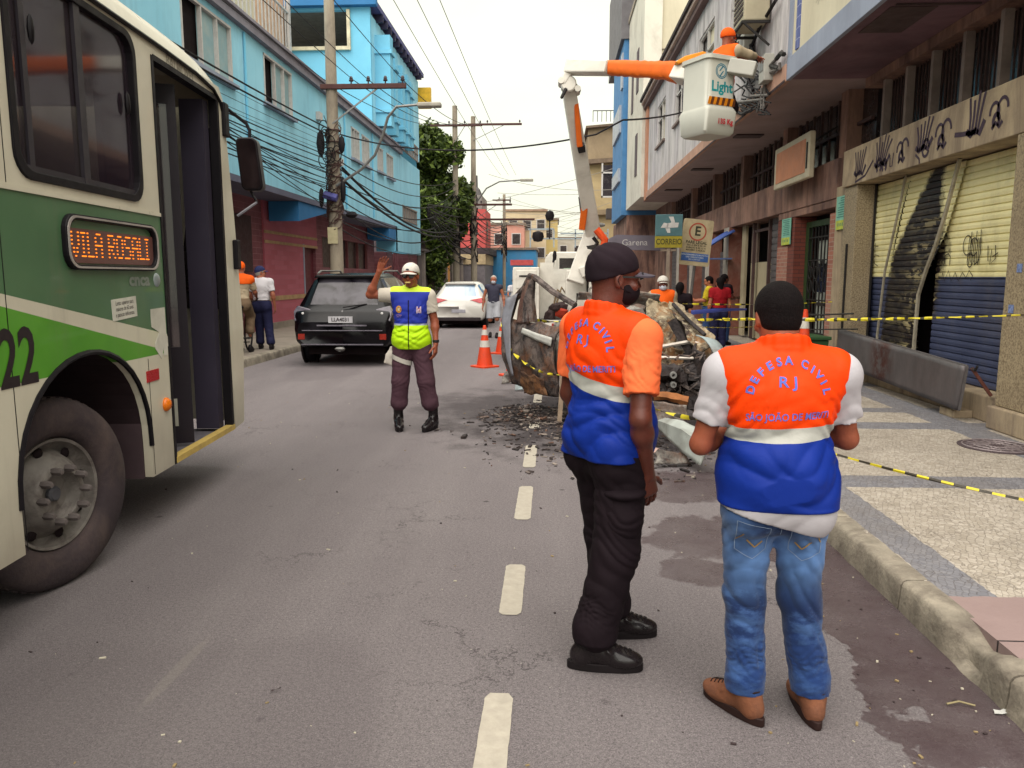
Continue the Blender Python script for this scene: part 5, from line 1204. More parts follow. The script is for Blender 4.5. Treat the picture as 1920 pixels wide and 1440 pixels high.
# ---- trees
def tree(x, y, h, R_, lab, seed, n=5200, z0=.1, trunk=.25, drop=.35, leafs=.12, cols=('#2c3a14', '#5d6e2b'), cat='tree', ncl=34):
    o = empty('tree', (x, y, z0), label=lab, cat=cat); r = random.Random(seed); tk = MB()
    tk.tube([(0, 0, 0), (.1, .1, h * .25), (-.1, .1, h * .5), (.1, 0, h * .8)], [trunk, trunk * .8, trunk * .6, trunk * .2], 8)
    cl = []
    for i in range(ncl):
        a = r.uniform(0, 6.28); z = h * r.uniform(.32, .95); q = R_ * math.sin(PI * min(1, max(.25, (z / h - .15) / .95))) ** .7 * r.uniform(.1, .9); c = Vector((q * math.cos(a), q * math.sin(a), z)); cl.append((c, r.uniform(.14, .3) * R_))
        if i % 3 == 0: tk.tube([(0, 0, z * .65), c * .5 + Vector((0, 0, z * .4)), c], [trunk * .35, trunk * .2, trunk * .08], 5)
    tk.build('trunk', mat('bark', '#4a3d33', .9, .3, 6), o, smooth=True)
    mb = MB()
    for i in range(n):
        c, s = r.choice(cl); d = Vector((r.gauss(0, 1), r.gauss(0, 1), r.gauss(0, .75))); d = d.normalized() * s * r.uniform(.55, 1.1); p = c + d + Vector((0, 0, -abs(r.gauss(0, drop)) * s))
        u = Vector((r.gauss(0, 1), r.gauss(0, 1), r.gauss(0, .6))).normalized(); w = u.cross(Vector((r.gauss(0, 1), r.gauss(0, 1), r.gauss(0, 1)))).normalized(); q = leafs * r.uniform(.6, 1.4)
        mb.m(r.choice((0, 0, 1, 2))).add([p - u * q, p + w * q * .45, p + u * q, p - w * q * .45], [(0, 1, 2, 3)])
    a, b = lin(cols[0]), lin(cols[1])
    ms = [leafm(cols[0] + str(k), [a[i] + (b[i] - a[i]) * k / 2 for i in range(3)]) for k in range(3)]
    mb.build('crown', ms, o); return o
def leafm(n, c):
    n = 'leaf_' + n.strip('#')
    if n in _M: return _M[n]
    t = NT(n); t.set(col=t.mix(t.noise(.8, 3), scol(c, .6), scol(c, 1.5)), rough=.65, spec=.3); t.b.inputs['Transmission Weight'].default_value = 0; _M[n] = t.m; return t.m
tree(-7.7, 47.5, 11.0, 3.0, 'big dark green tree overhanging the wall beyond the blue building', 2, 26000, leafs=.19, ncl=60)
tree(-7.1, 44.5, 6.2, 1.7, 'drooping dark foliage against the far edge of the blue building', 5, 7000, leafs=.17, drop=1.4)
tree(-5.2, 84, 6.5, 3.2, 'small light green tree in the distance in front of the blue wall', 6, 2500, leafs=.25, cols=('#566e25', '#7c9439'))

# ---- wall with tarpaulins, fence and far houses on the left
M_gw = mat('stained_grey_wall', '#6b6262', .9, .3, .8, .3, 12, dirt='#3b3236', dirt_sc=.6, dirt_amt=.85)
fw = empty('yard_wall', (-7.2, 52, 0), label='stained grey yard wall under the tree behind the white hatchback', cat='wall')
mb = MB(); mb.bb(-.2, 0, -10.8, 26, 0, 3.0); mb.build('wall', M_gw, fw)
mb = MB()
for i in range(11): mb.bb(0, .15, -9.6 + i * 3, -9.2 + i * 3, 0, 3.1)
mb.build('pilaster', mat('paler_grey_pier', '#8a807a', .9, .2, 2), fw); MB().bb(-.3, .22, -10.8, 26, 3.0, 3.12).build('coping', M_gw, fw)
MB().bb(.01, .05, -.5, 1.6, 1.2, 2.6).build('board', mat('amber_board', '#b5782f', .7, .2, 3), fw); MB().bb(.01, .06, 2.4, 4.6, 0, 2.9).build('gate', mat('dark_rust_gate', '#4b2f2e', .8), fw)
MB().bb(-5, -.5, -5, 4, 3.0, 4.2).build('shack', mat('purple_grey_shack', '#6d6066', .9, .3, 1), fw)
for i, (y, z, s, c, lb) in enumerate(((45.5, 4.3, 1.4, '#a8aba6', 'crumpled pale grey tarpaulin hung over the yard wall'), (47.6, 4.7, 1.2, '#6fa3bd', 'crumpled light blue tarpaulin hung over the yard wall'), (50.6, 4.4, 1.4, '#b5ada3', 'dusty white tarpaulin bundle nearest the far poles'), (49.2, 3.9, .8, '#7fb0bd', 'small turquoise cloth strip between the tarpaulins'))):
    mb = MB(); rr = random.Random(i); mb.grid(lambda u, v: (-6.7 + .35 * noise.noise(Vector((u * 4, v * 4, i))), y - s + 2 * s * u + .2 * noise.noise(Vector((u * 6, v * 5, 9))), z - s * .7 * v * 1.4 + .6 + .35 * noise.noise(Vector((u * 5, v * 3, i + 5)))), 18, 12)
    o = mb.build('tarpaulin', mat('tarp_%s' % c.strip('#'), c, .6, .25, 3), None, smooth=True, label=lb, cat='tarpaulin', group='tarpaulins over the yard wall'); sm = o.modifiers.new('s', 'SOLIDIFY'); sm.thickness = .02
rb = empty('red_building', (-5.4, 62, 0), label='narrow coral red building with grey tower top beyond the far poles', cat='building')
MB().bb(-3, .0, 0, 5, 3.9, 6.9).build('wall', mat('coral_wall', '#b5504d', .8, .12, 1, dirt='#8a3c40', dirt_sc=.5), rb); MB().bb(-1.3, -.3, .1, 5, 6.9, 8.0).build('tower', mat('grey_tower', '#7d7774', .8), rb)
MB().bb(-3, .3, -.1, 10, 3.4, 3.9).build('canopy', mat('dark_canopy', '#3b3336', .8), rb); MB().bb(-3, 0, -.1, 10, 2.6, 3.4).build('fascia', mat('tan_fascia', '#a59273', .8), rb); MB().bb(-3, -.05, 0, 10, 0, 2.6).build('shopfront', mat('grey_roller', '#6a6468', .7), rb)
mb = MB(); mb.bb(.0, .06, 1, 1.8, 4.6, 6); mb.build('window', M_dglass, rb); MB().lathe([(.5, 0), (.3, .5), (.12, .7), (.1, 1.6)], (-.8, 1, 8.0), n=8).build('water_tank', mat('dark_tank', '#4b4748', .7), rb)
def far(name, x0, x1, y, z1, c, lab, win=3, fl=2, roof=None, dep=8):
    o = empty('house', ((x0 + x1) / 2, y, 0), label=lab, cat='house'); w = (x1 - x0) / 2
    MB().bb(-w, w, 0, dep, 0, z1).build('wall', mat(name, c, .85, .12, .6, dirt='#6f6358', dirt_sc=.3), o)
    MB().bb(-w - .15, w + .15, -.15, dep + .1, z1, z1 + .2).build('roof', mat(name + '_roof', roof or '#7b6d62', .8), o)
    for f in range(fl):
        for i in range(win):
            a = -w + 2 * w * (i + .3) / win; z = z1 - 1.9 - f * 2.8
            if z > .8: fr = MB().bb(a, a + .9, -.06, -.005, z, z + 1.1).build('window', M_wwf, o); MB().bb(a + .08, a + .82, -.08, -.061, z + .08, z + 1.02).build('pane', M_dglass, fr)
    return o
far('cream_house', -5.0, -.8, 80, 8.2, '#bfae90', 'pale cream house with tiled roof far down the street', 3, 2, '#8d7462')
far('pink_house', -6.3, -2.9, 76, 6.6, '#c58e80', 'faded pink house left of the distant cream house', 2, 2)
far('blue_house', -5.6, -1.6, 70, 4.0, '#3f86b8', 'low vivid blue house in front of the distant cream one', 0, 1)
far('yellow_house', -1.6, .4, 84, 7.6, '#c5b078', 'narrow pale yellow house next to the distant cream one', 1, 2)
far('tan_house', -11.5, -7.5, 62, 7.8, '#a89684', 'tan house behind the tarpaulins', 2, 2)
far('white_house', .2, 7, 95, 6.2, '#b3aca0', 'low whitish house closing the end of the street', 4, 2)
sf = empty('shop_stall', (-2.9, 60, 0), label='turquoise and red shop stall front far beyond the pedestrian in grey vest', cat='stall')
MB().bb(-.2, 1.2, 0, 2, 1.4, 2.4).build('counter', mat('turquoise_panel', '#3fb3a6', .5), sf); MB().bb(-.4, 1.3, -.4, 2, 2.5, 2.9).build('awning', mat('red_fascia', '#b04a4a', .6), sf); MB().bb(-.2, 1.2, 0, 2, 0, 1.4).build('base', M_wwf, sf); MB().bb(.1, .8, -.02, 0, 1.6, 2.2).build('opening', M_dark, sf)
# ================================================================ bus
BA = R(4.5)
bus = empty('bus', (-2.40, 3.45, 0), BA, label='green and white city bus with open front door, left edge of the street', cat='bus')
from mathutils.geometry import tessellate_polygon
def plate(mb, outer, holes, fn, t):
    polys = [[Vector((u, v, 0)) for u, v in p] for p in [outer] + holes]; flat = [p for q in polys for p in q]; n = len(flat)
    tr = tessellate_polygon(polys); vs = [fn(p.x, p.y, 0) for p in flat] + [fn(p.x, p.y, t) for p in flat]
    fs = [tuple(f) for f in tr] + [tuple(i + n for i in f)[::-1] for f in tr]; b = 0
    for q in polys:
        m = len(q); fs += [(b + i, b + (i + 1) % m, n + b + (i + 1) % m, n + b + i) for i in range(m)]; b += m
    return mb.add(vs, fs)
def livery():
    t = NT('bus_livery'); x = t.xyz(); y, z = x[1], x[2]
    white = t.mix(t.ramp(t.noise(2.5, 6), [(.4, 0), (.8, .5)]), lin('#c2bcaa'), lin('#a39b8a')); gr = t.mix(t.ramp(t.noise(1.5, 4), [(.3, 0), (.7, 1)]), lin('#3f5f42'), lin('#4a6b4a')); li = t.mix(t.ramp(t.noise(1.5, 4), [(.3, 0), (.7, 1)]), lin('#43821f'), lin('#55942a'))
    top = t.math('SUBTRACT', 1.511, t.math('MULTIPLY', y, .177)); bot = t.math('SUBTRACT', 1.448, t.math('MULTIPLY', y, .21)); base = t.math('SUBTRACT', 1.145, t.math('MULTIPLY', y, .01))
    col = t.mix(t.math('GREATER_THAN', z, base), white, li); col = t.mix(t.math('GREATER_THAN', z, bot), col, white); col = t.mix(t.math('GREATER_THAN', z, top), col, gr); col = t.mix(t.math('GREATER_THAN', z, 2.01), col, white); col = t.mix(t.math('GREATER_THAN', y, 2.6), col, white)
    # road dirt splashed up the skirt
    d = t.math('MULTIPLY', t.ramp(t.math('ADD', z, t.math('MULTIPLY', t.noise(3, 5), .35)), [(.45, 1), (1.0, 0)]), .7)
    col = t.mix(d, col, lin('#7d7264')); col = t.mix(t.math('MULTIPLY', t.ramp(t.noise(2, 6, .7, t.mapping((1, 3, .25))), [(.55, 0), (.8, 1)]), .3), col, lin('#6f675a'))
    t.set(col=col, rough=t.ramp(t.noise(4, 4), [(.3, .28), (.7, .42)]), spec=.5, coat=.15); return t.m
M_liv = livery()
M_rub = mat('black_rubber', '#141115', .5, .15, 6); M_rimd = mat('dark_bus_frame', '#2a262c', .45, .2, 4)
arch = []
for i in range(21):
    a = PI * i / 20; arch.append((.47 + .67 * math.cos(a), .58 + .64 * math.sin(a) ** .85))
outer = [(-9.2, .37), (-.20, .37)] + arch[::-1] + [(1.14, .38), (1.49, .38), (1.49, 2.97), (2.62, 2.99), (2.70, .38), (2.93, .40), (3.02, 1.2), (2.92, 2.1), (2.78, 3.0), (2.70, 3.08), (-9.2, 3.08)]
win1 = rrect(-.02, 1.22, 2.08, 3.02, .12); win0 = rrect(-1.42, -.20, 2.08, 3.02, .12); win2 = rrect(-2.82, -1.6, 2.08, 3.02, .12)
mb = MB(); plate(mb, outer, [win1, win0, win2], lambda u, v, w: (-w, u, v), .05); body = mb.build('body', M_liv, bus, bev=.004)
# roof shell, lower edge bead, far side, floor
mb = MB(); prof = [(0.0, 3.08), (-.03, 3.17), (-.10, 3.25), (-.3, 3.31), (-1.25, 3.36), (-2.2, 3.31), (-2.4, 3.25), (-2.5, 3.08)]
st = [(-9.2, 0, 0), (1.7, 0, 0), (2.2, .01, .02), (2.5, .03, .05), (2.68, .07, .10), (2.80, .13, .2)]
vs = [(x * (1 - s * .12) - .0, y, z - d - (.14 if i > 4 else 0) * 0) for i, (y, d, s) in enumerate(st) for x, z in prof]; m = len(prof)
fs = [(i * m + j, i * m + j + 1, (i + 1) * m + j + 1, (i + 1) * m + j) for i in range(len(st) - 1) for j in range(m - 1)] + [tuple(range((len(st) - 1) * m, len(st) * m))]
mb.add(vs, fs); M_wh = mat('bus_white', '#c2bcaa', .35, .06, 2, coat=.2, dirt='#8d8575', dirt_sc=1.2, dirt_amt=.4); mb.build('roof', M_wh, bus, smooth=True)
mb = MB(); mb.tube([(.012, -9.2, 3.07), (.012, 1.6, 3.07), (.012, 2.2, 3.06), (.01, 2.55, 3.03), (.006, 2.7, 2.97), (.0, 2.78, 2.85)], .014, 6); mb.build('rain_gutter', M_rub, bus, smooth=True)
mb = MB(); mb.bb(-2.5, -2.45, -9.2, 2.7, .37, 3.08).bb(-2.45, -.05, -9.2, -9.1, .37, 3.08).bb(-2.45, -.75, -9.0, 2.6, .34, .37); mb.build('shell', mat('bus_interior_plum', '#221a20', .8), bus)
mb = MB(); mb.bb(-2.45, -1.2, -9, 1.2, .37, .9).bb(-1.19, -.06, 1.2, 1.48, .37, 1.0); mb.build('floor', mat('bus_floor', '#4a444a', .7), bus)
# front end
mb = MB(); fp = [(-.0, 3.0), (-.25, 3.14), (-1.25, 3.2), (-2.25, 3.14), (-2.5, 3.0)]
mb.grid(lambda u, v: ((-.02 - 2.46 * u), [2.93, 3.02, 2.92, 2.78][int(round(v * 3))] + .22 * math.sin(PI * u), [.40, 1.2, 2.1, 3.05][int(round(v * 3))]), 12, 3); mb.build('front', M_wh, bus, smooth=True)
mb = MB(); mb.grid(lambda u, v: ((-.12 - 2.26 * u), [3.0, 2.93, 2.84][int(round(v * 2))] + .24 * math.sin(PI * u), [1.35, 2.1, 2.8][int(round(v * 2))]), 12, 2); mb.build('windscreen', M_dglass, bus, smooth=True)
MB().bb(.0, .008, -9.1, 1.47, 2.0, 2.022).build('moulding', M_wh, bus)
mb = MB(); mb.bb(.0005, .0015, -.185, -.18, .38, 2.0).bb(.0005, .0015, 1.165, 1.17, .39, 1.12).bb(.0005, .0015, -.11, -.105, 2.03, 3.05); mb.build('panel_seam', M_rub, bus)
for y in (-1.9, -1.1, -.3, .5):
    for x in (-.5, -1.9): mb = MB(); mb.prism(rrect(-.42, .42, 1.0, 1.78, .08, 3), lambda u, v, w, x=x, y=y: (x + u, y + w + (v - 1) * -.12, v + .35), .07); mb.build('seat', mat('seat_blue_grey', '#3d4254', .7, .2, 5), bus)
for y in (-1.5, -.7, .9): MB().tube([(-1.0, y, 1.0), (-1.0, y, 3.0)], .017, 6).build('handrail', mat('worn_steel_rail', '#8d8c95', .35, metal=.6), bus, smooth=True)
# windows
t = NT('bus_tinted_glass'); t.set(col=t.mix(t.noise(1.2, 3), lin('#1c1620'), lin('#3a3038')), rough=.06, spec=.9, alpha=.62); M_bgl = t.m
def bwin(pts, cy, parent=bus):
    ou = [(cy + (u - cy) * 1.035, 2.55 + (v - 2.55) * 1.04) for u, v in pts]; mb = MB(); frame_ring(mb, ou, [(cy + (u - cy) * .965, 2.55 + (v - 2.55) * .955) for u, v in pts], lambda u, v, w: (.012 - w, u, v), .05)
    f = mb.build('window', M_rub, parent, bev=.004)
    mb = MB(); mb.prism(pts, lambda u, v, w: (-.022 - w, u, v), .004); mb.build('pane', M_bgl, f)
    mb = MB(); mb.bb(-.018, .002, cy - .03, cy + .03, 2.1, 3.0); mb.bb(-.018, .0, cy - .56, cy + .56, 2.09, 2.13); mb.bb(-.018, -.005, cy - .50, cy - .46, 2.1, 3.0); mb.build('sash', M_rimd, f)
    mb = MB(); mb.blob((.0, cy + .52, 2.62), (.015, .02, .07), 8, .02); mb.blob((.0, cy - .42, 2.75), (.015, .02, .07), 8, .02); mb.build('latch', M_rub, f, smooth=True)
    return f
for w_, c_ in ((win1, .60), (win0, -.81), (win2, -2.21)): bwin(w_, c_)
mb = MB(); mb.bb(-1.0, -.98, -1.4, -.2, 2.42, 2.56); id_ = mb.build('interior_display', M_rub, bus)
t = NT('amber_led'); t.set(col=lin('#ff8a20'), ecol=lin('#ff7a18'), estr=.42); M_led = t.m
t = NT('dim_led'); t.set(col=lin('#7a2a10'), ecol=lin('#d0451a'), estr=.2); M_led2 = t.m
FONT = {'V': ('10001', '10001', '10001', '10001', '01010', '01010', '00100'), 'I': ('111', '010', '010', '010', '010', '010', '111'), 'L': ('1000', '1000', '1000', '1000', '1000', '1000', '1111'), 'A': ('01110', '10001', '10001', '11111', '10001', '10001', '10001'), 'R': ('11110', '10001', '10001', '11110', '10100', '10010', '10001'), 'O': ('01110', '10001', '10001', '10001', '10001', '10001', '01110'), 'S': ('01111', '10000', '10000', '01110', '00001', '00001', '11110'), ' ': ('00',) * 7, '3': ('11110', '00001', '00001', '01110', '00001', '00001', '11110'), '2': ('01110', '10001', '00001', '00110', '01000', '10000', '11111')}
def leds(mb, s, y0, z0, dy, dz, x, hw=.34):
    y = y0
    for ch in s:
        g = FONT[ch]
        for r_, row in enumerate(g):
            for c_, b in enumerate(row):
                if b == '1': mb.bb(x, x + .002, y + c_ * dy, y + c_ * dy + dy * .8, z0 - r_ * dz - dz * hw, z0 - r_ * dz)
        y += (len(g[0]) + 1) * dy
    return y
mb = MB(); leds(mb, '323', -.62 - .5, 2.54, .018, .016, -.978); mb.build('lettering', M_led2, id_)
# destination display
ds = MB(); ou = rrect(.30, 1.36, 1.655, 1.935, .09, 6); inn = [(.83 + (u - .83) * .93, 1.795 + (v - 1.795) * .80) for u, v in ou]
frame_ring(ds, ou, inn, lambda u, v, w: (.028 - w, u, v), .03); dsp = ds.build('destination_display', M_rub, bus, bev=.006)
mb = MB(); ou2 = [(.83 + (u - .83) * 1.0, 1.795 + (v - 1.795) * 1.0) for u, v in ou]; frame_ring(mb, [(.83 + (u - .83) * .985, 1.795 + (v - 1.795) * .94) for u, v in ou], [(.83 + (u - .83) * .955, 1.795 + (v - 1.795) * .87) for u, v in ou], lambda u, v, w: (.032 - w, u, v), .006); mb.build('trim', mat('worn_chrome', '#b5aeaa', .35, .2, 8, metal=.5), dsp)
t = NT('display_board'); t.set(col=lin('#3c2a2c'), rough=.3, ecol=lin('#7a4a3a'), estr=.06); mb = MB(); mb.bb(.003, .007, .34, 1.32, 1.69, 1.865); mb.build('board', t.m, dsp)
mb = MB(); leds(mb, 'VILA ROSALI', .372, 1.848, .0158, .0198, .008); mb.build('lettering', M_led, dsp)
# lettering, emblems, reflectors, lamp
PT = lambda u0, v0, s=1: (lambda u, v: (.0025, u0 + u, v0 + v))
mb = MB(); put_text(mb, '22', .36, PT(-.13, 1.25), .008, sx=.80); mb.build('lettering', M_blk2, bus)
mb = MB(); put_text(mb, 'cnca', .10, PT(1.12, 1.60), .004, sx=1.5); mb.build('lettering', mat('silver_letters', '#8a938c', .4, metal=.4), bus)
mb = MB(); mb.lathe([(.0, .014), (.03, .012), (.042, .004), (.045, 0)], (0, 1.36, 1.60), 'X', 16, cap=False); mb.build('badge', mat('silver_badge', '#9aa3a6', .35, metal=.5), bus, smooth=True)
mb = MB(); mb.box((.002, .905, 1.44), (.003, .30, .12), M=Matrix.Rotation(R(3), 3, 'X')); nt = mb.build('notice', mat('white_sticker', '#b9b6ab', .5), bus)
mb = MB(); 
for i, s in enumerate(('Lento superior para', 'maiores de 60 anos', 'e pessoas deficientes')): put_text(mb, s, .036, lambda u, v, i=i: (.0045, .905 + u, 1.475 - i * .033 + v + u * .05), sx=.75)
mb.build('lettering', M_blk2, nt)
mb = MB(); mb.prism([(1.24, 1.42), (1.45, 1.425), (1.45, 1.24), (1.50, 1.235), (1.50, 1.17), (1.46, 1.17), (1.46, 1.115), (1.40, 1.115), (1.40, 1.17), (1.36, 1.10), (1.28, 1.17), (1.28, 1.205), (1.35, 1.27), (1.24, 1.31)], lambda u, v, w: (.0012 + w, u, v), .002); mb.build('emblem', mat('white_emblem', '#c0bcb0', .5), bus)
mb = MB(); put_text(mb, 'BALMOVEL', .11, PT(1.95, 3.02), .002, sx=.9); mb.build('lettering', mat('faint_grey_letters', '#938d80', .6), bus)
mb = MB(); mb.bb(0, .006, 1.13, 1.30, .975, 1.045); mb.build('reflector', mat('red_reflector', '#a01c22', .3, .2, 60), bus)
mb = MB(); mb.lathe([(.045, 0), (.045, .012), (.03, .03), (0, .036)], (0, 1.38, .80), 'X', 16, cap=False); mb.build('side_lamp', mat('amber_lens', '#d06a12', .25, .2, 80), bus, smooth=True)
# wheel arch liner and steered wheel
mb = MB(); mb.tube([(.0, .47 + (u - .47) * 1.01, .58 + (v - .58) * 1.01) for u, v in arch], .016, 6); mb.build('arch_trim', M_rub, bus)
mb = MB()
for i in range(20): (u0, v0), (u1, v1) = arch[i], arch[i + 1]; mb.add([(-.05, u0, v0), (-.05, u1, v1), (-.85, u1, v1), (-.85, u0, v0)], [(0, 1, 2, 3)])
mb.add([(-.05, 1.14, .58), (-.85, 1.14, .58), (-.85, 1.14, .37), (-.05, 1.14, .37)], [(0, 1, 2, 3)]); mb.bb(-.87, -.85, -.3, 1.3, .35, 1.3); mb.build('arch_liner', mat('arch_liner', '#2a1f22', .9), bus)
mb = MB(); mb.bb(-.5, -.052, 1.13, 1.17, .37, .9); mb.build('mudguard', mat('dark_mudguard', '#3d2f33', .8), bus)
wh = bpy.data.objects.new('wheel', None); COL.objects.link(wh); wh.parent = bus; wh.location = (-.15, .34, .5); wh.rotation_euler = (0, 0, R(-15))
M_tyre = mat('dusty_tyre', '#362d30', .85, .2, 5, .4, 40, dirt='#5e4f48', dirt_sc=2.5, dirt_amt=.6)
M_rimb = mat('dirty_truck_rim', '#77716c', .6, .3, 6, metal=.2, dirt='#3a302e', dirt_sc=7, dirt_amt=.95)
mb = MB(); mb.lathe([(.30, -.26), (.42, -.28), (.485, -.25), (.5, -.22), (.5, -.02), (.488, .01), (.46, .028), (.40, .038), (.335, .03), (.305, .01), (.295, -.03), (.29, -.08), (.28, -.26)], axis='X', n=56, cap=False); ty = mb.build('tyre', M_tyre, wh, smooth=True, ang=60)
mb = MB()
for i in range(56):
    a = 2 * PI * i / 56
    for x in (-.19, -.12, -.05): mb.box((x, .5 * math.cos(a), .5 * math.sin(a)), (.045, .03, .012), M=Matrix.Rotation(a - PI / 2, 3, 'X'))
mb.build('tread', M_tyre, ty)
mb = MB(); mb.lathe([(.297, -.03), (.29, -.005), (.275, -.01), (.265, -.06), (.235, -.08), (.19, -.015), (.165, .02), (.15, .035), (.125, .035), (.115, .0), (.10, -.03), (.05, -.035), (.0, -.035)], axis='X', n=48, cap=False); rm = mb.build('rim', M_rimb, wh, smooth=True, ang=50)
for i in range(10):
    mb = MB(); a = 2 * PI * i / 10; mb.lathe([(.02, 0), (.02, .045), (.013, .06), (.0, .062)], (.03, .139 * math.cos(a), .139 * math.sin(a)), 'X', 6, cap=False); mb.build('wheel_nut', mat('brown_nut', '#5a5250', .7, .2, 9), rm, smooth=True, ang=30); mb = MB(); mb.lathe([(.04, -.03), (.04, -.01), (.03, .0), (0, .0)], axis='X', n=12, cap=False); mb.build('hub', mat('grey_hub', '#6b6a70', .6), rm)
for i in range(8):
    a = 2 * PI * i / 8 + .2; MB().blob((-.048, .226 * math.cos(a), .226 * math.sin(a)), (.012, .03, .03), 8, .02).build('vent_hole', M_dark, rm, smooth=True)
# doorway
M_dp = mat('door_plum', '#1f1920', .45, .15, 2, spec=.4); M_dp2 = mat('door_violet_grey', '#302b38', .5, .1, 1.5)
mb = MB(); mb.bb(-.06, .006, 1.47, 1.50, .38, 2.99).bb(-.06, .006, 1.5, 2.64, 2.965, 3.0).bb(-.06, .006, 2.62, 2.66, .38, 2.97); dw = mb.build('door_frame', M_rub, bus)
mb = MB(); mb.bb(-1.19, -.06, 1.5, 2.62, .36, .395); mb.bb(-1.19, -.5, 1.5, 2.62, .395, .66); mb.bb(-1.19, -.85, 1.5, 2.62, .66, .92); mb.build('step', mat('bus_step', '#5b575d', .7, .15, 3), bus)
mb = MB(); mb.bb(-.05, .012, 1.49, 2.66, .385, .425); mb.build('step_edge', mat('yellow_tread', '#b59a55', .6, .15, 6, dirt='#6b5a3f', dirt_sc=5), bus)
# folded leaves: two narrow glazed panels standing inwards at the rear side of the opening, one at the front
def leaf(p0, p1, nm='door'):
    a, b = Vector(p0), Vector(p1); d = (b - a); L = d.length; d.normalize(); n = Vector((0, 0, 1)).cross(d)
    fn = lambda u, v, w: tuple(a + d * u + Vector((0, 0, v)) + n * w)
    mb = MB(); frame_ring(mb, [(0, .42), (L, .42), (L, 2.93), (0, 2.93)], [(.06, 1.12), (L - .06, 1.12), (L - .06, 2.8), (.06, 2.8)], fn, .03); o = mb.build(nm, M_dp, bus)
    mb = MB(); mb.prism([(.06, .42), (L - .06, .42), (L - .06, 1.12), (.06, 1.12)], lambda u, v, w: fn(u, v, .008 + w), .014); mb.build('panel', M_rub, o)
    t_ = mb = MB(); mb.prism([(.06, 1.12), (L - .06, 1.12), (L - .06, 2.8), (.06, 2.8)], lambda u, v, w: fn(u, v, .012 + w), .005); mb.build('pane', M_bgl, o); return o, fn, L
o1, f1, L1 = leaf((-.04, 1.56, 0), (-.50, 1.80, 0)); o2, f2, L2 = leaf((-.52, 1.80, 0), (-.06, 1.98, 0)); 
mb = MB(); mb.prism([(.1, .55), (L2 - .1, .55), (L2 - .1, .75), (.1, .75)], lambda u, v, w: f2(u, v, -.004 - w), .004); mb.build('label', mat('grey_label', '#9d9a8e', .6), o2)
mb = MB(); mb.prism([(.1, 1.12), (L2 - .22, 1.12), (L2 - .22, 1.2), (.1, 1.2)], lambda u, v, w: f2(u, v, -.004 - w), .004); mb.build('reflector', mat('red_reflector', '#a01c22', .3, .2, 60), o2)
mb = MB(); mb.bb(-.24, -.06, 2.50, 2.6, .42, 2.95); mb.build('driver_screen', M_dp2, bus)
mb = MB(); mb.tube([(-.2, 2.2, .42), (-.2, 2.2, 2.9)], .016, 6); mb.tube([(-.3, 1.9, 1.0), (-.3, 1.9, 2.9)], .014, 6); mb.build('handrail', mat('worn_steel_rail', '#8d8c95', .35, metal=.6), bus, smooth=True)
mb = MB(); mb.bb(-.02, .03, 2.73, 2.83, 2.72, 2.98).bb(-.0, .04, 2.84, 2.93, 1.68, 1.92); mb.build('mirror_bracket', M_rub, bus, bev=.01)
bpy.context.view_layer.update(); BI = bus.matrix_world.inverted()
wp = lambda px, py, Y: BI @ aY(px, py, Y)
mb = MB(); mb.tube([wp(414, 195, 6.5), wp(440, 215, 6.6), wp(462, 232, 6.65), wp(468, 245, 6.65), wp(468, 264, 6.65)], .014, 6); arm_ = mb.build('mirror_arm', M_rub, bus, smooth=True)
c = wp(470, 309, 6.65); mb = MB(); mb.prism(rrect(-.09, .09, -.22, .22, .05), lambda u, v, w: (c.x + u + .06 * (v / .22) * .35 * -1, c.y - .05 + w, c.z + v), .11); mi_ = mb.build('mirror', mat('mirror_shell', '#151014', .35, .2, 3), arm_, smooth=True, ang=35, bev=.012)
mb = MB(); mb.prism(rrect(-.075, .075, -.2, .2, .04), lambda u, v, w: (c.x + u - .02 * v / .22, c.y - .054 + w * .1, c.z + v), .01); mb.build('glass', mat('mirror_glass', '#2c2225', .12, .6, 2.5, metal=.6), mi_)
mb = MB(); mb.tube([wp(445, 405, 6.6), wp(482, 379, 6.65)], .012, 6); mb.build('mirror_stay', mat('worn_steel_rail', '#8d8c95', .35, metal=.6), bus)
mb = MB(); mb.tube([wp(468, 355, 6.65), wp(482, 379, 6.65)], .01, 6); mb.build('mirror_stay', M_rub, bus)

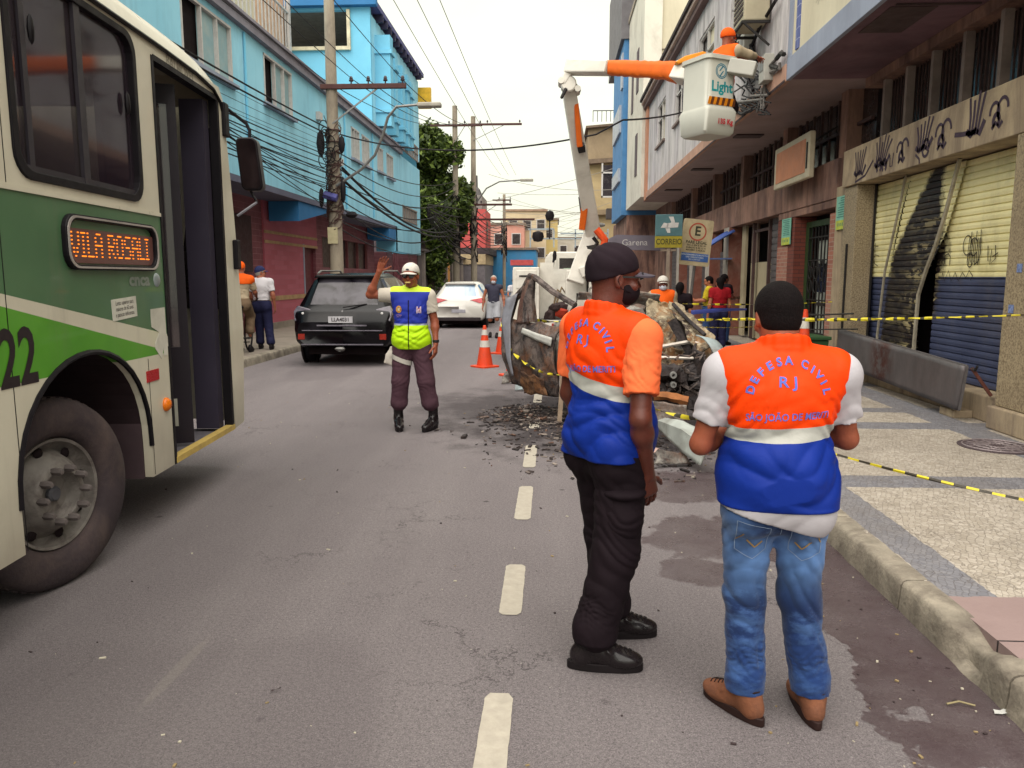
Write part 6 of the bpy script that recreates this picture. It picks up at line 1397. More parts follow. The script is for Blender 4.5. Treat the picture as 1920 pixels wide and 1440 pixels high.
# ================================================================ cars
def loft_car(name, loc, rz, lab, st, paint, glass, wheels, rw=.33, gl=(), grp=None, roofrows=()):
    """st rows: y, z_under, z_belt, z_roof, half width, half roof width; gl side-glass station spans; roofrows spans whose top is glass"""
    o = empty(name, loc, rz, label=lab, cat='car', group=grp); B_, G_ = MB(), MB()
    def ring(r):
        y, zb, zt, zr, w, wr = r; rr = zr - zt
        return [(0, y, zb), (w * .86, y, zb), (w * .97, y, zb + .09), (w, y, zb + (zt - zb) * .5), (w * .985, y, zt - .06), (w * .955, y, zt), (wr + (w * .955 - wr) * .08, y, zt + rr * .86), (wr * .86, y, zr - .012 * (rr > .1)), (wr * .4, y, zr), (0, y, zr)]
    R_ = [ring(r) for r in st]; n = len(R_[0])
    for i in range(len(st) - 1):
        for j in range(n - 1):
            g = (j == 5 and i in gl) or (j in (7, 8) and i in roofrows)
            for s in (1, -1):
                q = [R_[i][j], R_[i][j + 1], R_[i + 1][j + 1], R_[i + 1][j]]; q = [(s * x, y, z) for x, y, z in q]; (G_ if g else B_).add(q, [(0, 1, 2, 3) if s < 0 else (3, 2, 1, 0)])
    for k in (0, -1):
        for s in (1, -1): q = [(s * x, y, z) for x, y, z in R_[k]]; B_.add(q, [tuple(range(n))])
    bo = B_.build('body', paint, o, smooth=True, ang=32); weld = bo.modifiers.new('w', 'WELD'); weld.merge_threshold = .001; bo.modifiers.new('bv', 'BEVEL').width = .012
    if G_.v: go = G_.build('window', glass, o); go.modifiers.new('w', 'WELD').merge_threshold = .001
    for (x, y) in wheels:
        w_ = bpy.data.objects.new('wheel', None); COL.objects.link(w_); w_.parent = o; w_.location = (x, y, rw); s = 1 if x > 0 else -1
        mb = MB(); mb.lathe([(rw * .62, -.1), (rw * .9, -.11), (rw, -.08), (rw, .08), (rw * .9, .11), (rw * .62, .1)], axis='X', n=28, cap=False); mb.build('tyre', M_rub, w_, smooth=True, ang=50)
        mb = MB(); mb.lathe([(rw * .62, s * .09), (rw * .55, s * .06), (rw * .2, s * .07), (0, s * .08)], axis='X', n=20, cap=False); mb.build('rim', M_metal, w_, smooth=True)
        mb = MB(); mb.lathe([(rw * 1.16, -.02), (rw * 1.16, .02)], (0, 0, 0), 'X', 24); a = mb.build('wheel_arch', M_dark, o); a.location = (x + s * (.0) - s * .01, y, rw + .02); a.location.x = s * (abs(x) + .098)
        if abs(x) > 0: a.location.x = s * (max(r[4] for r in st) - .015)
    return o
t = NT('black_car_paint'); t.set(col=lin('#08060a'), rough=.25, spec=.22, coat=.05); M_bcar = t.m
t = NT('rear_glass'); t.set(col=t.mix(t.ramp(t.noise(2.5, 3, .5, dist=.6), [(.4, 0), (.6, 1)]), lin('#100d15'), lin('#45424a')), rough=.12, spec=.35); M_rg = t.m
st = [(0, .42, .78, .80, .80, .7), (.06, .38, .98, 1.0, .88, .7), (.14, .36, 1.02, 1.04, .90, .68), (.20, .34, 1.04, 1.12, .90, .72), (.52, .32, 1.06, 1.63, .90, .60), (.75, .30, 1.06, 1.68, .90, .60), (1.9, .28, 1.04, 1.70, .90, .60), (2.7, .28, 1.02, 1.62, .90, .58), (3.5, .28, 1.0, 1.04, .89, .62), (4.2, .3, .93, .95, .86, .6), (4.62, .36, .72, .74, .76, .55)]
SV = aZ(651, 676); suv = loft_car('parked_car', (-3.80, 13.75, 0), R(1.0), 'black sport utility car seen from behind by the far kerb', st, M_bcar, M_rg, [(x, y) for x in (-.80, .80) for y in (.85, 3.5)], .35, gl=(4, 5, 6, 7), roofrows=(3, 7))
for s in (-1, 1):
    mb = MB(); mb.prism([(s * .87, .82), (s * .90, 1.0), (s * .84, 1.10), (s * .60, 1.04), (s * .56, .97), (s * .8, .86)], lambda u, v, w: (u, .02 + .0 * u + w + (v - .8) * .38, v), .12); tl_ = mb.build('tail_light', mat('smoky_tail_lens', '#57505a', .15, .4, 12, coat=.6), suv, smooth=True, ang=30, bev=.01)
    mb = MB(); mb.blob((s * .72, .06, .965), (.03, .02, .025), 8, 0); mb.build('lens_glint', mat('glint_white', '#c9c6c6', .3), tl_, smooth=True)  # pale blob added to stand in for the white reflection on the lens
    mb = MB(); mb.bb(s * .80, s * .68, -.015, .0, .50, .60); mb.build('reflector', mat('dark_red_reflector', '#8a2418', .3), suv)
mb = MB(); mb.bb(-.24, .20, -.018, -.008, .80, .915); pl = mb.build('number_plate', mat('plate_white', '#b0aeb2', .5), suv); mb = MB(); put_text(mb, 'LLA4031', .095, lambda u, v: (-.02 + u, -.0195, .855 + v), .003, sx=.95); mb.build('lettering', M_blk2, pl)
mb = MB(); mb.bb(-.45, .45, -.02, .03, .74, .765); mb.bb(-.72, .74, -.04, .02, .655, .67).bb(-.74, .74, -.03, .02, .40, .42); mb.build('chrome_strip', mat('dull_chrome', '#7f7a86', .3, metal=.6), suv); 
mb = MB()
for a in (90, 210, 330):
    c = Vector((.0 + .028 * math.cos(R(a)), .06, .975 + .028 * math.sin(R(a)))); mb.add([c + Vector((.03 * math.cos(R(a)), 0, .03 * math.sin(R(a)))), c + Vector((.016 * math.cos(R(a + 90)), 0, .016 * math.sin(R(a + 90)))), c - Vector((.026 * math.cos(R(a)), 0, .026 * math.sin(R(a)))), c - Vector((.016 * math.cos(R(a + 90)), 0, .016 * math.sin(R(a + 90))))], [(0, 1, 2, 3)])
mb.build('badge', mat('chrome_badge', '#b5b2b8', .2, metal=.7), suv); mb = MB(); mb.beam((0, .12, 1.07), (.42, .2, 1.13), .018); mb.build('wiper', M_rub, suv)
mb = MB(); mb.prism([(-.60, 1.60), (.60, 1.60), (.55, 1.655), (-.55, 1.655)], lambda u, v, w: (u, .40 + w, v), .2); mb.build('spoiler', M_bcar, suv, bev=.015); mb = MB(); mb.tube([(-.05, -.02, .32), (-.05, .2, .30)], .04, 8); mb.blob((-.05, .0, .33), (.1, .05, .04), 8, .1); mb.build('tow_hitch', M_metal, suv, smooth=True)
for s in (-1, 1): mb = MB(); mb.tube([(s * .60, .7, 1.68), (s * .60, .9, 1.73), (s * .60, 2.3, 1.74), (s * .60, 2.5, 1.68)], .02, 6); mb.build('roof_rail', M_metal, suv, smooth=True)
mb = MB(); mb.bb(-.82, -.66, .7, .8, .0, .5).bb(-.7, .7, .3, 1.2, .2, .36); mb.build('underbody', M_dark, suv)
# white hatchback
t = NT('white_car_paint'); t.set(col=lin('#c3bfb8'), rough=.25, spec=.5, coat=.4); M_wcar = t.m
t = NT('painted_reflection_glass'); t.set(col=t.mix(t.ramp(t.xyz()[0], [(.0, 1), (.6, 0)]), lin('#5c7fa0'), lin('#a9b4bd')), rough=.05, spec=.9, coat=.5); M_bg2 = t.m  # bluish reflection put into the glass colour as a sideways gradient
st = [(0, .30, .66, .68, .76, .6), (.05, .27, .86, .88, .83, .6), (.13, .26, .93, .96, .84, .6), (.18, .25, .95, 1.02, .84, .64), (.52, .24, .95, 1.40, .84, .52), (.8, .22, .95, 1.46, .84, .54), (1.8, .2, .93, 1.47, .84, .54), (2.5, .2, .92, 1.36, .84, .52), (3.2, .2, .9, .93, .83, .6), (3.75, .25, .75, .78, .74, .55), (3.9, .3, .6, .62, .66, .5)]
hb = loft_car('parked_car', (-2.98, 24.3, 0), R(-1), 'white hatchback with red tail lights driving away in the middle distance', st, M_wcar, M_bg2, [(x, y) for x in (-.74, .74) for y in (.65, 3.1)], .31, gl=(4, 5, 6, 7), roofrows=(3, 7)); hb.name = 'hatchback_car'
for s in (-1, 1):
    mb = MB(); mb.prism([(s * .84, .98), (s * .84, .82), (s * .66, .80), (s * .36, .90), (s * .7, .96)], lambda u, v, w: (u, .01 + w + (v - .8) * .3, v), .1); mb.build('tail_light', mat('red_tail_lens', '#b3202c', .2, .2, 20, coat=.5), hb, smooth=True, bev=.008, ang=30)
mb = MB(); mb.bb(-.22, .22, -.012, .0, .50, .60); mb.build('number_plate', mat('grey_plate', '#9a98a0', .5), hb); mb = MB(); mb.bb(-.7, .7, -.01, .06, .24, .36); mb.build('diffuser', mat('dark_diffuser', '#2e2629', .7), hb, bev=.02)
mb = MB(); mb.beam((-.3, .25, 1.02), (.1, .28, 1.06), .02); mb.build('wiper', M_rub, hb); mb = MB(); mb.prism([(-.5, 1.38), (.5, 1.38), (.45, 1.44), (-.45, 1.44)], lambda u, v, w: (u, .42 + w, v), .2); mb.build('spoiler', M_wcar, hb, bev=.01)
mb = MB(); mb.blob((.95, 2.5, 1.0), (.09, .06, .07), 8, 0); mb.build('side_mirror', M_bcar, hb, smooth=True); mb = MB(); mb.bb(-.6, .6, .3, 3.2, .12, .3); mb.build('underbody', M_dark, hb)
# ================================================================ bucket truck
M_tw = mat('utility_white_paint', '#d6d1c7', .45, .06, 2, coat=.1, dirt='#857c70', dirt_sc=1.5, dirt_amt=.5)
M_or = mat('orange_cover', '#d9641c', .6, .15, 5, .3, 12)
TY = 14.6
tk = empty('bucket_truck', (.35, TY, 0), label='white utility bucket truck seen from behind with raised two-part boom', cat='truck')
def tl(p): return Vector(p) - tk.location
mb = MB(); mb.bb(-1.1, 1.1, .3, 6.5, .55, .75); mb.bb(-.9, .9, .0, .3, .45, .62); mb.build('chassis', mat('dark_chassis', '#37302f', .8), tk)
mb = MB(); mb.bb(-1.12, 1.12, .02, .16, .62, .80); mb.build('bumper', M_tw, tk, bev=.01); mb = MB(); mb.bb(-.38, -.08, .005, .02, .66, .75); mb.bb(.6, .9, .005, .02, .66, .75); mb.build('tail_light', mat('dusty_red_lens', '#9a3a36', .4), tk)
mb = MB(); mb.bb(-1.12, -.62, .16, 3.6, .80, 1.80); lk = mb.build('locker', M_tw, tk, bev=.015); mb = MB(); mb.bb(-1.06, -.68, .145, .16, .86, 1.35).bb(-1.06, -.68, .145, .16, 1.4, 1.74); mb.build('locker_door', M_tw, lk, bev=.01); mb = MB(); mb.bb(-1.0, -.8, .13, .145, 1.62, 1.65).bb(-.85, -.72, .13, .145, 1.15, 1.18); mb.build('handle', M_iron, lk)
mb = MB(); mb.bb(.98, 1.14, .16, 3.6, .80, 1.5); mb.build('locker', M_tw, tk, bev=.015)
mb = MB(); mb.bb(-.62, .98, .3, 3.6, .76, .80); mb.build('deck', M_metal, tk)
rr = random.Random(8); mb = MB()
for i in range(16): mb.blob((rr.uniform(-.5, .2), rr.uniform(.4, 1.4), rr.uniform(.85, 1.1)), (rr.uniform(.06, .16), rr.uniform(.06, .16), rr.uniform(.05, .14)), 7, .3, i)
mb.build('load', mat('dark_gear', '#3a2c2c', .8, .5, 6), tk); mb = MB(); mb.blob((-.2, .5, .92), (.14, .1, .1), 7, .3, 3); mb.build('load', mat('red_gear', '#a33420', .7), tk)
MB().bb(-.62, -.35, .9, 1.4, .8, 1.9).build('tool_box', M_tw, tk); MB().bb(-.62, .98, 3.3, 3.5, .8, 1.8).build('headboard', M_tw, tk)
# crew cab
mb = MB(); mb.prism([(-.60, .8), (-.64, 1.5), (-.60, 2.05), (-.48, 2.2), (.85, 2.2), (1.0, 2.05), (1.05, 1.5), (.98, .8)], lambda u, v, w: (u + .05, 3.7 + w, v), 2.6); cb = mb.build('cab', M_tw, tk, smooth=True, ang=30, bev=.03)
for x0 in (-.22, ): mb = MB(); mb.bb(x0, x0 + .36, 3.66, 3.7, 1.5, 2.05); w_ = mb.build('window', M_dglass, cb); MB().bb(x0 + .1, x0 + .34, 3.64, 3.66, 1.55, 1.82).build('sticker', mat('pale_green_notice', '#a3b8a0', .6), w_)
MB().bb(-.26, .18, 3.63, 3.66, 1.45, 1.5).bb(-.26, .18, 3.63, 3.66, 2.05, 2.1).bb(-.26, -.22, 3.63, 3.66, 1.5, 2.05).bb(.14, .18, 3.63, 3.66, 1.5, 2.05).build('window_frame', M_tw, cb)
mb = MB()
for x in (-.9, -.35, .15, .9): mb.beam((x, 3.75, 2.3), (x, 3.75, 2.72), .03)
mb.beam((-.95, 3.75, 2.72), (-.35, 3.75, 2.72), .03).beam((-.2, 3.75, 2.62), (.9, 3.75, 2.62), .03).beam((-.9, 3.75, 2.5), (.9, 3.75, 2.5), .03); mb.build('roof_rack', mat('pale_steel', '#9aa5ad', .5, metal=.4), cb)
mb = MB(); mb.lathe([(.0, 0), (.1, .02), (.14, .12), (.12, .22), (.04, .25)], (-.72, 3.7, 2.42), 'Z', 12, cap=False); mb.build('beacon', M_cable, cb, smooth=True); mb = MB(); mb.blob((-.45, 3.7, 3.02), (.11, .1, .13), 8, .05); mb.beam((-.45, 3.7, 2.5), (-.45, 3.7, 2.95), .03); mb.build('spotlight', M_cable, cb, smooth=True); mb = MB(); mb.lathe([(.06, 0), (.09, .05), (.03, .3)], (.5, 3.3, 2.78), 'X', 10); mb.build('horn', M_metal, cb)
mb = MB(); mb.tube([(-.45, 3.4, 1.1), (-.40, 3.4, 1.6), (-.34, 3.4, 2.1)], .03, 6); mb.blob((-.33, 3.4, 2.1), (.05, .05, .12), 8, .1); mb.build('hand_tool', M_cable, tk)
for x in (-.85, .85):
    for y in (1.9, 5.4):
        w_ = bpy.data.objects.new('wheel', None); COL.objects.link(w_); w_.parent = tk; w_.location = (x, y, .42); mb = MB(); mb.lathe([(.24, -.13), (.4, -.14), (.42, -.1), (.42, .1), (.4, .14), (.24, .13)], axis='X', n=24, cap=False); mb.build('tyre', M_rub, w_, smooth=True); mb = MB(); mb.lathe([(.25, .1), (.1, .05), (0, .06)], axis='X', n=16, cap=False); mb.build('rim', M_metal, w_)
mb = MB(); rr = random.Random(17)
for i in range(7): mb.bb(-1.14 - .0, -1.12, .4 + i * .45, .78 + i * .45, .85, 1.75)
mb.build('side_panel', M_tw, lk, bev=.01)
for (x, z0, z1) in ((-.3, .8, 1.6), (.55, .8, 2.0), (.9, .8, 2.3), (-.05, .8, 1.45)): MB().beam((x, 2.4, z0), (x + .03, 2.4, z1), .045).build('stanchion', M_tw, tk)
mb = MB()
for i in range(5): mb.tube([(-.55 + .05 * i, 1.6, .85), (-.5 + .08 * i, 1.7, 1.2 + .05 * i), (-.3 + .1 * i, 1.9, 1.3 - .08 * i), (.1 + .05 * i, 2.1, .95)], .022, 6)
mb.build('rope_coil', mat('tan_rope', '#8a7458', .8), tk, smooth=True)
MB().bb(-.6, .95, 2.0, 2.05, 1.5, 1.55).bb(-.6, .95, 2.0, 2.05, 1.15, 1.19).build('side_rail', M_tw, tk)
# pedestal and booms, measured from the photograph
P = lambda px, py, Y: tl(aY(px, py, Y))
ped = MB(); ped.prism([(-.23, .8), (.23, .8), (.2, 1.75), (-.2, 1.75)], lambda u, v, w: (P(1082, 520, 15).x + u, .75 + w, v), .5)
po = ped.build('pedestal', M_tw, tk, bev=.02)
mb = MB(); mb.bb(.30, .34, .70, .74, .95, 1.55).bb(.40, .46, .70, .74, .95, 1.55).bb(.1, .2, .7, .74, .9, 1.3); mb.build('slot', M_iron, tk)
def boxbeam(name, a, b, w0, w1, m, parent=tk, wy=.22, bev=.02):
    a, b = Vector(a), Vector(b); d = (b - a).normalized(); n = Vector((0, 1, 0)); x = d.cross(n).normalized(); n = x.cross(d); vs = []
    for p, w in ((a, w0), (b, w1)):
        for i, j in ((-1, -1), (1, -1), (1, 1), (-1, 1)): vs.append(p + x * i * w / 2 + n * j * wy / 2)
    return MB().add(vs, [(3, 2, 1, 0), (4, 5, 6, 7), (0, 1, 5, 4), (1, 2, 6, 5), (2, 3, 7, 6), (3, 0, 4, 7)]).build(name, m, parent, bev=bev)
boxbeam('lower_arm', P(1078, 530, 15.0), P(1112, 425, 15.2), .34, .26, M_tw)
boxbeam('stay_arm', P(1088, 512, 14.9), P(1148, 484, 14.9), .2, .14, M_tw); boxbeam('turret_plate', P(1090, 505, 15.3), P(1132, 468, 15.3), .3, .45, mat('warm_grey_plate', '#8d867c', .6), wy=.1)  # turret plate in its own warm grey
boxbeam('frame', P(1140, 490, 15.2), P(1136, 560, 15.2), .06, .06, M_wwf, wy=.06); boxbeam('frame', P(1105, 540, 15.2), P(1137, 538, 15.2), .04, .04, M_wwf, wy=.05); boxbeam('frame', P(1105, 540, 15.2), P(1105, 575, 15.2), .05, .05, M_wwf, wy=.05)
bm = boxbeam('boom', P(1113, 445, 15.2), P(1066, 165, 13.4), .30, .22, M_tw)
boxbeam('ram', P(1091, 430, 14.9), P(1097, 382, 14.7), .12, .13, M_or, wy=.12); boxbeam('ram_rod', P(1090, 400, 14.8), P(1086, 368, 14.6), .04, .04, M_metal, wy=.04)
boxbeam('ram', P(1087, 275, 13.8), P(1080, 192, 13.5), .10, .08, M_or, wy=.1); boxbeam('ram_end', P(1091, 284, 13.9), P(1089, 270, 13.8), .13, .13, M_iron, wy=.12); boxbeam('ram_rod', P(1081, 195, 13.5), P(1078, 165, 13.4), .03, .03, M_metal, wy=.03)
mb = MB(); mb.lathe([(.11, -.14), (.13, -.12), (.13, .12), (.11, .14)], P(1066, 160, 13.35), 'Y', 16); mb.lathe([(.05, -.16), (.05, .16)], P(1052, 155, 13.35), 'Y', 10); mb.lathe([(.05, -.16), (.05, .16)], P(1083, 170, 13.35), 'Y', 10); mb.build('elbow', M_tw, tk, smooth=True, ang=40)
boxbeam('linkage', P(1054, 158, 13.3), P(1074, 122, 13.3), .1, .16, M_tw, wy=.2); boxbeam('linkage', P(1070, 145, 13.25), P(1088, 172, 13.25), .05, .05, M_metal, wy=.05); boxbeam('linkage', P(1062, 165, 13.2), P(1052, 185, 13.2), .06, .05, M_iron, wy=.05)
boxbeam('boom', P(1066, 126, 13.3), P(1142, 128, 12.8), .22, .19, M_tw); 
# padded orange sleeve with a few wrinkles
a, b = P(1138, 127, 12.85), P(1270, 133, 12.1); mb = MB()
def sleeve(u, v):
    p = a.lerp(b, u); w = .105 + .02 * u; th = v * 2 * PI; sag = -.05 * (u > .8) * (math.sin(th) < 0) * (u - .8) * 5; e = .010 * noise.noise(Vector((u * 9, 2 * math.sin(th), 1))) + .004 * math.sin(u * 40 + 4 * math.sin(th + u * 7))
    c, s = math.cos(th), math.sin(th); r = (abs(c) ** 4 + abs(s) ** 4) ** -.25; return p + Vector((0, c * r * .1, s * r * (w + e) + sag))
mb.grid(sleeve, 50, 20).build('boom_sleeve', M_or, tk, smooth=True)
boxbeam('levelling_unit', P(1270, 136, 12.0), P(1303, 139, 11.7), .26, .28, M_tw, wy=.25); mb = MB(); mb.blob(P(1280, 129, 11.8), (.035, .02, .035), 8, 0); mb.build('pivot', M_iron, tk)
boxbeam('mount', P(1308, 118, 11.8), P(1306, 175, 11.8), .14, .12, M_tw, wy=.14)
mb = MB(); cc = P(1298, 107, 11.75); mb.prism([(-.24, -.06), (-.1, .02), (.15, .08), (.2, .07), (.19, -.04), (-.2, -.08)], lambda u, v, w: (cc.x + u, cc.y + w, cc.z + v), .16); mb.build('control_cover', mat('amber_cover', '#dd8a1e', .6, .15, 8), tk, bev=.015)
mb = MB(); mb.tube([P(*q, 11.75) for q in ((1285, 150), (1283, 180), (1283, 205), (1286, 219), (1292, 214), (1296, 190), (1296, 165))], .032, 8); mb.build('hose', mat('violet_black_hose', '#37313f', .5), tk, smooth=True)
mb = MB(); mb.lathe([(.055, -.05), (.065, 0), (.055, .05)], P(1293, 175, 11.6), 'Z', 10); mb.build('coupling', mat('dark_red_coupling', '#7d2a2e', .5), tk, smooth=True); mb = MB()
for i in range(7): mb.blob(P(1315 + 2 * (i % 2), 126 + i * 10, 11.55), (.02, .02, .025), 6, .1)
mb.build('valve', M_iron, tk)
mb = MB(); mb.tube([P(*q, 14.6) for q in ((1118, 430), (1126, 440), (1134, 450), (1132, 462), (1124, 470), (1120, 476))], .07, 8); mb.tube([P(*q, 14.6) for q in ((1118, 473), (1130, 475), (1146, 477))], .08, 8); mb.build('hose_cover', mat('red_orange_cover', '#cf4a1c', .6, .2, 8), tk, smooth=True); mb = MB(); mb.tube([P(*q, 14.7) for q in ((1112, 445), (1120, 455), (1114, 465))], .04, 6); mb.blob(P(1112, 464, 14.7), (.14, .1, .05), 7, .2); mb.build('hose', M_iron, tk)
# the bucket hangs from the boom tip
bc = aY(1338, 190, 11.45); BZ = aY(1338, 258, 11.45).z; TZ = aY(1348, 113, 11.45).z
bk = bpy.data.objects.new('bucket', None); COL.objects.link(bk); bk.parent = tk; bk.location = Vector((bc.x - .08, bc.y, BZ)) - tk.location; bk.rotation_euler = (0, 0, R(30)); Hb = TZ - BZ
def rr_ring(w, d, r, z, n=6): return [(x, y, z) for x, y in rrect(-w, w, -d, d, r, n)]
lv = [(.23, .25, .05, 0), (.265, .28, .05, .04), (.275, .31, .05, Hb*.30), (.26, .29, .06, Hb*.34), (.255, .28, .08, Hb*.36), (.255, .28, .09, Hb - .06), (.28, .31, .10, Hb - .055), (.28, .31, .10, Hb), (.22, .25, .08, Hb), (.22, .25, .08, Hb - .5)]
vs = []
for w, d, r, z in lv: vs += rr_ring(w, d, r, z)
m = 28; m = len(rr_ring(1, 1, .1, 0)); fs = [(i * m + k, i * m + (k + 1) % m, (i + 1) * m + (k + 1) % m, (i + 1) * m + k) for i in range(len(lv) - 1) for k in range(m)] + [tuple(range(m))[::-1], tuple(range((len(lv) - 1) * m, len(lv) * m))]
MB().add(vs, fs).build('tub', mat('bucket_grey_white', '#b9b8ae', .45, .05, 2, coat=.1), bk, smooth=True, ang=40)
FB = lambda u0, v0: (lambda u, v: (u0 + u, -.2815, v0 + v))
mb = MB(); put_text(mb, 'Light', .19, FB(.0, Hb * .60), .006); mb.build('lettering', mat('teal_lettering', '#1f8a90', .5), bk)
mb = MB(); F_ = FB(-.02, Hb * .80)
for r_ in (.075, .095): stroke(mb, [(r_ * math.cos(a / 12 * PI), r_ * math.sin(a / 12 * PI)) for a in range(25)], .012, F_)
stroke(mb, [(.03, .07), (-.03, .0), (.035, .005), (-.025, -.07)], .022, F_); mb.build('emblem', mat('teal_emblem', '#2a6f85', .5), bk)
mb = MB(); put_text(mb, '135 Kg', .095, lambda u, v: (.05 + u, -.313, Hb*.16 + v), .004); mb.build('lettering', mat('red_lettering', '#b03038', .5), bk)
mb = MB()
for i in range(10):
    u0 = -.25 + i * .0485; mb.m(i % 2).add([(u0, -.2835, Hb*.37), (u0 + .0485, -.2835, Hb*.37), (min(.25, u0 + .0485 + .03), -.2835, Hb*.47), (u0 + .03, -.2835, Hb*.47)], [(0, 1, 2, 3)])
mb.build('hazard_band', [mat('amber_band', '#cf7d12', .5), mat('band_brown', '#5b3018', .5)], bk)
# grey cover box worn over the rim by the worker
cv = aY(1392, 128, 11.2); cvo = MB().box((0, 0, 0), (.36, .2, .19), M=(Matrix.Rotation(R(-50), 3, 'Z') @ Matrix.Rotation(R(14), 3, 'Y'))).build('cover', mat('pale_grey_cover', '#b0aea6', .6, .08, 3), bk, bev=.015)
cvo.location = (Matrix.Rotation(R(-30), 3, 'Z') @ (cv - tk.location - bk.location))

# ================================================================ burnt-out car
def burnt(name, a='#8f8579', b='#2a2021', c='#7a4a30', d='#5a4a44', sc=3.5):
    t = NT(name); n = t.noise(sc, 7, .75, dist=.8); m2 = t.noise(sc * .6, 5, .7, t.mapping(loc=(4, 2, 7)))
    col = t.mix(t.ramp(n, [(.40, 0), (.58, 1)]), lin(b), lin(a)); col = t.mix(t.ramp(m2, [(.5, 0), (.62, .85)]), col, lin(c)); col = t.mix(t.ramp(t.noise(sc * 4, 4), [(.52, 0), (.66, .8)]), col, lin(d))
    t.set(col=col, rough=.8, metal=.15); t.bump(t.noise(9, 6, .7), .7, .03); return t.m
M_b1 = burnt('scorched_white_steel', '#8f8a83', '#2f2524', '#6b4a3a', '#5d534c'); M_b2 = burnt('charred_steel', '#6b5f5a', '#1f181a', '#6b4630', '#382d2c', 5); M_b3 = burnt('ash_and_rust_sheet', '#8f8068', '#2f221e', '#855a32', '#b0a48a', 5); M_b4 = mat('bluish_grey_fender', '#8f9a9c', .6, .15, 3, .2, 20, dirt='#5d4b42', dirt_sc=2.5, dirt_amt=.9)
M_char = burnt('charcoal', '#3a3232', '#120e10', '#32221c', '#221a1b', 8)
wk = empty('burnt_car', (.85, 8.2, 0), label='burnt-out wreck of a light car with raised hood and hanging door inside the tape', cat='car')
def wl_(px, py, Y): return aY(px, py, Y) - wk.location
def sheet(mb, pts, nu, nv, amp, seed, fr=3.0):
    """bilinear patch of four corners (or a grid of rows) crumpled by noise"""
    rows = [[Vector(p) for p in r] for r in pts]
    def f(u, v):
        y = v * (len(rows) - 1); j = min(int(y), len(rows) - 2); q = y - j
        def at(r, u): x = u * (len(r) - 1); i = min(int(x), len(r) - 2); return r[i].lerp(r[i + 1], x - i)
        p = at(rows[j], u).lerp(at(rows[j + 1], u), q); n = noise.noise_vector(p * fr + Vector((seed, 0, 0))) + noise.noise_vector(p * fr * 3 + Vector((0, seed, 0))) * .35
        return p + n * amp
    return mb.grid(f, nu, nv)
def sol(o, t): m = o.modifiers.new('s', 'SOLIDIFY'); m.thickness = t; return o
# hull: sills, floor, rear body, crushed roof
mb = MB(); sheet(mb, [[(-.78, .5, .25), (-.82, 2.8, .25)], [(-.80, .5, .9), (-.82, 2.8, .95)], [(-.7, .7, 1.0), (-.7, 2.6, 1.05)]], 20, 10, .05, 1); sheet(mb, [[(.80, -1.0, .25), (.86, 2.8, .25)], [(.84, -1.0, .8), (.86, 2.8, .95)]], 20, 8, .05, 2); sheet(mb, [[(-.8, 2.8, .3), (.85, 2.8, .3)], [(-.7, 2.7, 1.0), (.75, 2.7, 1.0)], [(-.5, 2.2, 1.4), (.55, 2.2, 1.4)]], 14, 10, .06, 3); wb = sol(mb.build('body', M_b1, wk, smooth=True), .02)
mb = MB(); sheet(mb, [[wl_(1062, 622, 9.0), wl_(1225, 640, 9.0)], [wl_(1085, 585, 9.4), wl_(1215, 600, 9.3)], [wl_(1100, 560, 10.2), wl_(1210, 575, 10.2)]], 24, 16, .09, 4, 4); sol(mb.build('roof', M_b1, wk, smooth=True), .015)
mb = MB(); a0, a1 = wl_(1058, 640, 8.85), wl_(1088, 572, 9.15)
for i in range(11): p = a0.lerp(a1, i / 10); mb.beam(p, p + Vector((.22 - .008 * i, .02, .05)), .05, .018)
mb.build('louvre', mat('black_slat', '#211a1c', .7), wk); mb = MB(); mb.prism([(0, 0), (.22, .04), (.42, .5), (.17, .5)], lambda u, v, w: (a0.x - .02 + u, a0.y + .05 + w, a0.z - .03 + v), .02); mb.build('grille_panel', mat('pale_ash_panel', '#b3aca0', .8, .2, 8), wk)
# interior: firewall, dashboard bars, pillar
mb = MB(); mb.tube([wl_(1240, 650, 8.0), wl_(1290, 641, 8.0), wl_(1330, 648, 7.9)], .022, 6); mb.tube([wl_(1235, 670, 7.9), wl_(1308, 672, 7.85)], .018, 6); mb.build('brace_bar', mat('pale_steel_bar', '#b0a79e', .5, metal=.4), wk, smooth=True)
mb = MB(); sheet(mb, [[wl_(1225, 790, 8.2), wl_(1345, 760, 8.2)], [wl_(1220, 650, 8.3), wl_(1350, 650, 8.2)]], 22, 16, .10, 6, 5); sol(mb.build('firewall', M_b3, wk, smooth=True), .02)
mb = MB(); mb.beam(wl_(1262, 600, 8.15), wl_(1300, 665, 8.05), .16, .08).beam(wl_(1296, 660, 8.0), wl_(1306, 735, 7.9), .14, .1); mb.build('pillar', M_char, wk)
mb = MB(); sheet(mb, [[wl_(1212, 660, 8.3), wl_(1262, 650, 8.3)], [wl_(1210, 600, 8.5), wl_(1268, 605, 8.45)], [wl_(1215, 562, 8.6), wl_(1262, 572, 8.6)]], 16, 16, .07, 7, 6); sol(mb.build('bulkhead', M_b3, wk, smooth=True), .015)
# raised, folded hood
mb = MB(); sheet(mb, [[wl_(1250, 563, 8.5), wl_(1262, 585, 8.25), wl_(1268, 600, 8.1)], [wl_(1275, 570, 8.45), wl_(1283, 598, 8.15), wl_(1280, 608, 8.05)], [wl_(1305, 598, 8.2), wl_(1302, 628, 8.0), wl_(1298, 640, 7.9)], [wl_(1338, 632, 7.9), wl_(1325, 660, 7.8), wl_(1308, 662, 7.75)]], 30, 36, .045, 8, 7); sol(mb.build('hood', M_b3, wk, smooth=True), .012)
mb = MB(); mb.tube([wl_(1262, 570, 8.35), wl_(1290, 600, 8.1), wl_(1322, 628, 7.9)], .02, 6); mb.build('hood_edge', M_char, wk)
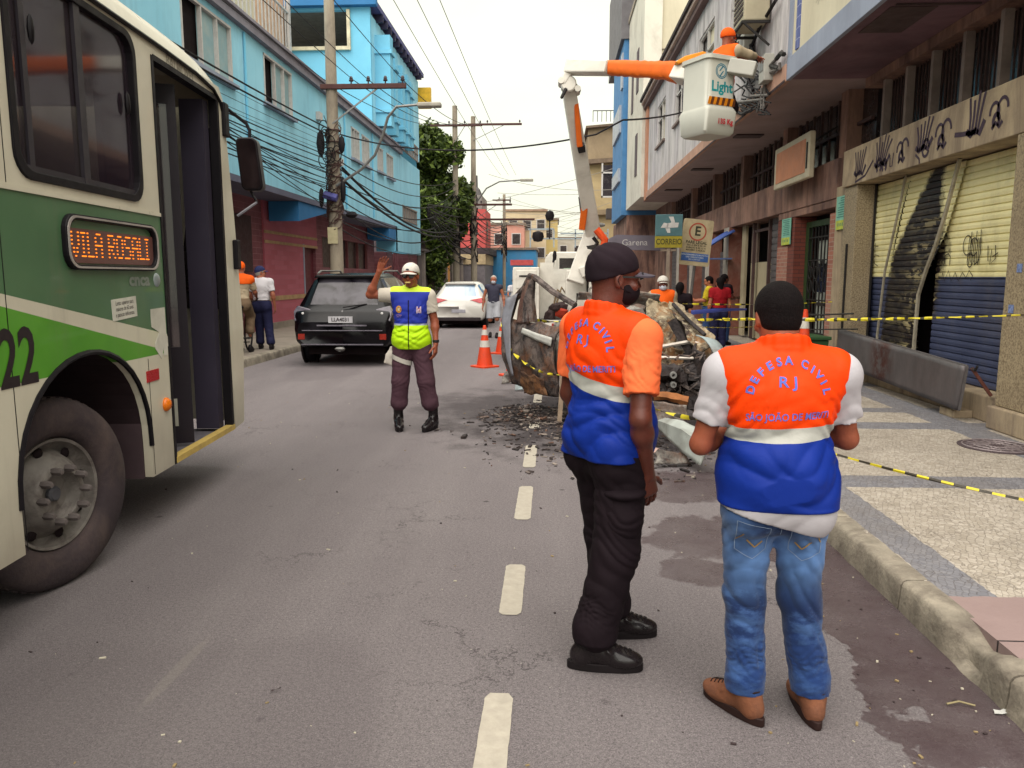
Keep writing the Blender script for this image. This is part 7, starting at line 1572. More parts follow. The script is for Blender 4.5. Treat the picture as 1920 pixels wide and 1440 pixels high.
# right fender and wheel arch
mb = MB(); n = 16; rows = []
for k, (dx, dy) in enumerate(((0, 0), (.10, .0), (.17, .14))):
    row = []
    for i in range(n + 1):
        u = i / n; px = 1308 + 46 * math.sin(u * PI / 2) ** 1.0; py = 628 + 105 * (1 - math.cos(u * PI / 2)); row.append(wl_(px + 0, py, 7.75 - .5 * u) + Vector((dx, dy, 0)) + Vector((-.02, 0, -.02 * k)))
    rows.append(row)
sheet(mb, rows, 26, 6, .012, 9, 4); sol(mb.build('fender', M_b4, wk, smooth=True), .012)
mb = MB(); sheet(mb, [[wl_(1305, 640, 7.7), wl_(1345, 705, 7.35)], [wl_(1300, 700, 7.7), wl_(1335, 760, 7.4)]], 10, 8, .05, 10, 6); sol(mb.build('inner_arch', M_char, wk, smooth=True), .02)
# engine bay lumps
rr = random.Random(21); mb = MB()
for i in range(60):
    p = wl_(rr.uniform(1232, 1345), rr.uniform(690, 760), rr.uniform(7.35, 7.9)); mb.blob(p, (rr.uniform(.04, .12), rr.uniform(.05, .12), rr.uniform(.03, .09)), 7, .35, i)
mb.build('engine', M_char, wk)
mb = MB()
for i in range(46):
    p = wl_(rr.uniform(1232, 1340), rr.uniform(665, 765), rr.uniform(7.3, 7.8)); q = [p]
    for j in range(3): q.append(q[-1] + Vector((rr.uniform(-.14, .14), rr.uniform(-.08, .08), rr.uniform(-.08, .08))))
    mb.tube(q, rr.uniform(.006, .016), 5)
mb.build('burnt_wiring', M_b2, wk, smooth=True)
for (px, py, r_) in ((1263, 704, .05), (1263, 722, .045)): mb = MB(); mb.lathe([(r_ * .3, .02), (r_*.35, 0), (r_ * .6, 0), (r_*.7, .01), (r_*.7, .03), (r_ * .5, .04)], wl_(px, py, 7.25), 'Y', 14); mb.build('pulley', M_metal, wk, smooth=True)
mb = MB(); sheet(mb, [[wl_(1225, 742, 7.2), wl_(1290, 752, 7.1)], [wl_(1225, 733, 7.25), wl_(1292, 742, 7.15)]], 14, 3, .02, 3, 6); sol(mb.build('cross_member', mat('rust_orange_bar', '#8a5630', .8, .4, 8), wk), .05)
mb = MB(); sheet(mb, [[wl_(1222, 792, 7.15), wl_(1288, 790, 7.0)], [wl_(1222, 752, 7.15), wl_(1288, 760, 7.0)]], 16, 10, .025, 12, 6); sol(mb.build('front_panel', M_b1, wk, smooth=True), .02)
mb = MB(); sheet(mb, [[wl_(1228, 800, 7.2), wl_(1275, 845, 6.6), wl_(1312, 872, 6.3)], [wl_(1226, 785, 7.2), wl_(1280, 806, 6.6), wl_(1325, 840, 6.3)], [wl_(1226, 778, 7.3), wl_(1282, 790, 6.75), wl_(1335, 812, 6.5)]], 24, 10, .012, 13, 4); sol(mb.build('bumper', mat('scraped_pale_bumper', '#a3a8a3', .6, .1, 4, .1, 20, dirt='#5d564e', dirt_sc=3, dirt_amt=.8), wk, smooth=True), .02)
mb = MB(); mb.beam(wl_(1052, 640, 8.5), wl_(1054, 720, 8.45), .05, .04).beam(wl_(1054, 720, 8.45), wl_(1049, 790, 8.4), .05, .04); mb.build('hinge_pillar', mat('scorched_cream_edge', '#8d7a68', .8, .3, 8), wk)
# front wheel burnt to the rim
mb = MB(); mb.lathe([(.24, -.08), (.27, -.08), (.27, .08), (.24, .08), (.1, .03), (0, .04)], wl_(1060, 770, 8.7) + Vector((.1, 0, .0)), 'X', 20, cap=False); mb.build('rim', M_b2, wk)
# hanging door seen from outside
dA, dB = Vector(aY(1050, 700, 8.55)), Vector(aY(953, 690, 9.35)); dA.z = dB.z = 0; dd = (dB - dA).normalized(); DL = (dB - dA).length; dn = Vector((dd.y, -dd.x, 0)); dn = dn if dn.y < 0 else -dn
D3 = lambda u, v, w=0: dA + dd * u * DL + Vector((0, 0, v)) + dn * w - wk.location
mb = MB(); sheet(mb, [[D3(.0, .30), D3(.45, .28), D3(.9, .34)], [D3(0, .65, .07), D3(.45, .65, .09), D3(1.0, .66, .06)], [D3(0, .95, .06), D3(.5, .98, .07), D3(1.05, 1.03, .04)], [D3(.02, 1.06), D3(.5, 1.10), D3(1.04, 1.12)]], 26, 26, .04, 15, 3.5); dr_ = sol(mb.build('door', M_b2, wk, smooth=True), .02)
mb = MB(); mb.tube([D3(-.25, 1.32), D3(.15, 1.46), D3(.48, 1.62), D3(.56, 1.64), D3(.66, 1.5), D3(.86, 1.36), D3(.98, 1.1)], [.03, .035, .035, .03, .04, .045, .04], 7); mb.tube([D3(.50, 1.6), D3(.58, 1.36), D3(.56, 1.1)], [.03, .07, .09], 7); mb.build('window_frame', M_b2, dr_, smooth=True)
mb = MB(); sheet(mb, [[D3(.62, 1.58), D3(.50, 1.6)], [D3(.70, 1.35, .03), D3(.54, 1.34, .03)], [D3(.74, 1.08, .05), D3(.5, 1.08, .06)]], 8, 14, .02, 5, 5); sol(mb.build('quarter_frame', burnt('brown_burnt', '#6d5348', '#2e1f1f', '#5a3a30', '#4a3833'), dr_, smooth=True), .015)
mb = MB(); sheet(mb, [[D3(.98, 1.36, .05), D3(.74, 1.42, .05)], [D3(1.0, 1.1, .09), D3(.82, 1.1, .09)], [D3(.86, .7, .12), D3(.78, .7, .12)], [D3(.78, .45, .1), D3(.74, .45, .1)]], 5, 18, .012, 16, 4); sol(mb.build('trim_strip', mat('heat_blued_steel', '#7f8088', .5, .3, 5, .2, 15, dirt='#5b4a46', dirt_sc=4), dr_, smooth=True), .01)
mb = MB(); sheet(mb, [[D3(.02, .86, .11), D3(.55, .98, .13)], [D3(.0, .95, .11), D3(.52, 1.04, .13)]], 12, 3, .008, 17, 4); sol(mb.build('sill_strip', mat('white_ash_strip', '#b3b2ac', .7, .15, 9), dr_, smooth=True), .015)
mb = MB(); sheet(mb, [[D3(.15, .3, .05), D3(.62, .26, .05)], [D3(.2, .5, .1), D3(.6, .52, .1)]], 14, 10, .05, 18, 6); sol(mb.build('rust_patch', burnt('rusty_lower_skin', '#7a5638', '#3a271f', '#8a5c38', '#4a342a', 6), dr_, smooth=True), .01)
# charred debris around the wreck: uncountable scraps
mb = MB(); rr = random.Random(33)
for i in range(3600):
    g = rr.random()
    if g < .62: x, y = rr.gauss(-.12, .26), rr.gauss(8.85, .32)
    elif g < .85: x, y = rr.gauss(.6, .5), rr.gauss(7.2, .5)
    else: x, y = rr.gauss(.2, .6), rr.gauss(8.6, .8)
    if y < 5.9 or x > 1.66: continue
    s = rr.choice((.006, .01, .014, .022)) * (1 if rr.random() < .95 else 2.0); hgt = .0 + .09 * math.exp(-((x + .35) / .45) ** 2 - ((y - 9) / .4) ** 2) * rr.random() if g < .62 else 0
    p = Vector((x, y, hgt + s * .35)); M = Matrix.Rotation(rr.uniform(0, 6), 3, 'Z') @ Matrix.Rotation(rr.uniform(-.6, .6), 3, 'X'); mb.m(rr.choice((0, 0, 0, 0, 1, 1, 2))).box(p, (s * rr.uniform(.8, 4), s * rr.uniform(.3, 1.3), s * rr.uniform(.15, .7)), M=M)
mb.build('burnt_debris', [M_char, M_b2, mat('ash_pale', '#857a72', .9)], kind='stuff')
for i, (px, py, s, lb) in enumerate(((962, 715, .2, 'bent strip of car trim sticking out of the ashes by the low cone'), (985, 728, .16, 'torn pale scrap of car skin below the hanging door'), (1262, 868, .16, 'crumpled pale scrap beneath the wreck bumper'), (1222, 848, .1, 'small pinkish plastic scrap at the foot of the wreck'))):
    c = aZ(px, py, .05); mb = MB(); sheet(mb, [[Vector((-s, 0, 0)), Vector((s, .05, .02))], [Vector((-s * .7, .1, s * .8)), Vector((s * .8, .12, s * .6))]], 12, 8, .04, i + 40, 9); o = sol(mb.build('car_scrap', (M_b1, M_b4, M_b1, mat('pink_plastic', '#b0938a', .6))[i], smooth=True, label=lb, cat='scrap metal'), .008); o.location = (c.x, c.y, .02); o['group'] = 'scraps torn off the burnt car'

# ================================================================ cones, signs, tapes, clutter
M_cone = mat('cone_orange', '#d2401c', .55, .12, 6, dirt='#7d4a3a', dirt_sc=8); M_cw = mat('cone_white_band', '#b9b4ac', .45, .08, 9)
def cone(p, lab, z=0, h=.75, tilt=None):
    o = empty('traffic_cone', (p[0], p[1], z), random.Random(int(p[0] * 99)).uniform(0, 1.5), label=lab, cat='traffic cone', group='orange and white cones around the wreck')
    if tilt: o.rotation_euler = tilt
    mb = MB(); mb.prism(rrect(-.2, .2, -.2, .2, .05), lambda u, v, w: (u, v, w), .03); b = mb.build('base', M_cone, o, bev=.004)
    R0 = lambda q: .145 - (.145 - .028) * q
    mb = MB(); mb.lathe([(.15, .03), (.142, .05)] + [(R0(q / 8), .05 + (h - .05) * q / 8) for q in range(9)] + [(.015, h + .005)], n=20); mb.build('shell', M_cone, o, smooth=True)
    for a, c in ((.45, .62), (.76, .9)): mb = MB(); mb.lathe([(R0(a) + .003, .05 + (h - .05) * a), (R0(c) + .003, .05 + (h - .05) * c)], n=20, cap=False); mb.build('band', M_cw, o, smooth=True)
    return o
cone(aZ(909, 688), 'standing cone nearest the agent in the lane left of the wreck'); cone(aZ(942, 663), 'standing cone in front of the pedestrian in shorts, behind the nearest left one'); cone(aZ(952, 706) + Vector((.1, .1, 0)), 'low toppled-looking cone partly hidden by the hanging car door', h=.5); cone((3.25, 10.2), 'tall slim cone beside the green bin in front of the iron door', z=.15, h=1.05)
cone(aZ(1339, 655, .15), 'small cone at the feet of the people in yellow and red tops', z=.15, h=.7)
cn = aZ(1345, 652, .15); cone((cn[0] + .25, cn[1] - 2.2), 'cone lying low just behind the wreck fender, mostly hidden', z=.15, h=.35)
M_ty = mat('tape_yellow', '#c2b22c', .45, .1, 6); M_tk = mat('tape_black', '#38332a', .5, .1, 6)
def tape(lab, pts, w=.07, twist=6.0, seg=.09, group='yellow and black barrier tapes', ph=0, n=None, mats=None, blk=.42, flat=.16):
    P_ = []; 
    for a, b, sg in pts: P_ += catenary(a, b, sg, 60)[(1 if P_ else 0):]
    L = [0]
    for a, b in zip(P_, P_[1:]): L.append(L[-1] + (b - a).length)
    N = int(L[-1] / .03); Q = []; j = 0
    for i in range(N + 1):
        d = L[-1] * i / N
        while j < len(L) - 2 and L[j + 1] < d: j += 1
        Q.append((P_[j].lerp(P_[j + 1], (d - L[j]) / max(1e-6, L[j + 1] - L[j])), d))
    mb = MB(); prev = None
    for i, (p, d) in enumerate(Q):
        t_ = (Q[min(i + 1, N)][0] - Q[max(i - 1, 0)][0]).normalized(); u = Vector((0, 0, 1)); u = (u - t_ * u.dot(t_)).normalized(); v = t_.cross(u); a = ph + twist * d + 1.5 * math.sin(d * .9); x = u * math.cos(a) + v * math.sin(a); x2 = t_.cross(x)
        ww = w * (.55 + .25 * math.sin(d * 1.7)) if twist else w
        ring = [p + x * ww / 2, p + x2 * ww * flat, p - x * ww / 2, p - x2 * ww * flat]
        if prev: mb.m(1 if (d / seg) % 1 < blk else 0).add(prev + ring, [(k, (k + 1) % 4, 4 + (k + 1) % 4, 4 + k) for k in range(4)])
        prev = ring
    return mb.build('barrier_tape', mats or [M_ty, M_tk], None, smooth=True, ang=50, label=lab, cat='barrier tape', group=group)
t1a = aY(1385, 598, 6.4); t1b = aX(1960, 589, 3.35)
tape('thick twisted tape stretched from behind the right-hand man to the right edge of the view', [(aY(1355, 598, 7.6), t1b, .02)], .042, 12, .10, blk=.28, flat=.3)
tape('tape at chest height from the wreck across the waiting people', [(aY(1240, 598, 8.7), aY(1400, 598, 9.2), .01), (aY(1400, 598, 9.2), aX(1600, 598, 4.3), .02)], .045, 9, .12, blk=.25)
tape('upper thin tape in front of the yellow and red tops and the door', [(aY(1228, 568, 10.5), aX(1560, 566, 4.35), .03)], .035, 7, .2)
tape('lowest thin tape near the legs of the waiting people', [(aY(1290, 612, 10), aX(1420, 612, 4.0), .02)], .03, 7, .15)
tape('tape hanging across the top of the burnt car door from cone to wreck', [(aY(940, 602, 10.0), aY(1000, 600, 9.1), .02), (aY(1000, 600, 9.1), aY(1075, 600, 8.9), .02)], .06, 5, .05)
tape('tape sagging diagonally over the burnt car door towards the man in the black cap', [(aY(940, 604, 10.0), aY(952, 650, 9.2), .04), (aY(952, 650, 9.2), aY(1058, 702, 8.0), .10)], .05, 12, .035)
tape('tape crossing the wreck bumper between the two vested men', [(aY(1215, 762, 6.9), aY(1340, 790, 6.0), .02)], .05, 4, .22)
tape('near tape running low over the pavement at the right edge', [(aY(1500, 832, 4.6), aZ(1975, 948, .45), .02)], .026, .8, .12, blk=.46, flat=.42)
tape('flat blue plastic tape across the waiting people', [(aY(1296, 586, 12.5), aY(1400, 580, 12.5), -.01)], .07, 0, .3, mats=[mat('blue_tape', '#3f4a96', .5), mat('blue_tape', '#3f4a96', .5)])
# parking sign
M_signp = mat('weathered_cream_sign', '#b6a685', .6, .12, 5, dirt='#7d6c52', dirt_sc=4, dirt_amt=.6)
es = empty('parking_sign', aZ(1292, 640, .15), R(6), label='leaning cream parking sign with E in a red ring on a bent grey post', cat='sign'); eo = aY(1305, 455, es.location.y) - es.location; Rg = Matrix.Rotation(R(5.5), 3, 'Y')
sc_ = es.location.y / 15.0; EF = lambda u, v, w=0: eo + Rg @ Vector((u * sc_, -.03 - w, v * sc_))
mb = MB(); mb.prism(rrect(-.29, .29, -.43, .43, .04), lambda u, v, w: EF(u, v, w), .012); pl_ = mb.build('plate', M_signp, es)
mb = MB(); stroke(mb, [(.155 * math.cos(a / 14 * PI), .20 + .155 * math.sin(a / 14 * PI)) for a in range(29)], .028, lambda u, v: EF(u, v, .016)); mb.build('ring', mat('faded_red_ring', '#a8503f', .6), pl_)
mb = MB(); put_text(mb, 'E', .24, lambda u, v: EF(u, .205 + v, .016), .006); put_text(mb, 'PARE LEGAL', .075, lambda u, v: EF(u, .0 + v, .016), .002)
for i, s in enumerate(('SEG A SEX 8 AS 18', 'SABADO 8 AS 13 H', 'MAXIMO 2 HORAS')): put_text(mb, s, .045, lambda u, v, i=i: EF(u, -.055 - i * .045 + v, .016), .001)
mb.build('lettering', mat('dark_olive_letters', '#3c3a2c', .6), pl_)
mb = MB(); mb.prism([(-.26, -.35), (.26, -.35), (.26, -.20), (-.26, -.20)], lambda u, v, w: EF(u, v, .013 + w), .003); bp_ = mb.build('blue_panel', mat('sign_blue', '#3d5f9c', .6, .2, 9), pl_); mb = MB()
for i, s in enumerate(('ESTACIONAMENTO ROTATIVO', 'USO OBRIGATORIO', 'DO CARTAO')): put_text(mb, s, .038, lambda u, v, i=i: EF(u, -.235 - i * .042 + v, .018), .001)
mb.build('lettering', mat('pale_letters', '#b9c0c8', .6), bp_); mb = MB(); mb.tube([(0, .0, 0), (eo * .45 + Vector((-.03, 0, 0))), eo + Vector((0, .0, -.3)), eo + Vector((-.0, 0, .42))], .035, 8); mb.build('post', mat('dull_post', '#5f5a58', .6), es, smooth=True)
c_ = aY(1254, 430, 17.5); cs = empty('shop_sign', (c_.x, c_.y, .15), label='grey-green sign with white four-arrow mark over a yellow strip beside the leaning parking sign', cat='sign'); cs.scale = (.86, 1, 1); cz = c_.z - .15
mb = MB(); mb.bb(-.34, .34, -.06, .06, cz - .15, cz + .32); co_ = mb.build('panel', mat('grey_teal_panel', '#48686d', .6, .15, 6), cs, bev=.01); mb = MB(); mb.bb(-.34, .34, -.062, .058, cz - .40, cz - .152); ys = mb.build('strip', mat('yellow_strip', '#8f8128', .6, .2, 8), cs)
mb = MB(); CF = lambda u, v: (u, -.064, cz + .09 + v)
for q in ([(-.22, -.06), (-.05, -.06), (-.02, .03), (-.14, .05)], [(-.02, .18), (.1, .18), (.14, .06), (.06, -.04), (.04, .08)], [(.04, -.06), (.22, -.05), (.24, .05), (.12, .05)], [(-.1, -.07), (.02, -.07), (.03, -.17), (-.04, -.17)], [(-.06, -.06), (.06, -.06), (.05, .05), (-.04, .04)]): mb.add([CF(*p) for p in q], [tuple(range(len(q)))])
mb.build('emblem', M_wwf, co_); mb = MB(); put_text(mb, 'CORREIO', .17, lambda u, v: (u, -.066, cz - .275 + v), .004, sx=.9); mb.build('lettering', mat('brown_letters', '#4a4620', .6), ys); mb = MB(); mb.beam((0, .0, 0), (0, 0, cz - .3), .08).beam((-.2, 0, cz - .45), (.2, 0, cz - .45), .05); mb.build('post', mat('pale_post', '#8a7a6c', .6), cs)
# fallen metal panel along the step
pn = empty('metal_panel', (4.25, 9.6, .15), label='long dented grey metal panel fallen along the shop step under the burnt shutter', cat='metal panel')
q = [aX(1578, 618, 4.18), aX(1815, 687, 4.18), aX(1800, 768, 4.18), aX(1573, 680, 4.18)]
mb = MB(); tlq, trq, brq, blq = [p - pn.location for p in q]; sheet(mb, [[blq, brq], [tlq, trq]], 40, 8, .008, 3, 2)
t = NT('scuffed_grey_steel'); col = t.mix(t.ramp(t.noise(1.5, 6, .7, t.mapping((1, 1, .5))), [(.35, 0), (.7, 1)]), lin('#4c4748'), lin('#6b6566')); x = t.xyz(); rm_ = t.math('MULTIPLY', t.ramp(t.math('ABSOLUTE', t.math('SUBTRACT', x[1], .35)), [(.12, 1), (.4, 0)]), t.ramp(t.noise(5, 6, .75), [(.42, 0), (.55, 1)]))
t.set(col=t.mix(rm_, col, lin('#4a2b26')), rough=.5, metal=.35); t.bump(t.noise(4, 5), .25, .01); M_scuff = t.m
o = mb.build('sheet', M_scuff, pn, smooth=True); s_ = o.modifiers.new('s', 'SOLIDIFY'); s_.thickness = .05; s_.offset = 1
mb = MB()
for a, b in ((tlq, trq), (blq, brq), (tlq, blq), (trq, brq)): mb.beam(a + Vector((-.01, 0, 0)), b + Vector((-.01, 0, 0)), .025)
m1 = tlq.lerp(trq, .40); m2 = blq.lerp(brq, .40); mb.beam(m1 + Vector((-.008, 0, 0)), m2 + Vector((-.008, 0, 0)), .012); mb.build('rim', mat('panel_edge_grey', '#6d6868', .5, .2, 6, metal=.3), pn)
mb = MB(); b0 = aX(1822, 690, 4.2) - pn.location; b1 = aX(1858, 742, 4.38) - pn.location; mb.beam(b0, b1, .05, .03); mb.build('strut', mat('rusty_brown_bar', '#5c342a', .8, .3, 8), pn); mb = MB(); mb.tube([aX(1490, 592, 4.1) - pn.location, aX(1600, 588, 4.1) - pn.location], .012, 5); mb.tube([aX(1500, 618, 4.1) - pn.location, aX(1608, 617, 4.1) - pn.location], .010, 5); mb.tube([b0, b0 + Vector((0, -.06, -.02)), b0 + Vector((.0, -.1, .03))], .012, 5); mb.build('rod', M_iron, pn)
mb = MB(); mb.box((tlq.x + .12, tlq.y - .3, .1), (.22, .3, .2)); mb.box((trq.x + .12, trq.y + .4, .04), (.2, .3, .08)); mb.build('support_block', M_beige, pn, bev=.01)
# green wheelie bin with white sack, burnt pieces on the pavement
bn = empty('rubbish_bin', (3.35, 10.9, .15), R(5), label='dark green bin in front of the iron grille door', cat='bin'); mb = MB(); mb.prism([(-.30, 0), (.30, 0), (.36, .62), (-.36, .62)], lambda u, v, w: (u, -.28 + w, v), .56); bo_ = mb.build('body', mat('bin_green', '#2c4a2c', .5, .15, 3), bn, bev=.02); mb = MB()
for i in range(4): mb.bb(-.33, .33, -.295, -.281, .12 + i * .13, .15 + i * .13)
mb.build('rib', mat('bin_green', '#2c4a2c', .5), bo_); MB().bb(-.38, .38, -.31, .31, .62, .67).build('lid', mat('bin_green', '#2c4a2c', .5), bn, bev=.015)
sk = MB(); sheet(sk, [[(-.3, -.3, 0), (.2, -.32, 0)], [(-.34, -.3, .3), (.24, -.34, .3)], [(-.2, -.15, .52), (.36, -.2, .58)], [(-.1, .1, .55), (.3, .1, .55)]], 24, 24, .05, 4, 5); o = sk.build('cloth_sack', mat('dirty_white_cloth', '#a9a195', .9, .15, 5, .4, 12, dirt='#6f665b', dirt_sc=4), None, smooth=True, label='crumpled dirty white cloth bundle leaning on the green bin', cat='cloth bundle'); o.location = (2.95, 10.4, .28); sol(o, .02)
mb = MB(); mb.blob((0, 0, .08), (.25, .12, .1), 8, .3, 2); mb.bb(-.3, .5, -.03, .03, .0, .05); o = mb.build('charred_lump', M_char, None, label='charred lump on the pavement behind the right-hand man', cat='debris'); o.location = (2.2, 9.4, .15)
mb = MB(); mb.box((0, 0, .03), (1.3, .18, .05)); mb.box((.3, .15, .07), (.9, .1, .04), M=Matrix.Rotation(.3, 3, 'Z')); o = mb.build('plank', mat('grey_plank', '#6d645c', .8, .3, 5), None, label='grey planks lying at the foot of the far shop pilaster', cat='plank'); o.location = (3.7, 15.2, .155)
# manhole cover in the pavement
mh = empty('manhole_cover', (3.88, 6.83, .15), label='round cast manhole cover with radial pattern set in the pavement', cat='manhole cover'); mb = MB(); mb.lathe([(.31, .0), (.31, .006), (.28, .008), (.0, .008)], n=40, cap=False); pl_ = mb.build('plate', mat('cast_iron_plum', '#4f4346', .6, .2, 12, metal=.2), mh, smooth=True); mb = MB()
for i in range(16): a = 2 * PI * i / 16; mb.beam((.06 * math.cos(a), .06 * math.sin(a), .011), (.24 * math.cos(a), .24 * math.sin(a), .011), .014, .006)
for r_ in (.10, .18, .27): mb.tube([(r_ * math.cos(a / 16 * PI), r_ * math.sin(a / 16 * PI), .010) for a in range(33)], .007, 4)
mb.build('rib', mat('worn_rib', '#85797a', .5, .2, 12, metal=.3), pl_)
# litter: specks on the road
mb = MB(); rr = random.Random(12)
for i in range(420):
    x, y = rr.uniform(-4.5, 1.68), 1.7 + 9 * rr.random() ** 1.6
    if rr.random() < .35: x = rr.uniform(1.1, 1.68)
    s = rr.choice((.003, .004, .006, .009)); mb.m(rr.choice((0, 0, 1, 2))).box((x, y, s * .3 + .001), (s * rr.uniform(.8, 3), s, s * .6), rz=rr.uniform(0, 3))
mb.build('road_litter', [mat('litter_pale', '#b0a898', .8), mat('litter_tan', '#8d7a58', .8), mat('litter_dark', '#3a2f30', .8)], kind='stuff')
for i, (px, py, s, lb) in enumerate(((1885, 1342, .035, 'crumpled white paper scrap in the wet gutter'), (1800, 1325, .05, 'dry leaf stalk floating in the wet gutter'), (515, 1300, .02, 'squashed dark blot of litter left of the lane dash'))):
    c = aZ(px, py, 0); mb = MB(); sheet(mb, [[Vector((-s, 0, .004)), Vector((s, s * .4, .008))], [Vector((-s * .8, s * .6, .006)), Vector((s * .9, s, .01))]], 6, 5, .01, i, 30) if i != 1 else mb.tube([(-s, 0, .006), (0, .01, .012), (s, -.01, .008)], .004, 5)
    o = mb.build('litter', mat(('paper_scrap', 'straw_stalk', 'dark_blot')[i], ('#b9b8b4', '#8d8160', '#3c3033')[i], .8), None, label=lb, cat='litter'); o.location = (c.x, c.y, .004)
# ================================================================ people
SK_dark = skin_mat('deep_brown_skin', '#5a2e24', .42); SK_mid = skin_mat('brown_skin', '#8a4a34', .5); SK_tan = skin_mat('tan_skin', '#9c5f47', .5)
t = NT('short_black_hair'); hn = t.noise(240, 4, .8, t.mapping((1, 1, .55))); t.set(col=t.mix(t.ramp(hn, [(.4, 0), (.7, 1)]), lin('#080506'), lin('#1d1516')), rough=.75, spec=.1); t.bump(t.math('ADD', hn, t.math('MULTIPLY', t.noise(30, 4), 1.2)), 1.0, .006); M_hair = t.m; M_hairg = cloth('grey_hair', '#9a938c', .8, .6, 60); M_blackc = cloth('black_cloth', '#1b1318', .8, .5, 7, .25)
M_cap = cloth('washed_black_cap', '#20171d', .85, .5, 10, .25); M_wcap = cloth('white_cap', '#bdb8b0', .8, .2, 9, .06); M_ncap = cloth('navy_cap', '#2b2f52', .8, .3, 9)
M_shoe = mat('polished_black_leather', '#1b1618', .25, .3, 12, .2, 40, coat=.3); M_sole = mat('black_sole', '#191416', .7, .2, 9); M_boot = mat('brown_suede', '#7a4c35', .85, .3, 9, .3, 120, dirt='#3d2923', dirt_sc=9, dirt_amt=.7); M_sole2 = mat('dark_brown_sole', '#2b1c1a', .6, .2, 9)
OR, BL, GY = '#e63e04', '#0f2a80', '#a5a59f'
def RB(x, z):
    a = x / .27; s, c = math.sin(a), math.cos(a); return Vector((.8 * s, .13 - .8 * c, z)), Vector((-s, c, 0))
def vest_text(f, vest, cz, w, s, m):
    bv = bvh_of(vest); k = 1; mb = MB(); q = 'DEFESA CIVIL'
    angs = [172, 155, 139, 123, 107, 91, 78, 64, 49, 36, 23, 8]
    for ch, a in zip(q, angs):
        if ch == ' ': continue
        a = R(a); cx, cy = w * math.cos(a), cz + w * .93 * math.sin(a) - .0; th = a - PI / 2; c, sn = math.cos(th), math.sin(th)
        put_on(mb, bv, ch, s, lambda u, v, cx=cx, cy=cy, c=c, sn=sn: RB(cx + u * c - v * sn, cy + u * sn + v * c), bold=.0014)
    for ch, ox in (('R', -.021), ('J', .019)): put_on(mb, bv, ch, s * 1.25, lambda u, v, ox=ox: RB(u + ox, cz + .045 + v), bold=.001, sx=1.1)
    put_on(mb, bv, 'SÃO JOÃO DE MERITI', s * .87, lambda u, v: RB(u, cz - .072 + v + u * .06), bold=.0005, sx=.84)
    return mb.build('lettering', m, vest)
M_let = mat('violet_blue_print', '#5560b0', .7, .15, 20)

# ---- man in black cap and vest, hand in pocket
r1 = empty('person', (.24, 3.2, 0), R(-50), label='man in black cap, blue and orange vest, orange shirt and black trousers, hand in pocket', cat='person')
J = skeleton(1.74, neck=(0, -.035, 1.45), hc=(.012, .0, 1.625), shR=(.185, -.01, 1.39), shL=(-.185, -.02, 1.41), elR=(.245, -.075, 1.08), wrR=(.190, .035, .83), elL=(-.235, -.02, 1.12), wrL=(-.2, .12, .92),
             hipR=(.09, -.01, .92), hipL=(-.09, .01, .92), knR=(.10, -.05, .50), knL=(-.10, .09, .50), anR=(.065, -.15, .09), anL=(-.10, .12, .09))
f = Fig(r1, J, 1.74, 1.0, head_yaw=R(-24), head_pitch=R(-4), belly=.02, res=.006)
f.body(SK_dark, hargs={'R': dict(d=(-.14, .30, -1), pn=(-1, .1, 0), side=(.2, 1, .2), curl=(.2, .25, .3, .3)), 'L': dict(d=(.2, .3, -1))})
f.trousers(M_blackc, .020, 1.90, 3, .005, an=.066, kn=.074, waist=.97)
mb = MB()
pz = (.17, -.03, .66)
sdp = SD([.02, -.25, .42], [.33, .2, .78], .006); kR = J['hipR'].lerp(J['knR'], .62); sdp.ell(kR + V3(.035, -.01, .0), [.085, .085, .125], .02); sdp.ell(kR + V3(.04, -.012, .10), [.09, .09, .03], .012); sdp.wrinkle(kR + V3(.06, -.03, 0), .1, (.3, .2, 1), 80, .005, 2); sdp.build('cargo_pocket', M_blackc, r1)
f.top(cloth('orange_polo', '#de683c', .8, .5, 8, .1), .012, .70, hem=.845, seed=5, A=.004, name='shirt', so=.020, W=[((.22, -.03, 1.24), .12, (.9, .2, .8), 120, .004, 1), ((.2, -.02, 1.33), .08, (.5, .3, 1), 130, .003, 4)])
M_v1 = bands('vest_orange_blue', [(0, BL), (1.165, GY), (1.225, OR)], .55, .5, slope=(.25, .0), sc=6)
v1 = f.top(M_v1, .030, 0, hem=.885, seed=8, A=.005, name='vest', flare=.012, holes=True, collar=True, sh=.78,
           W=[((.02, -.13, 1.33), .14, (1, 0, .25), 40, .004, 12), ((-.06, -.12, 1.2), .12, (.8, 0, .8), 40, .004, 13), ((.06, -.13, 1.0), .2, (-.35, 0, 1), 26, .009, 14), ((-.08, -.12, .95), .16, (.3, 0, 1), 30, .006, 15), ((.12, -.08, .93), .16, (.5, .3, 1), 30, .006, 16)])
vest_text(f, v1, 1.325, .122, .041, M_let)
f.cap_(M_cap, -.002, bm=mat('grey_black_brim', '#403944', .7, .1, 6)); 
mb = MB(); mb.beam(f.h(.079, .0, .004), f.h(.068, .095, .008), .006, .007).beam(f.h(.068, .095, .016), f.h(.02, .104, .012), .004, .028); mb.build('glasses', mat('dark_lens', '#1a1518', .1, coat=.5), r1); mb = MB(); mb.tube([f.h(.081, .0, .02), f.h(.088, -.018, -.01), f.h(.082, .0, -.042), f.h(.066, .05, -.055)], .0018, 5); mb.build('mask_strap', M_blackc, r1)
f.mask(M_blackc)
for a, y in (('R', -42), ('L', -36)): f.shoe(a, M_shoe, M_sole, R(y), 1.06)

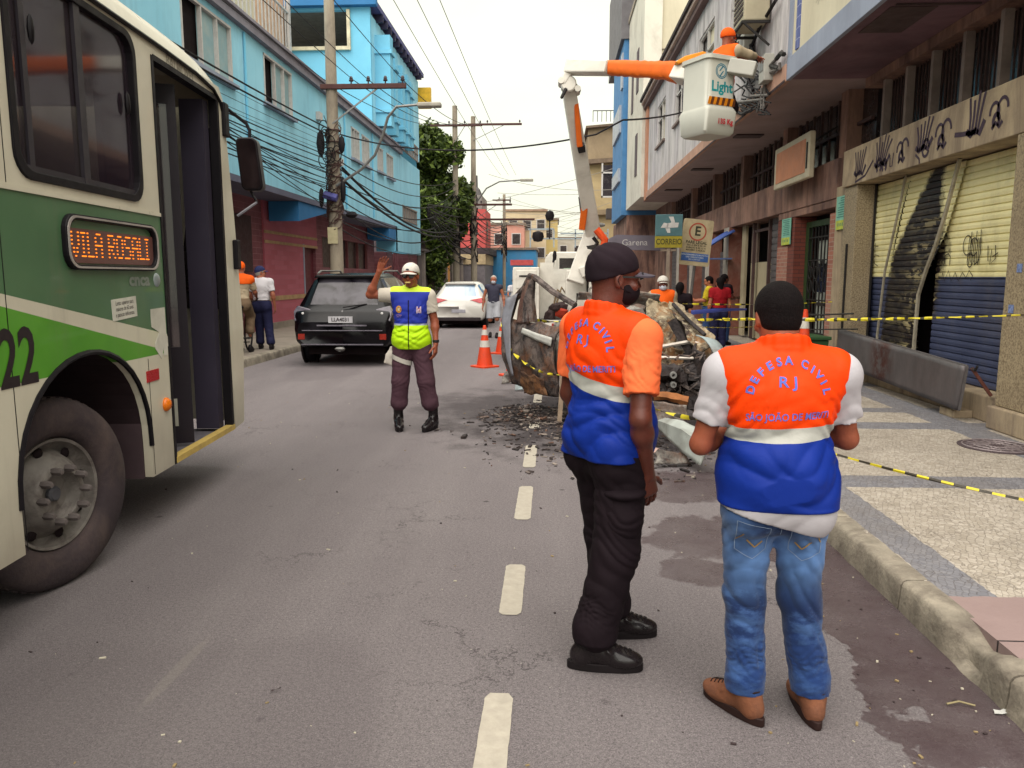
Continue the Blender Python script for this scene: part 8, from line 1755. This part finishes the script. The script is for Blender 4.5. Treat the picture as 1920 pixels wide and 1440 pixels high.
# ---- man in jeans and vest
r2 = empty('person', (.80, 2.74, 0), R(-4), label='short-haired man seen from behind, white shirt under orange and blue vest, faded blue jeans', cat='person')
J = skeleton(1.62, neck=(0, -.01, 1.45), hc=(-.015, .045, 1.60), shR=(.205, .0, 1.385), shL=(-.205, .0, 1.385), elR=(.27, .06, 1.13), elL=(-.285, .03, 1.10), wrR=(.14, .25, 1.16), wrL=(-.13, .25, 1.12), hipR=(.10, 0, .90), hipL=(-.10, 0, .90), knR=(.115, .03, .50), knL=(-.095, .03, .50), anR=(.175, .0, .09), anL=(-.085, -.02, .09))
f = Fig(r2, J, 1.62, 1.10, head_pitch=R(-13), head_yaw=R(8), belly=.03, res=.006)
f.body(SK_mid, hargs={'R': dict(d=(-.6, .6, .3), pn=(0, -.4, 1)), 'L': dict(d=(.6, .6, .3), pn=(0, -.4, 1))}); f.hair(M_hair, low=-.075, front=.05, o=.010)
t = NT('faded_denim'); x = t.xyz(); fade = t.math('MULTIPLY', t.ramp(t.math('ABSOLUTE', t.math('SUBTRACT', x[2], .66)), [(.04, 1), (.22, 0)]), t.ramp(t.noise(6, 3, .5, t.mapping((1, 1, .6))), [(.38, .05), (.58, 1)])); fade = t.math('MAXIMUM', fade, t.math('MULTIPLY', t.ramp(t.noise(7, 6, .7, t.mapping((1, 1, 2.2))), [(.46, 0), (.62, 1)]), .45))
col = t.mix(fade, lin('#14254a'), lin('#5273a4')); col = t.mix(t.math('MULTIPLY', t.ramp(x[2], [(.1, 1), (.5, 0)]), .5), col, lin('#20407c')); t.set(col=col, rough=.85, spec=.2, sheen=.1)
t.bump(t.math('ADD', t.noise(10, 5, .6, dist=1.2), t.math('MULTIPLY', t.noise(500, 2), .12)), .3, .015); M_jean = t.m
tr = f.trousers(M_jean, .012, 1.93, 5, .0045, an=.058, kn=.064, waist=.915, top=.084); bt = bvh_of(tr)
mb = MB(); BK = lambda u, v: (lambda h: (h[0] - Vector((0, .004, 0))) if h[0] is not None else Vector((u, -.2, v)))(bt.ray_cast(Vector((u, -.6, v)), Vector((0, 1, 0))))
def dense(p, n=8): return [Vector(p[i]).lerp(Vector(p[i + 1]), k / n) for i in range(len(p) - 1) for k in range(n)] + [Vector(p[-1])]
for sg in (-1, 1):
    for q in ([(.035, .76), (.15, .785), (.145, .66), (.085, .63), (.04, .665), (.035, .76)], [(0.0, .80), (.18, .83)]): stroke(mb, dense([(sg * u, v) for u, v in q]), .0022, BK)
stroke(mb, dense([(0, .80), (.002, .73)], 8), .0022, BK); stroke(mb, dense([(-.16, .845), (0, .825), (.16, .845)], 10), .0022, BK); mb.build('stitching', mat('pale_stitch', '#7f8fa8', .8), tr)
mb = MB()
for sg in (-1, 1): stroke(mb, dense([(sg * .055, .70), (sg * .08, .675), (sg * .11, .705)], 6), .005, BK); stroke(mb, dense([(sg * .125, .735), (sg * .145, .70)], 6), .004, BK)
mb.build('pocket_embroidery', mat('ochre_stitch', '#9a7a3c', .8), tr)
f.top(cloth('white_tee', '#a8a4a9', .85, .5, 8, .06), .021, .66, hem=.765, seed=9, A=.002, name='shirt', so=.017, flare=.004, tilt=-.28, W=[((-.25, .0, 1.12), .10, (.6, 0, 1), 50, .004, 1), ((.25, 0, 1.12), .1, (-.6, 0, 1), 50, .004, 2), ((0, -.12, .82), .16, (-.5, 0, 1), 35, .003, 3)])
M_v2 = bands('vest_orange_blue_flat', [(0, BL), (1.065, GY), (1.113, OR)], .55, .5, slope=(-.06, 0), sc=6)
v2 = f.top(M_v2, .030, 0, hem=.825, seed=18, A=.005, name='vest', flare=.020, holes=True, collar=True, sh=.86,
           W=[((-.05, -.14, .99), .2, (-.35, 0, 1), 24, .009, 21), ((.09, -.13, .93), .2, (-.2, 0, 1), 28, .007, 22), ((-.14, -.1, 1.14), .1, (-.8, 0, .6), 80, .005, 23), ((.17, -.1, 1.15), .1, (.8, 0, .6), 80, .005, 24), ((.02, -.14, 1.25), .15, (.9, 0, .3), 45, .003, 25)])
vest_text(f, v2, 1.225, .124, .039, M_let)
f.shoe('L', M_boot, M_sole2, R(38), 1.06, high=.02); f.shoe('R', M_boot, M_sole2, R(4), 1.06, high=.02)

# ---- traffic agent
r3 = empty('person', (-1.50, 8.12, 0), PI, label='traffic agent in white cap, blue and neon yellow vest, raising one open hand', cat='person')
J = skeleton(1.76, neck=(0, .0, 1.45), hc=(-.01, .04, 1.625), shR=(.185, .0, 1.42), elR=(.425, .03, 1.425), wrR=(.305, .10, 1.665), shL=(-.185, 0, 1.41), elL=(-.245, -.02, 1.14), wrL=(-.265, .05, .91), hipR=(.09, 0, .92), hipL=(-.09, 0, .92), knR=(.12, .03, .52), knL=(-.155, .04, .52), anR=(.155, -.0, .09), anL=(-.215, .0, .09))
f = Fig(r3, J, 1.76, 1.0, head_pitch=R(-4), head_yaw=R(-6), res=.007)
f.body(SK_mid, hargs={'R': dict(d=(-.42, .12, 1), pn=(-.5, .9, .2), side=(-1, -.2, .3), curl=(.12, .15, .2, .3), spread=.2), 'L': dict(d=(.05, .12, -1), pn=(.8, -.2, 0), side=(.3, 1, 0), curl=(.3, .35, .4, .5))})
M_pl = cloth('plum_trousers', '#4b343d', .8, .5, 8, .2); f.trousers(M_pl, .02, 1.62, 11, .004, an=.064, kn=.07, waist=.96, top=.095)
f.top(cloth('cream_shirt', '#b5ada1', .85, .4, 8, .08), .010, .62, hem=.90, seed=3, name='shirt', so=.024, collar=False)
M_v3 = bands('vest_neon', [(0, '#b4e01c'), (1.118, '#9aa0b8'), (1.136, '#2a3796'), (1.465, '#c3dd3e')], .6, .45, sc=7)
v3 = f.top(M_v3, .032, 0, hem=.868, seed=28, A=.008, name='vest', flare=.016, holes=True, collar='open', sh=.88, W=[((.08, .1, 1.2), .15, (.7, 0, 1), 38, .005, 4), ((-.08, .1, 1.0), .16, (-.5, 0, 1), 34, .007, 5), ((.1, .1, 1.0), .14, (.4, 0, 1), 46, .006, 6), ((-.1, .1, 1.28), .1, (.8, 0, .6), 50, .004, 7)]); b3 = bvh_of(v3)
FR = lambda u, v: (lambda h: (h[0] + Vector((0, .004, 0))) if h[0] is not None else Vector((u, .15, v)))(b3.ray_cast(Vector((u, .6, v)), Vector((0, -1, 0))))
mb = MB(); stroke(mb, [Vector((0, .875)).lerp(Vector((0, 1.38)), i / 24) for i in range(25)], .010, FR); mb.build('zip', M_blackc, v3)
mb = MB(); stroke(mb, [(.105 + .025 * math.cos(a / 6 * PI), 1.285 + .03 * math.sin(a / 6 * PI)) for a in range(13)], .018, FR); mb.build('emblem', mat('gold_red_emblem', '#b5803a', .6, .5, 60), v3); mb = MB(); stroke(mb, [(.105, 1.30), (.105, 1.27)], .024, FR); mb.build('emblem', mat('cream_emblem', '#c9b98a', .6), v3)
mb = MB(); stroke(mb, [(-.105, 1.315), (-.105, 1.29), (-.105, 1.262), (-.105, 1.245)], .048, FR); mb.build('emblem', mat('white_red_crest', '#b9a3b5', .6, .5, 90), v3); mb = MB(); stroke(mb, [(-.105, 1.30), (-.105, 1.268)], .022, FR); mb.build('emblem', mat('crest_red', '#9a4a5a', .6), v3)
mb = MB()
for q, vz, s in (('SEMTRAN', 1.225, .016), ('TRANSITO', 1.208, .012)): put_on(mb, b3, q, s, lambda u, v, vz=vz: (Vector((.105 - u, .6, vz + v)), Vector((0, -1, 0))))
mb.build('lettering', mat('pink_print', '#b58a9a', .7), v3)
f.cap_(M_wcap, .010, flat=.010)
mb = MB(); mb.blob(f.h(0, .108, .068), (.018, .004, .010), 8, 0); mb.build('cap_badge', mat('dark_cap_badge', '#3a3c48', .6), r3)
mb = MB(); H_ = f.h
mb.prism([(-.066, .028), (-.012, .024), (0, .018), (.012, .024), (.066, .028), (.068, .0), (.05, -.02), (.022, -.018), (.008, .006), (-.008, .006), (-.022, -.018), (-.05, -.02), (-.068, .0)], lambda u, v, w: H_(u, .106 - 6.5 * u * u + w, v), .006); mb.beam(H_(.066, .078, .018), H_(.082, .0, .012), .004, .01).beam(H_(-.066, .078, .018), H_(-.082, .0, .012), .004, .01); mb.build('sunglasses', mat('dark_lens', '#1a1518', .1, coat=.5), r3, bev=.001)
mb = MB(); mb.box(H_(0, .108, -.064), (.05, .03, .014)); mb.build('whistle', mat('yellow_whistle', '#c9b06a', .5), r3, bev=.003)
for a, y in (('R', 14), ('L', -18)): f.shoe(a, M_shoe, M_sole, R(y) * (1 if a == 'R' else 1), 1.08, high=.13)
mb = MB(); mb.lathe([(.034, -.014), (.036, 0), (.034, .014)], n=16); wt = mb.build('wristwatch', M_iron, r3, smooth=True); wt.location = J['wrL'] + Vector((.0, -.005, .035))
mb = MB(); c0 = J['hipR'].lerp(J['knR'], .45); mb.grid(lambda u, v: c0 + Vector((.105 * math.cos(u * 2 * PI), .112 * math.sin(u * 2 * PI) - .0, -.015 + .05 * v - .12 * math.cos(u * 2 * PI) * .35 * -1)), 32, 3); mb.build('thigh_strap', mat('white_strap', '#b3ada5', .6), r3, smooth=True)
mb = MB(); sheet(mb, [[Vector((.17, .03, .9)), Vector((.23, -.03, .89))], [Vector((.18, .07, .80)), Vector((.28, -.04, .80))], [Vector((.17, .09, .68)), Vector((.31, -.03, .70))]], 14, 16, .02, 5, 7); mb.build('cloth_bag', mat('off_white_bag', '#b8b0a6', .8, .1, 8, .4, 30), r3, smooth=True).modifiers.new('s', 'SOLIDIFY').thickness = .05

# ---- pedestrians further away
def passer(lab, loc, rz, H, sk, J=None, shirt=None, sl=.6, hem=None, tr=None, shorts=False, hem2=1.9, hat=None, hairm=None, mask=None, vest=None, fat=1, shoe=M_sole, res=.011, hy=0, hp=0, hargs={}, helmet=False, hlong=0, belly=0, extra=None, hands=True):
    o = empty('person', loc, rz, label=lab, cat='person'); J = skeleton(H, **(J or {})); f = Fig(o, J, H, fat, head_yaw=hy, head_pitch=hp, belly=belly, res=res)
    f.body(sk, hargs=hargs, hands=hands)
    if tr: f.trousers(tr, .02, hem2, 3, .004, an=.06, kn=.068, shorts=shorts)
    if shirt: f.top(shirt, .02, sl, hem=hem, seed=4, so=.018, collar=False)
    if vest: f.top(vest, .034, 0, hem=hem, seed=6, name='vest', holes=True, sh=.85)
    if hairm: f.hair(hairm, o=.01, long=hlong)
    if hat: f.cap_(hat, .014, helmet=helmet)
    if mask: f.mask(mask)
    for a in 'RL': f.shoe(a, shoe, M_sole, 0, 1.0)
    if extra: extra(f, o)
    return o
M_wtee = cloth('white_shirt', '#c6c2c6', .85, .3, 8, .05); M_navy = cloth('navy_trousers', '#23243f', .8, .4, 8); M_mask = cloth('pale_mask', '#b9bcc6', .8, .2); M_jean2 = cloth('plain_denim', '#33486f', .85, .4, 8); M_greyt = cloth('charcoal_tank_top', '#3b3a48', .85, .3, 8); M_short = cloth('pale_grey_shorts', '#a5a6ac', .85, .4, 8); M_yel = cloth('mustard_yellow_top', '#b8a12a', .85, .4, 8); M_red = cloth('deep_red_top', '#8d1a22', .85, .4, 8); M_ovest = cloth('orange_work_vest', '#e05a18', .7, .3, 8); M_beigec = cloth('beige_shirt', '#a3937c', .85, .4, 8)
passer('man in white shirt and navy trousers walking on the far pavement, navy cap', (-5.92, 15.5, .15), R(12), 1.70, SK_tan, dict(neck=(0, .0, 1.45), hc=(.0, .03, 1.60), elR=(.24, -.05, 1.14), wrR=(.26, .02, .90), elL=(-.235, .0, 1.14), wrL=(-.2, .12, .95), anR=(.17, -.10, .09), knR=(.12, .0, .5), anL=(-.08, .12, .09), knL=(-.08, .09, .5)), M_wtee, .72, 1.0, M_navy, hat=M_ncap, fat=1.06, hy=R(-72), belly=.02, hairm=M_hairg)
sd_ = dict(neck=(0, .05, 1.50), hc=(0, .10, 1.66), hipR=(.09, -.05, .98), hipL=(-.09, -.05, .98), knR=(.11, .28, .72), knL=(-.11, .25, .95), anR=(.10, .18, .36), anL=(-.1, .20, .6), elR=(.24, .15, 1.2), wrR=(.22, .38, 1.1), elL=(-.24, .15, 1.2), wrL=(-.22, .38, 1.1), shR=(.18, .05, 1.44), shL=(-.18, .05, 1.44))
cy = aZ(450, 664, .15); bkx = (cy.x - .02, 14.7, .15)
cyo = passer('cyclist in beige shirt with orange shoulders and orange cap, half hidden by the bus', bkx, R(10), 1.72, SK_tan, sd_, M_beigec, .8, 1.0, cloth('khaki_trousers', '#6d5a48', .85), hat=M_ovest, vest=None, extra=lambda f, o: f.top(M_ovest, .032, .3, hem=1.33, name='shoulder_yoke'))
bc_ = empty('bicycle', (bkx[0], bkx[1], .15), R(10), label='dark bicycle under the cyclist beside the bus front', cat='bicycle'); 
for y in (-.52, .52):
    mb = MB(); mb.tube([(0, y + .33 * math.cos(a / 14 * PI), .34 + .33 * math.sin(a / 14 * PI)) for a in range(29)], .018, 6); w_ = mb.build('wheel', M_rub, bc_, smooth=True); mb = MB()
    for a in range(12): mb.tube([(0, y, .34), (0, y + .31 * math.cos(a / 6 * PI), .34 + .31 * math.sin(a / 6 * PI))], .002, 3)
    mb.build('spoke', M_metal, w_)
mb = MB()
for a, b in (((0, -.52, .34), (0, -.05, .3)), ((0, -.05, .3), (0, -.18, .85)), ((0, -.18, .8), (0, .36, .85)), ((0, -.05, .3), (0, .38, .78)), ((0, -.52, .34), (0, -.18, .8)), ((0, .52, .34), (0, .36, .95))): mb.tube([a, b], .016, 6)
mb.build('frame', mat('dark_red_frame', '#4a2224', .4), bc_, smooth=True); MB().tube([(-.26, .30, 1.05), (-.2, .4, 1.0), (0, .38, .98), (.2, .4, 1.0), (.26, .30, 1.05)], .013, 6).build('handlebar', M_iron, bc_); MB().blob((0, -.2, .9), (.09, .14, .04), 8, 0).build('saddle', M_blackc, bc_, smooth=True); MB().bb(-.12, .12, .04, .06, .2, .22).bb(-.15, .15, -.1, .0, .28, .31).build('pedal', M_iron, bc_)
mb = MB(); mb.bb(-.12, .12, -.75, -.4, .72, .78); mb.build('carrier', M_iron, bc_)
def tanktext(f, o):
    tnk = [c for c in kids(o) if c.name.startswith('shirt')][0]; bv = bvh_of(tnk); mb = MB(); put_on(mb, bv, 'AERO', .10, lambda u, v: (Vector((-u, .6, 1.24 + v)), Vector((0, -1, 0))), bold=.004, off=-.004); mb.build('lettering', mat('yellow_print', '#c0a81e', .7), tnk)
passer('grey-haired man with face mask, dark vest top and pale shorts walking in the road', (-1.60, 20.8, 0), PI, 1.68, SK_tan, dict(elR=(.27, -.02, 1.14), wrR=(.3, .05, .88), elL=(-.27, -.02, 1.14), wrL=(-.3, .05, .88), knL=(-.1, .1, .52), anL=(-.1, .18, .10)), M_greyt, 0, .92, M_short, True, .92, hairm=M_hairg, mask=M_mask, extra=tanktext)
passer('worker in white helmet, face mask and orange vest behind the wreck', (aY(1243, 522, 13.0).x, 13.0, 0), PI, 1.64, SK_dark, None, M_beigec, 1.5, .95, M_blackc, hat=M_wcap, helmet=True, mask=M_mask, vest=M_ovest, fat=1.02)
passer('woman with long dark hair and dark clothes facing away by the parking sign', (aY(1275, 540, 13.4).x, 13.4, .15), R(-15), 1.40, SK_tan, None, M_blackc, .8, .9, M_blackc, hairm=M_hair, hlong=.16, fat=.95)
hold = dict(elR=(.22, .08, 1.16), wrR=(.16, .30, 1.16), elL=(-.22, .08, 1.16), wrL=(-.12, .30, 1.14))
passer('person in mustard yellow top and jeans looking down the street at a phone', (aY(1330, 530, 16.2).x, 16.2, .15), R(75), 1.50, SK_tan, hold, M_yel, .9, .88, M_jean2, hairm=M_hair, hy=R(10), hp=R(-14), hargs={'R': dict(d=(-.3, 1, .1), pn=(0, 0, 1)), 'L': dict(d=(.3, 1, .1), pn=(0, 0, 1))})
passer('woman in deep red top with black hair beside the one in yellow', (aY(1350, 530, 15.6).x, 15.6, .15), R(10), 1.48, SK_tan, None, M_red, .55, .86, M_navy, hairm=M_hair, hlong=.14, fat=1.08)
passer('person in black with hand to face by the pale pilaster, right of the red top', (aY(1358, 522, 17.0).x, 17.0, .15), R(-60), 1.55, SK_dark, hold, M_blackc, .6, .88, M_jean2, hairm=M_hair)
# motorcyclist far along the road
mo = aZ(958, 580); mcx = (aY(964, 560, 30).x, 30, 0)
passer('rider in pale shirt on a motorcycle far down the road', (mcx[0], 30.1, -.05), PI, 1.68, SK_tan, {k: (v[0], v[1], v[2] - .12) for k, v in sd_.items()}, M_wtee, .7, .85, M_navy, hat=M_blackc, helmet=True, res=.02, hands=False)
mc = empty('motorcycle', (mcx[0], 30, 0), PI, label='dark motorcycle coming up the road beyond the pedestrian in shorts', cat='motorcycle')
for y in (-.6, .65): MB().lathe([(.2, -.04), (.28, -.05), (.3, 0), (.28, .05), (.2, .04)], (0, y, .3), 'X', 20, cap=False).build('wheel', M_rub, mc, smooth=True)
MB().blob((0, .1, .75), (.16, .35, .16), 8, .1).build('tank', mat('moto_dark', '#2a2428', .3), mc, smooth=True); MB().bb(-.12, .12, -.65, -.1, .72, .8).build('seat', M_blackc, mc); MB().blob((0, 0, .45), (.16, .3, .2), 8, .2).build('engine', M_iron, mc); MB().tube([(0, .65, .3), (0, .45, 1.0)], .04, 6).tube([(-.35, .4, 1.05), (.35, .4, 1.05)], .02, 6).build('fork', M_metal, mc); MB().lathe([(.1, 0), (.11, .04), (0, .06)], (0, .55, .9), 'Y', 14, cap=False).build('headlight', M_wwf, mc)

# ---- lineman in the bucket
Lk = 1.70; lz = BZ + .05; la = aY(1362, 120, 11.45)
passer('lineman in orange helmet and vest reaching over the bucket rim towards the wall wiring', (la.x - .02, 11.5, lz), R(-50), Lk, SK_mid,
       dict(hc=(0, .07, 1.34), neck=(0, .03, 1.18), shR=(.18, .04, 1.14), shL=(-.18, .06, 1.14), elR=(.24, .24, 1.10), wrR=(.20, .46, 1.12), elL=(-.23, .26, 1.10), wrL=(-.10, .46, 1.18), hipR=(.08, -.05, .55), hipL=(-.08, -.05, .55), knR=(.09, .10, .36), knL=(-.09, .10, .36), anR=(.08, -.08, .09), anL=(-.08, -.08, .09)), M_beigec, 1.85, .62, M_blackc, hat=M_ovest, helmet=True, vest=M_ovest, res=.010, hargs={'R': dict(d=(0, 1, -.2), pn=(0, -.2, -1)), 'L': dict(d=(.2, 1, 0), pn=(0, -.2, -1))}, hp=R(-10))
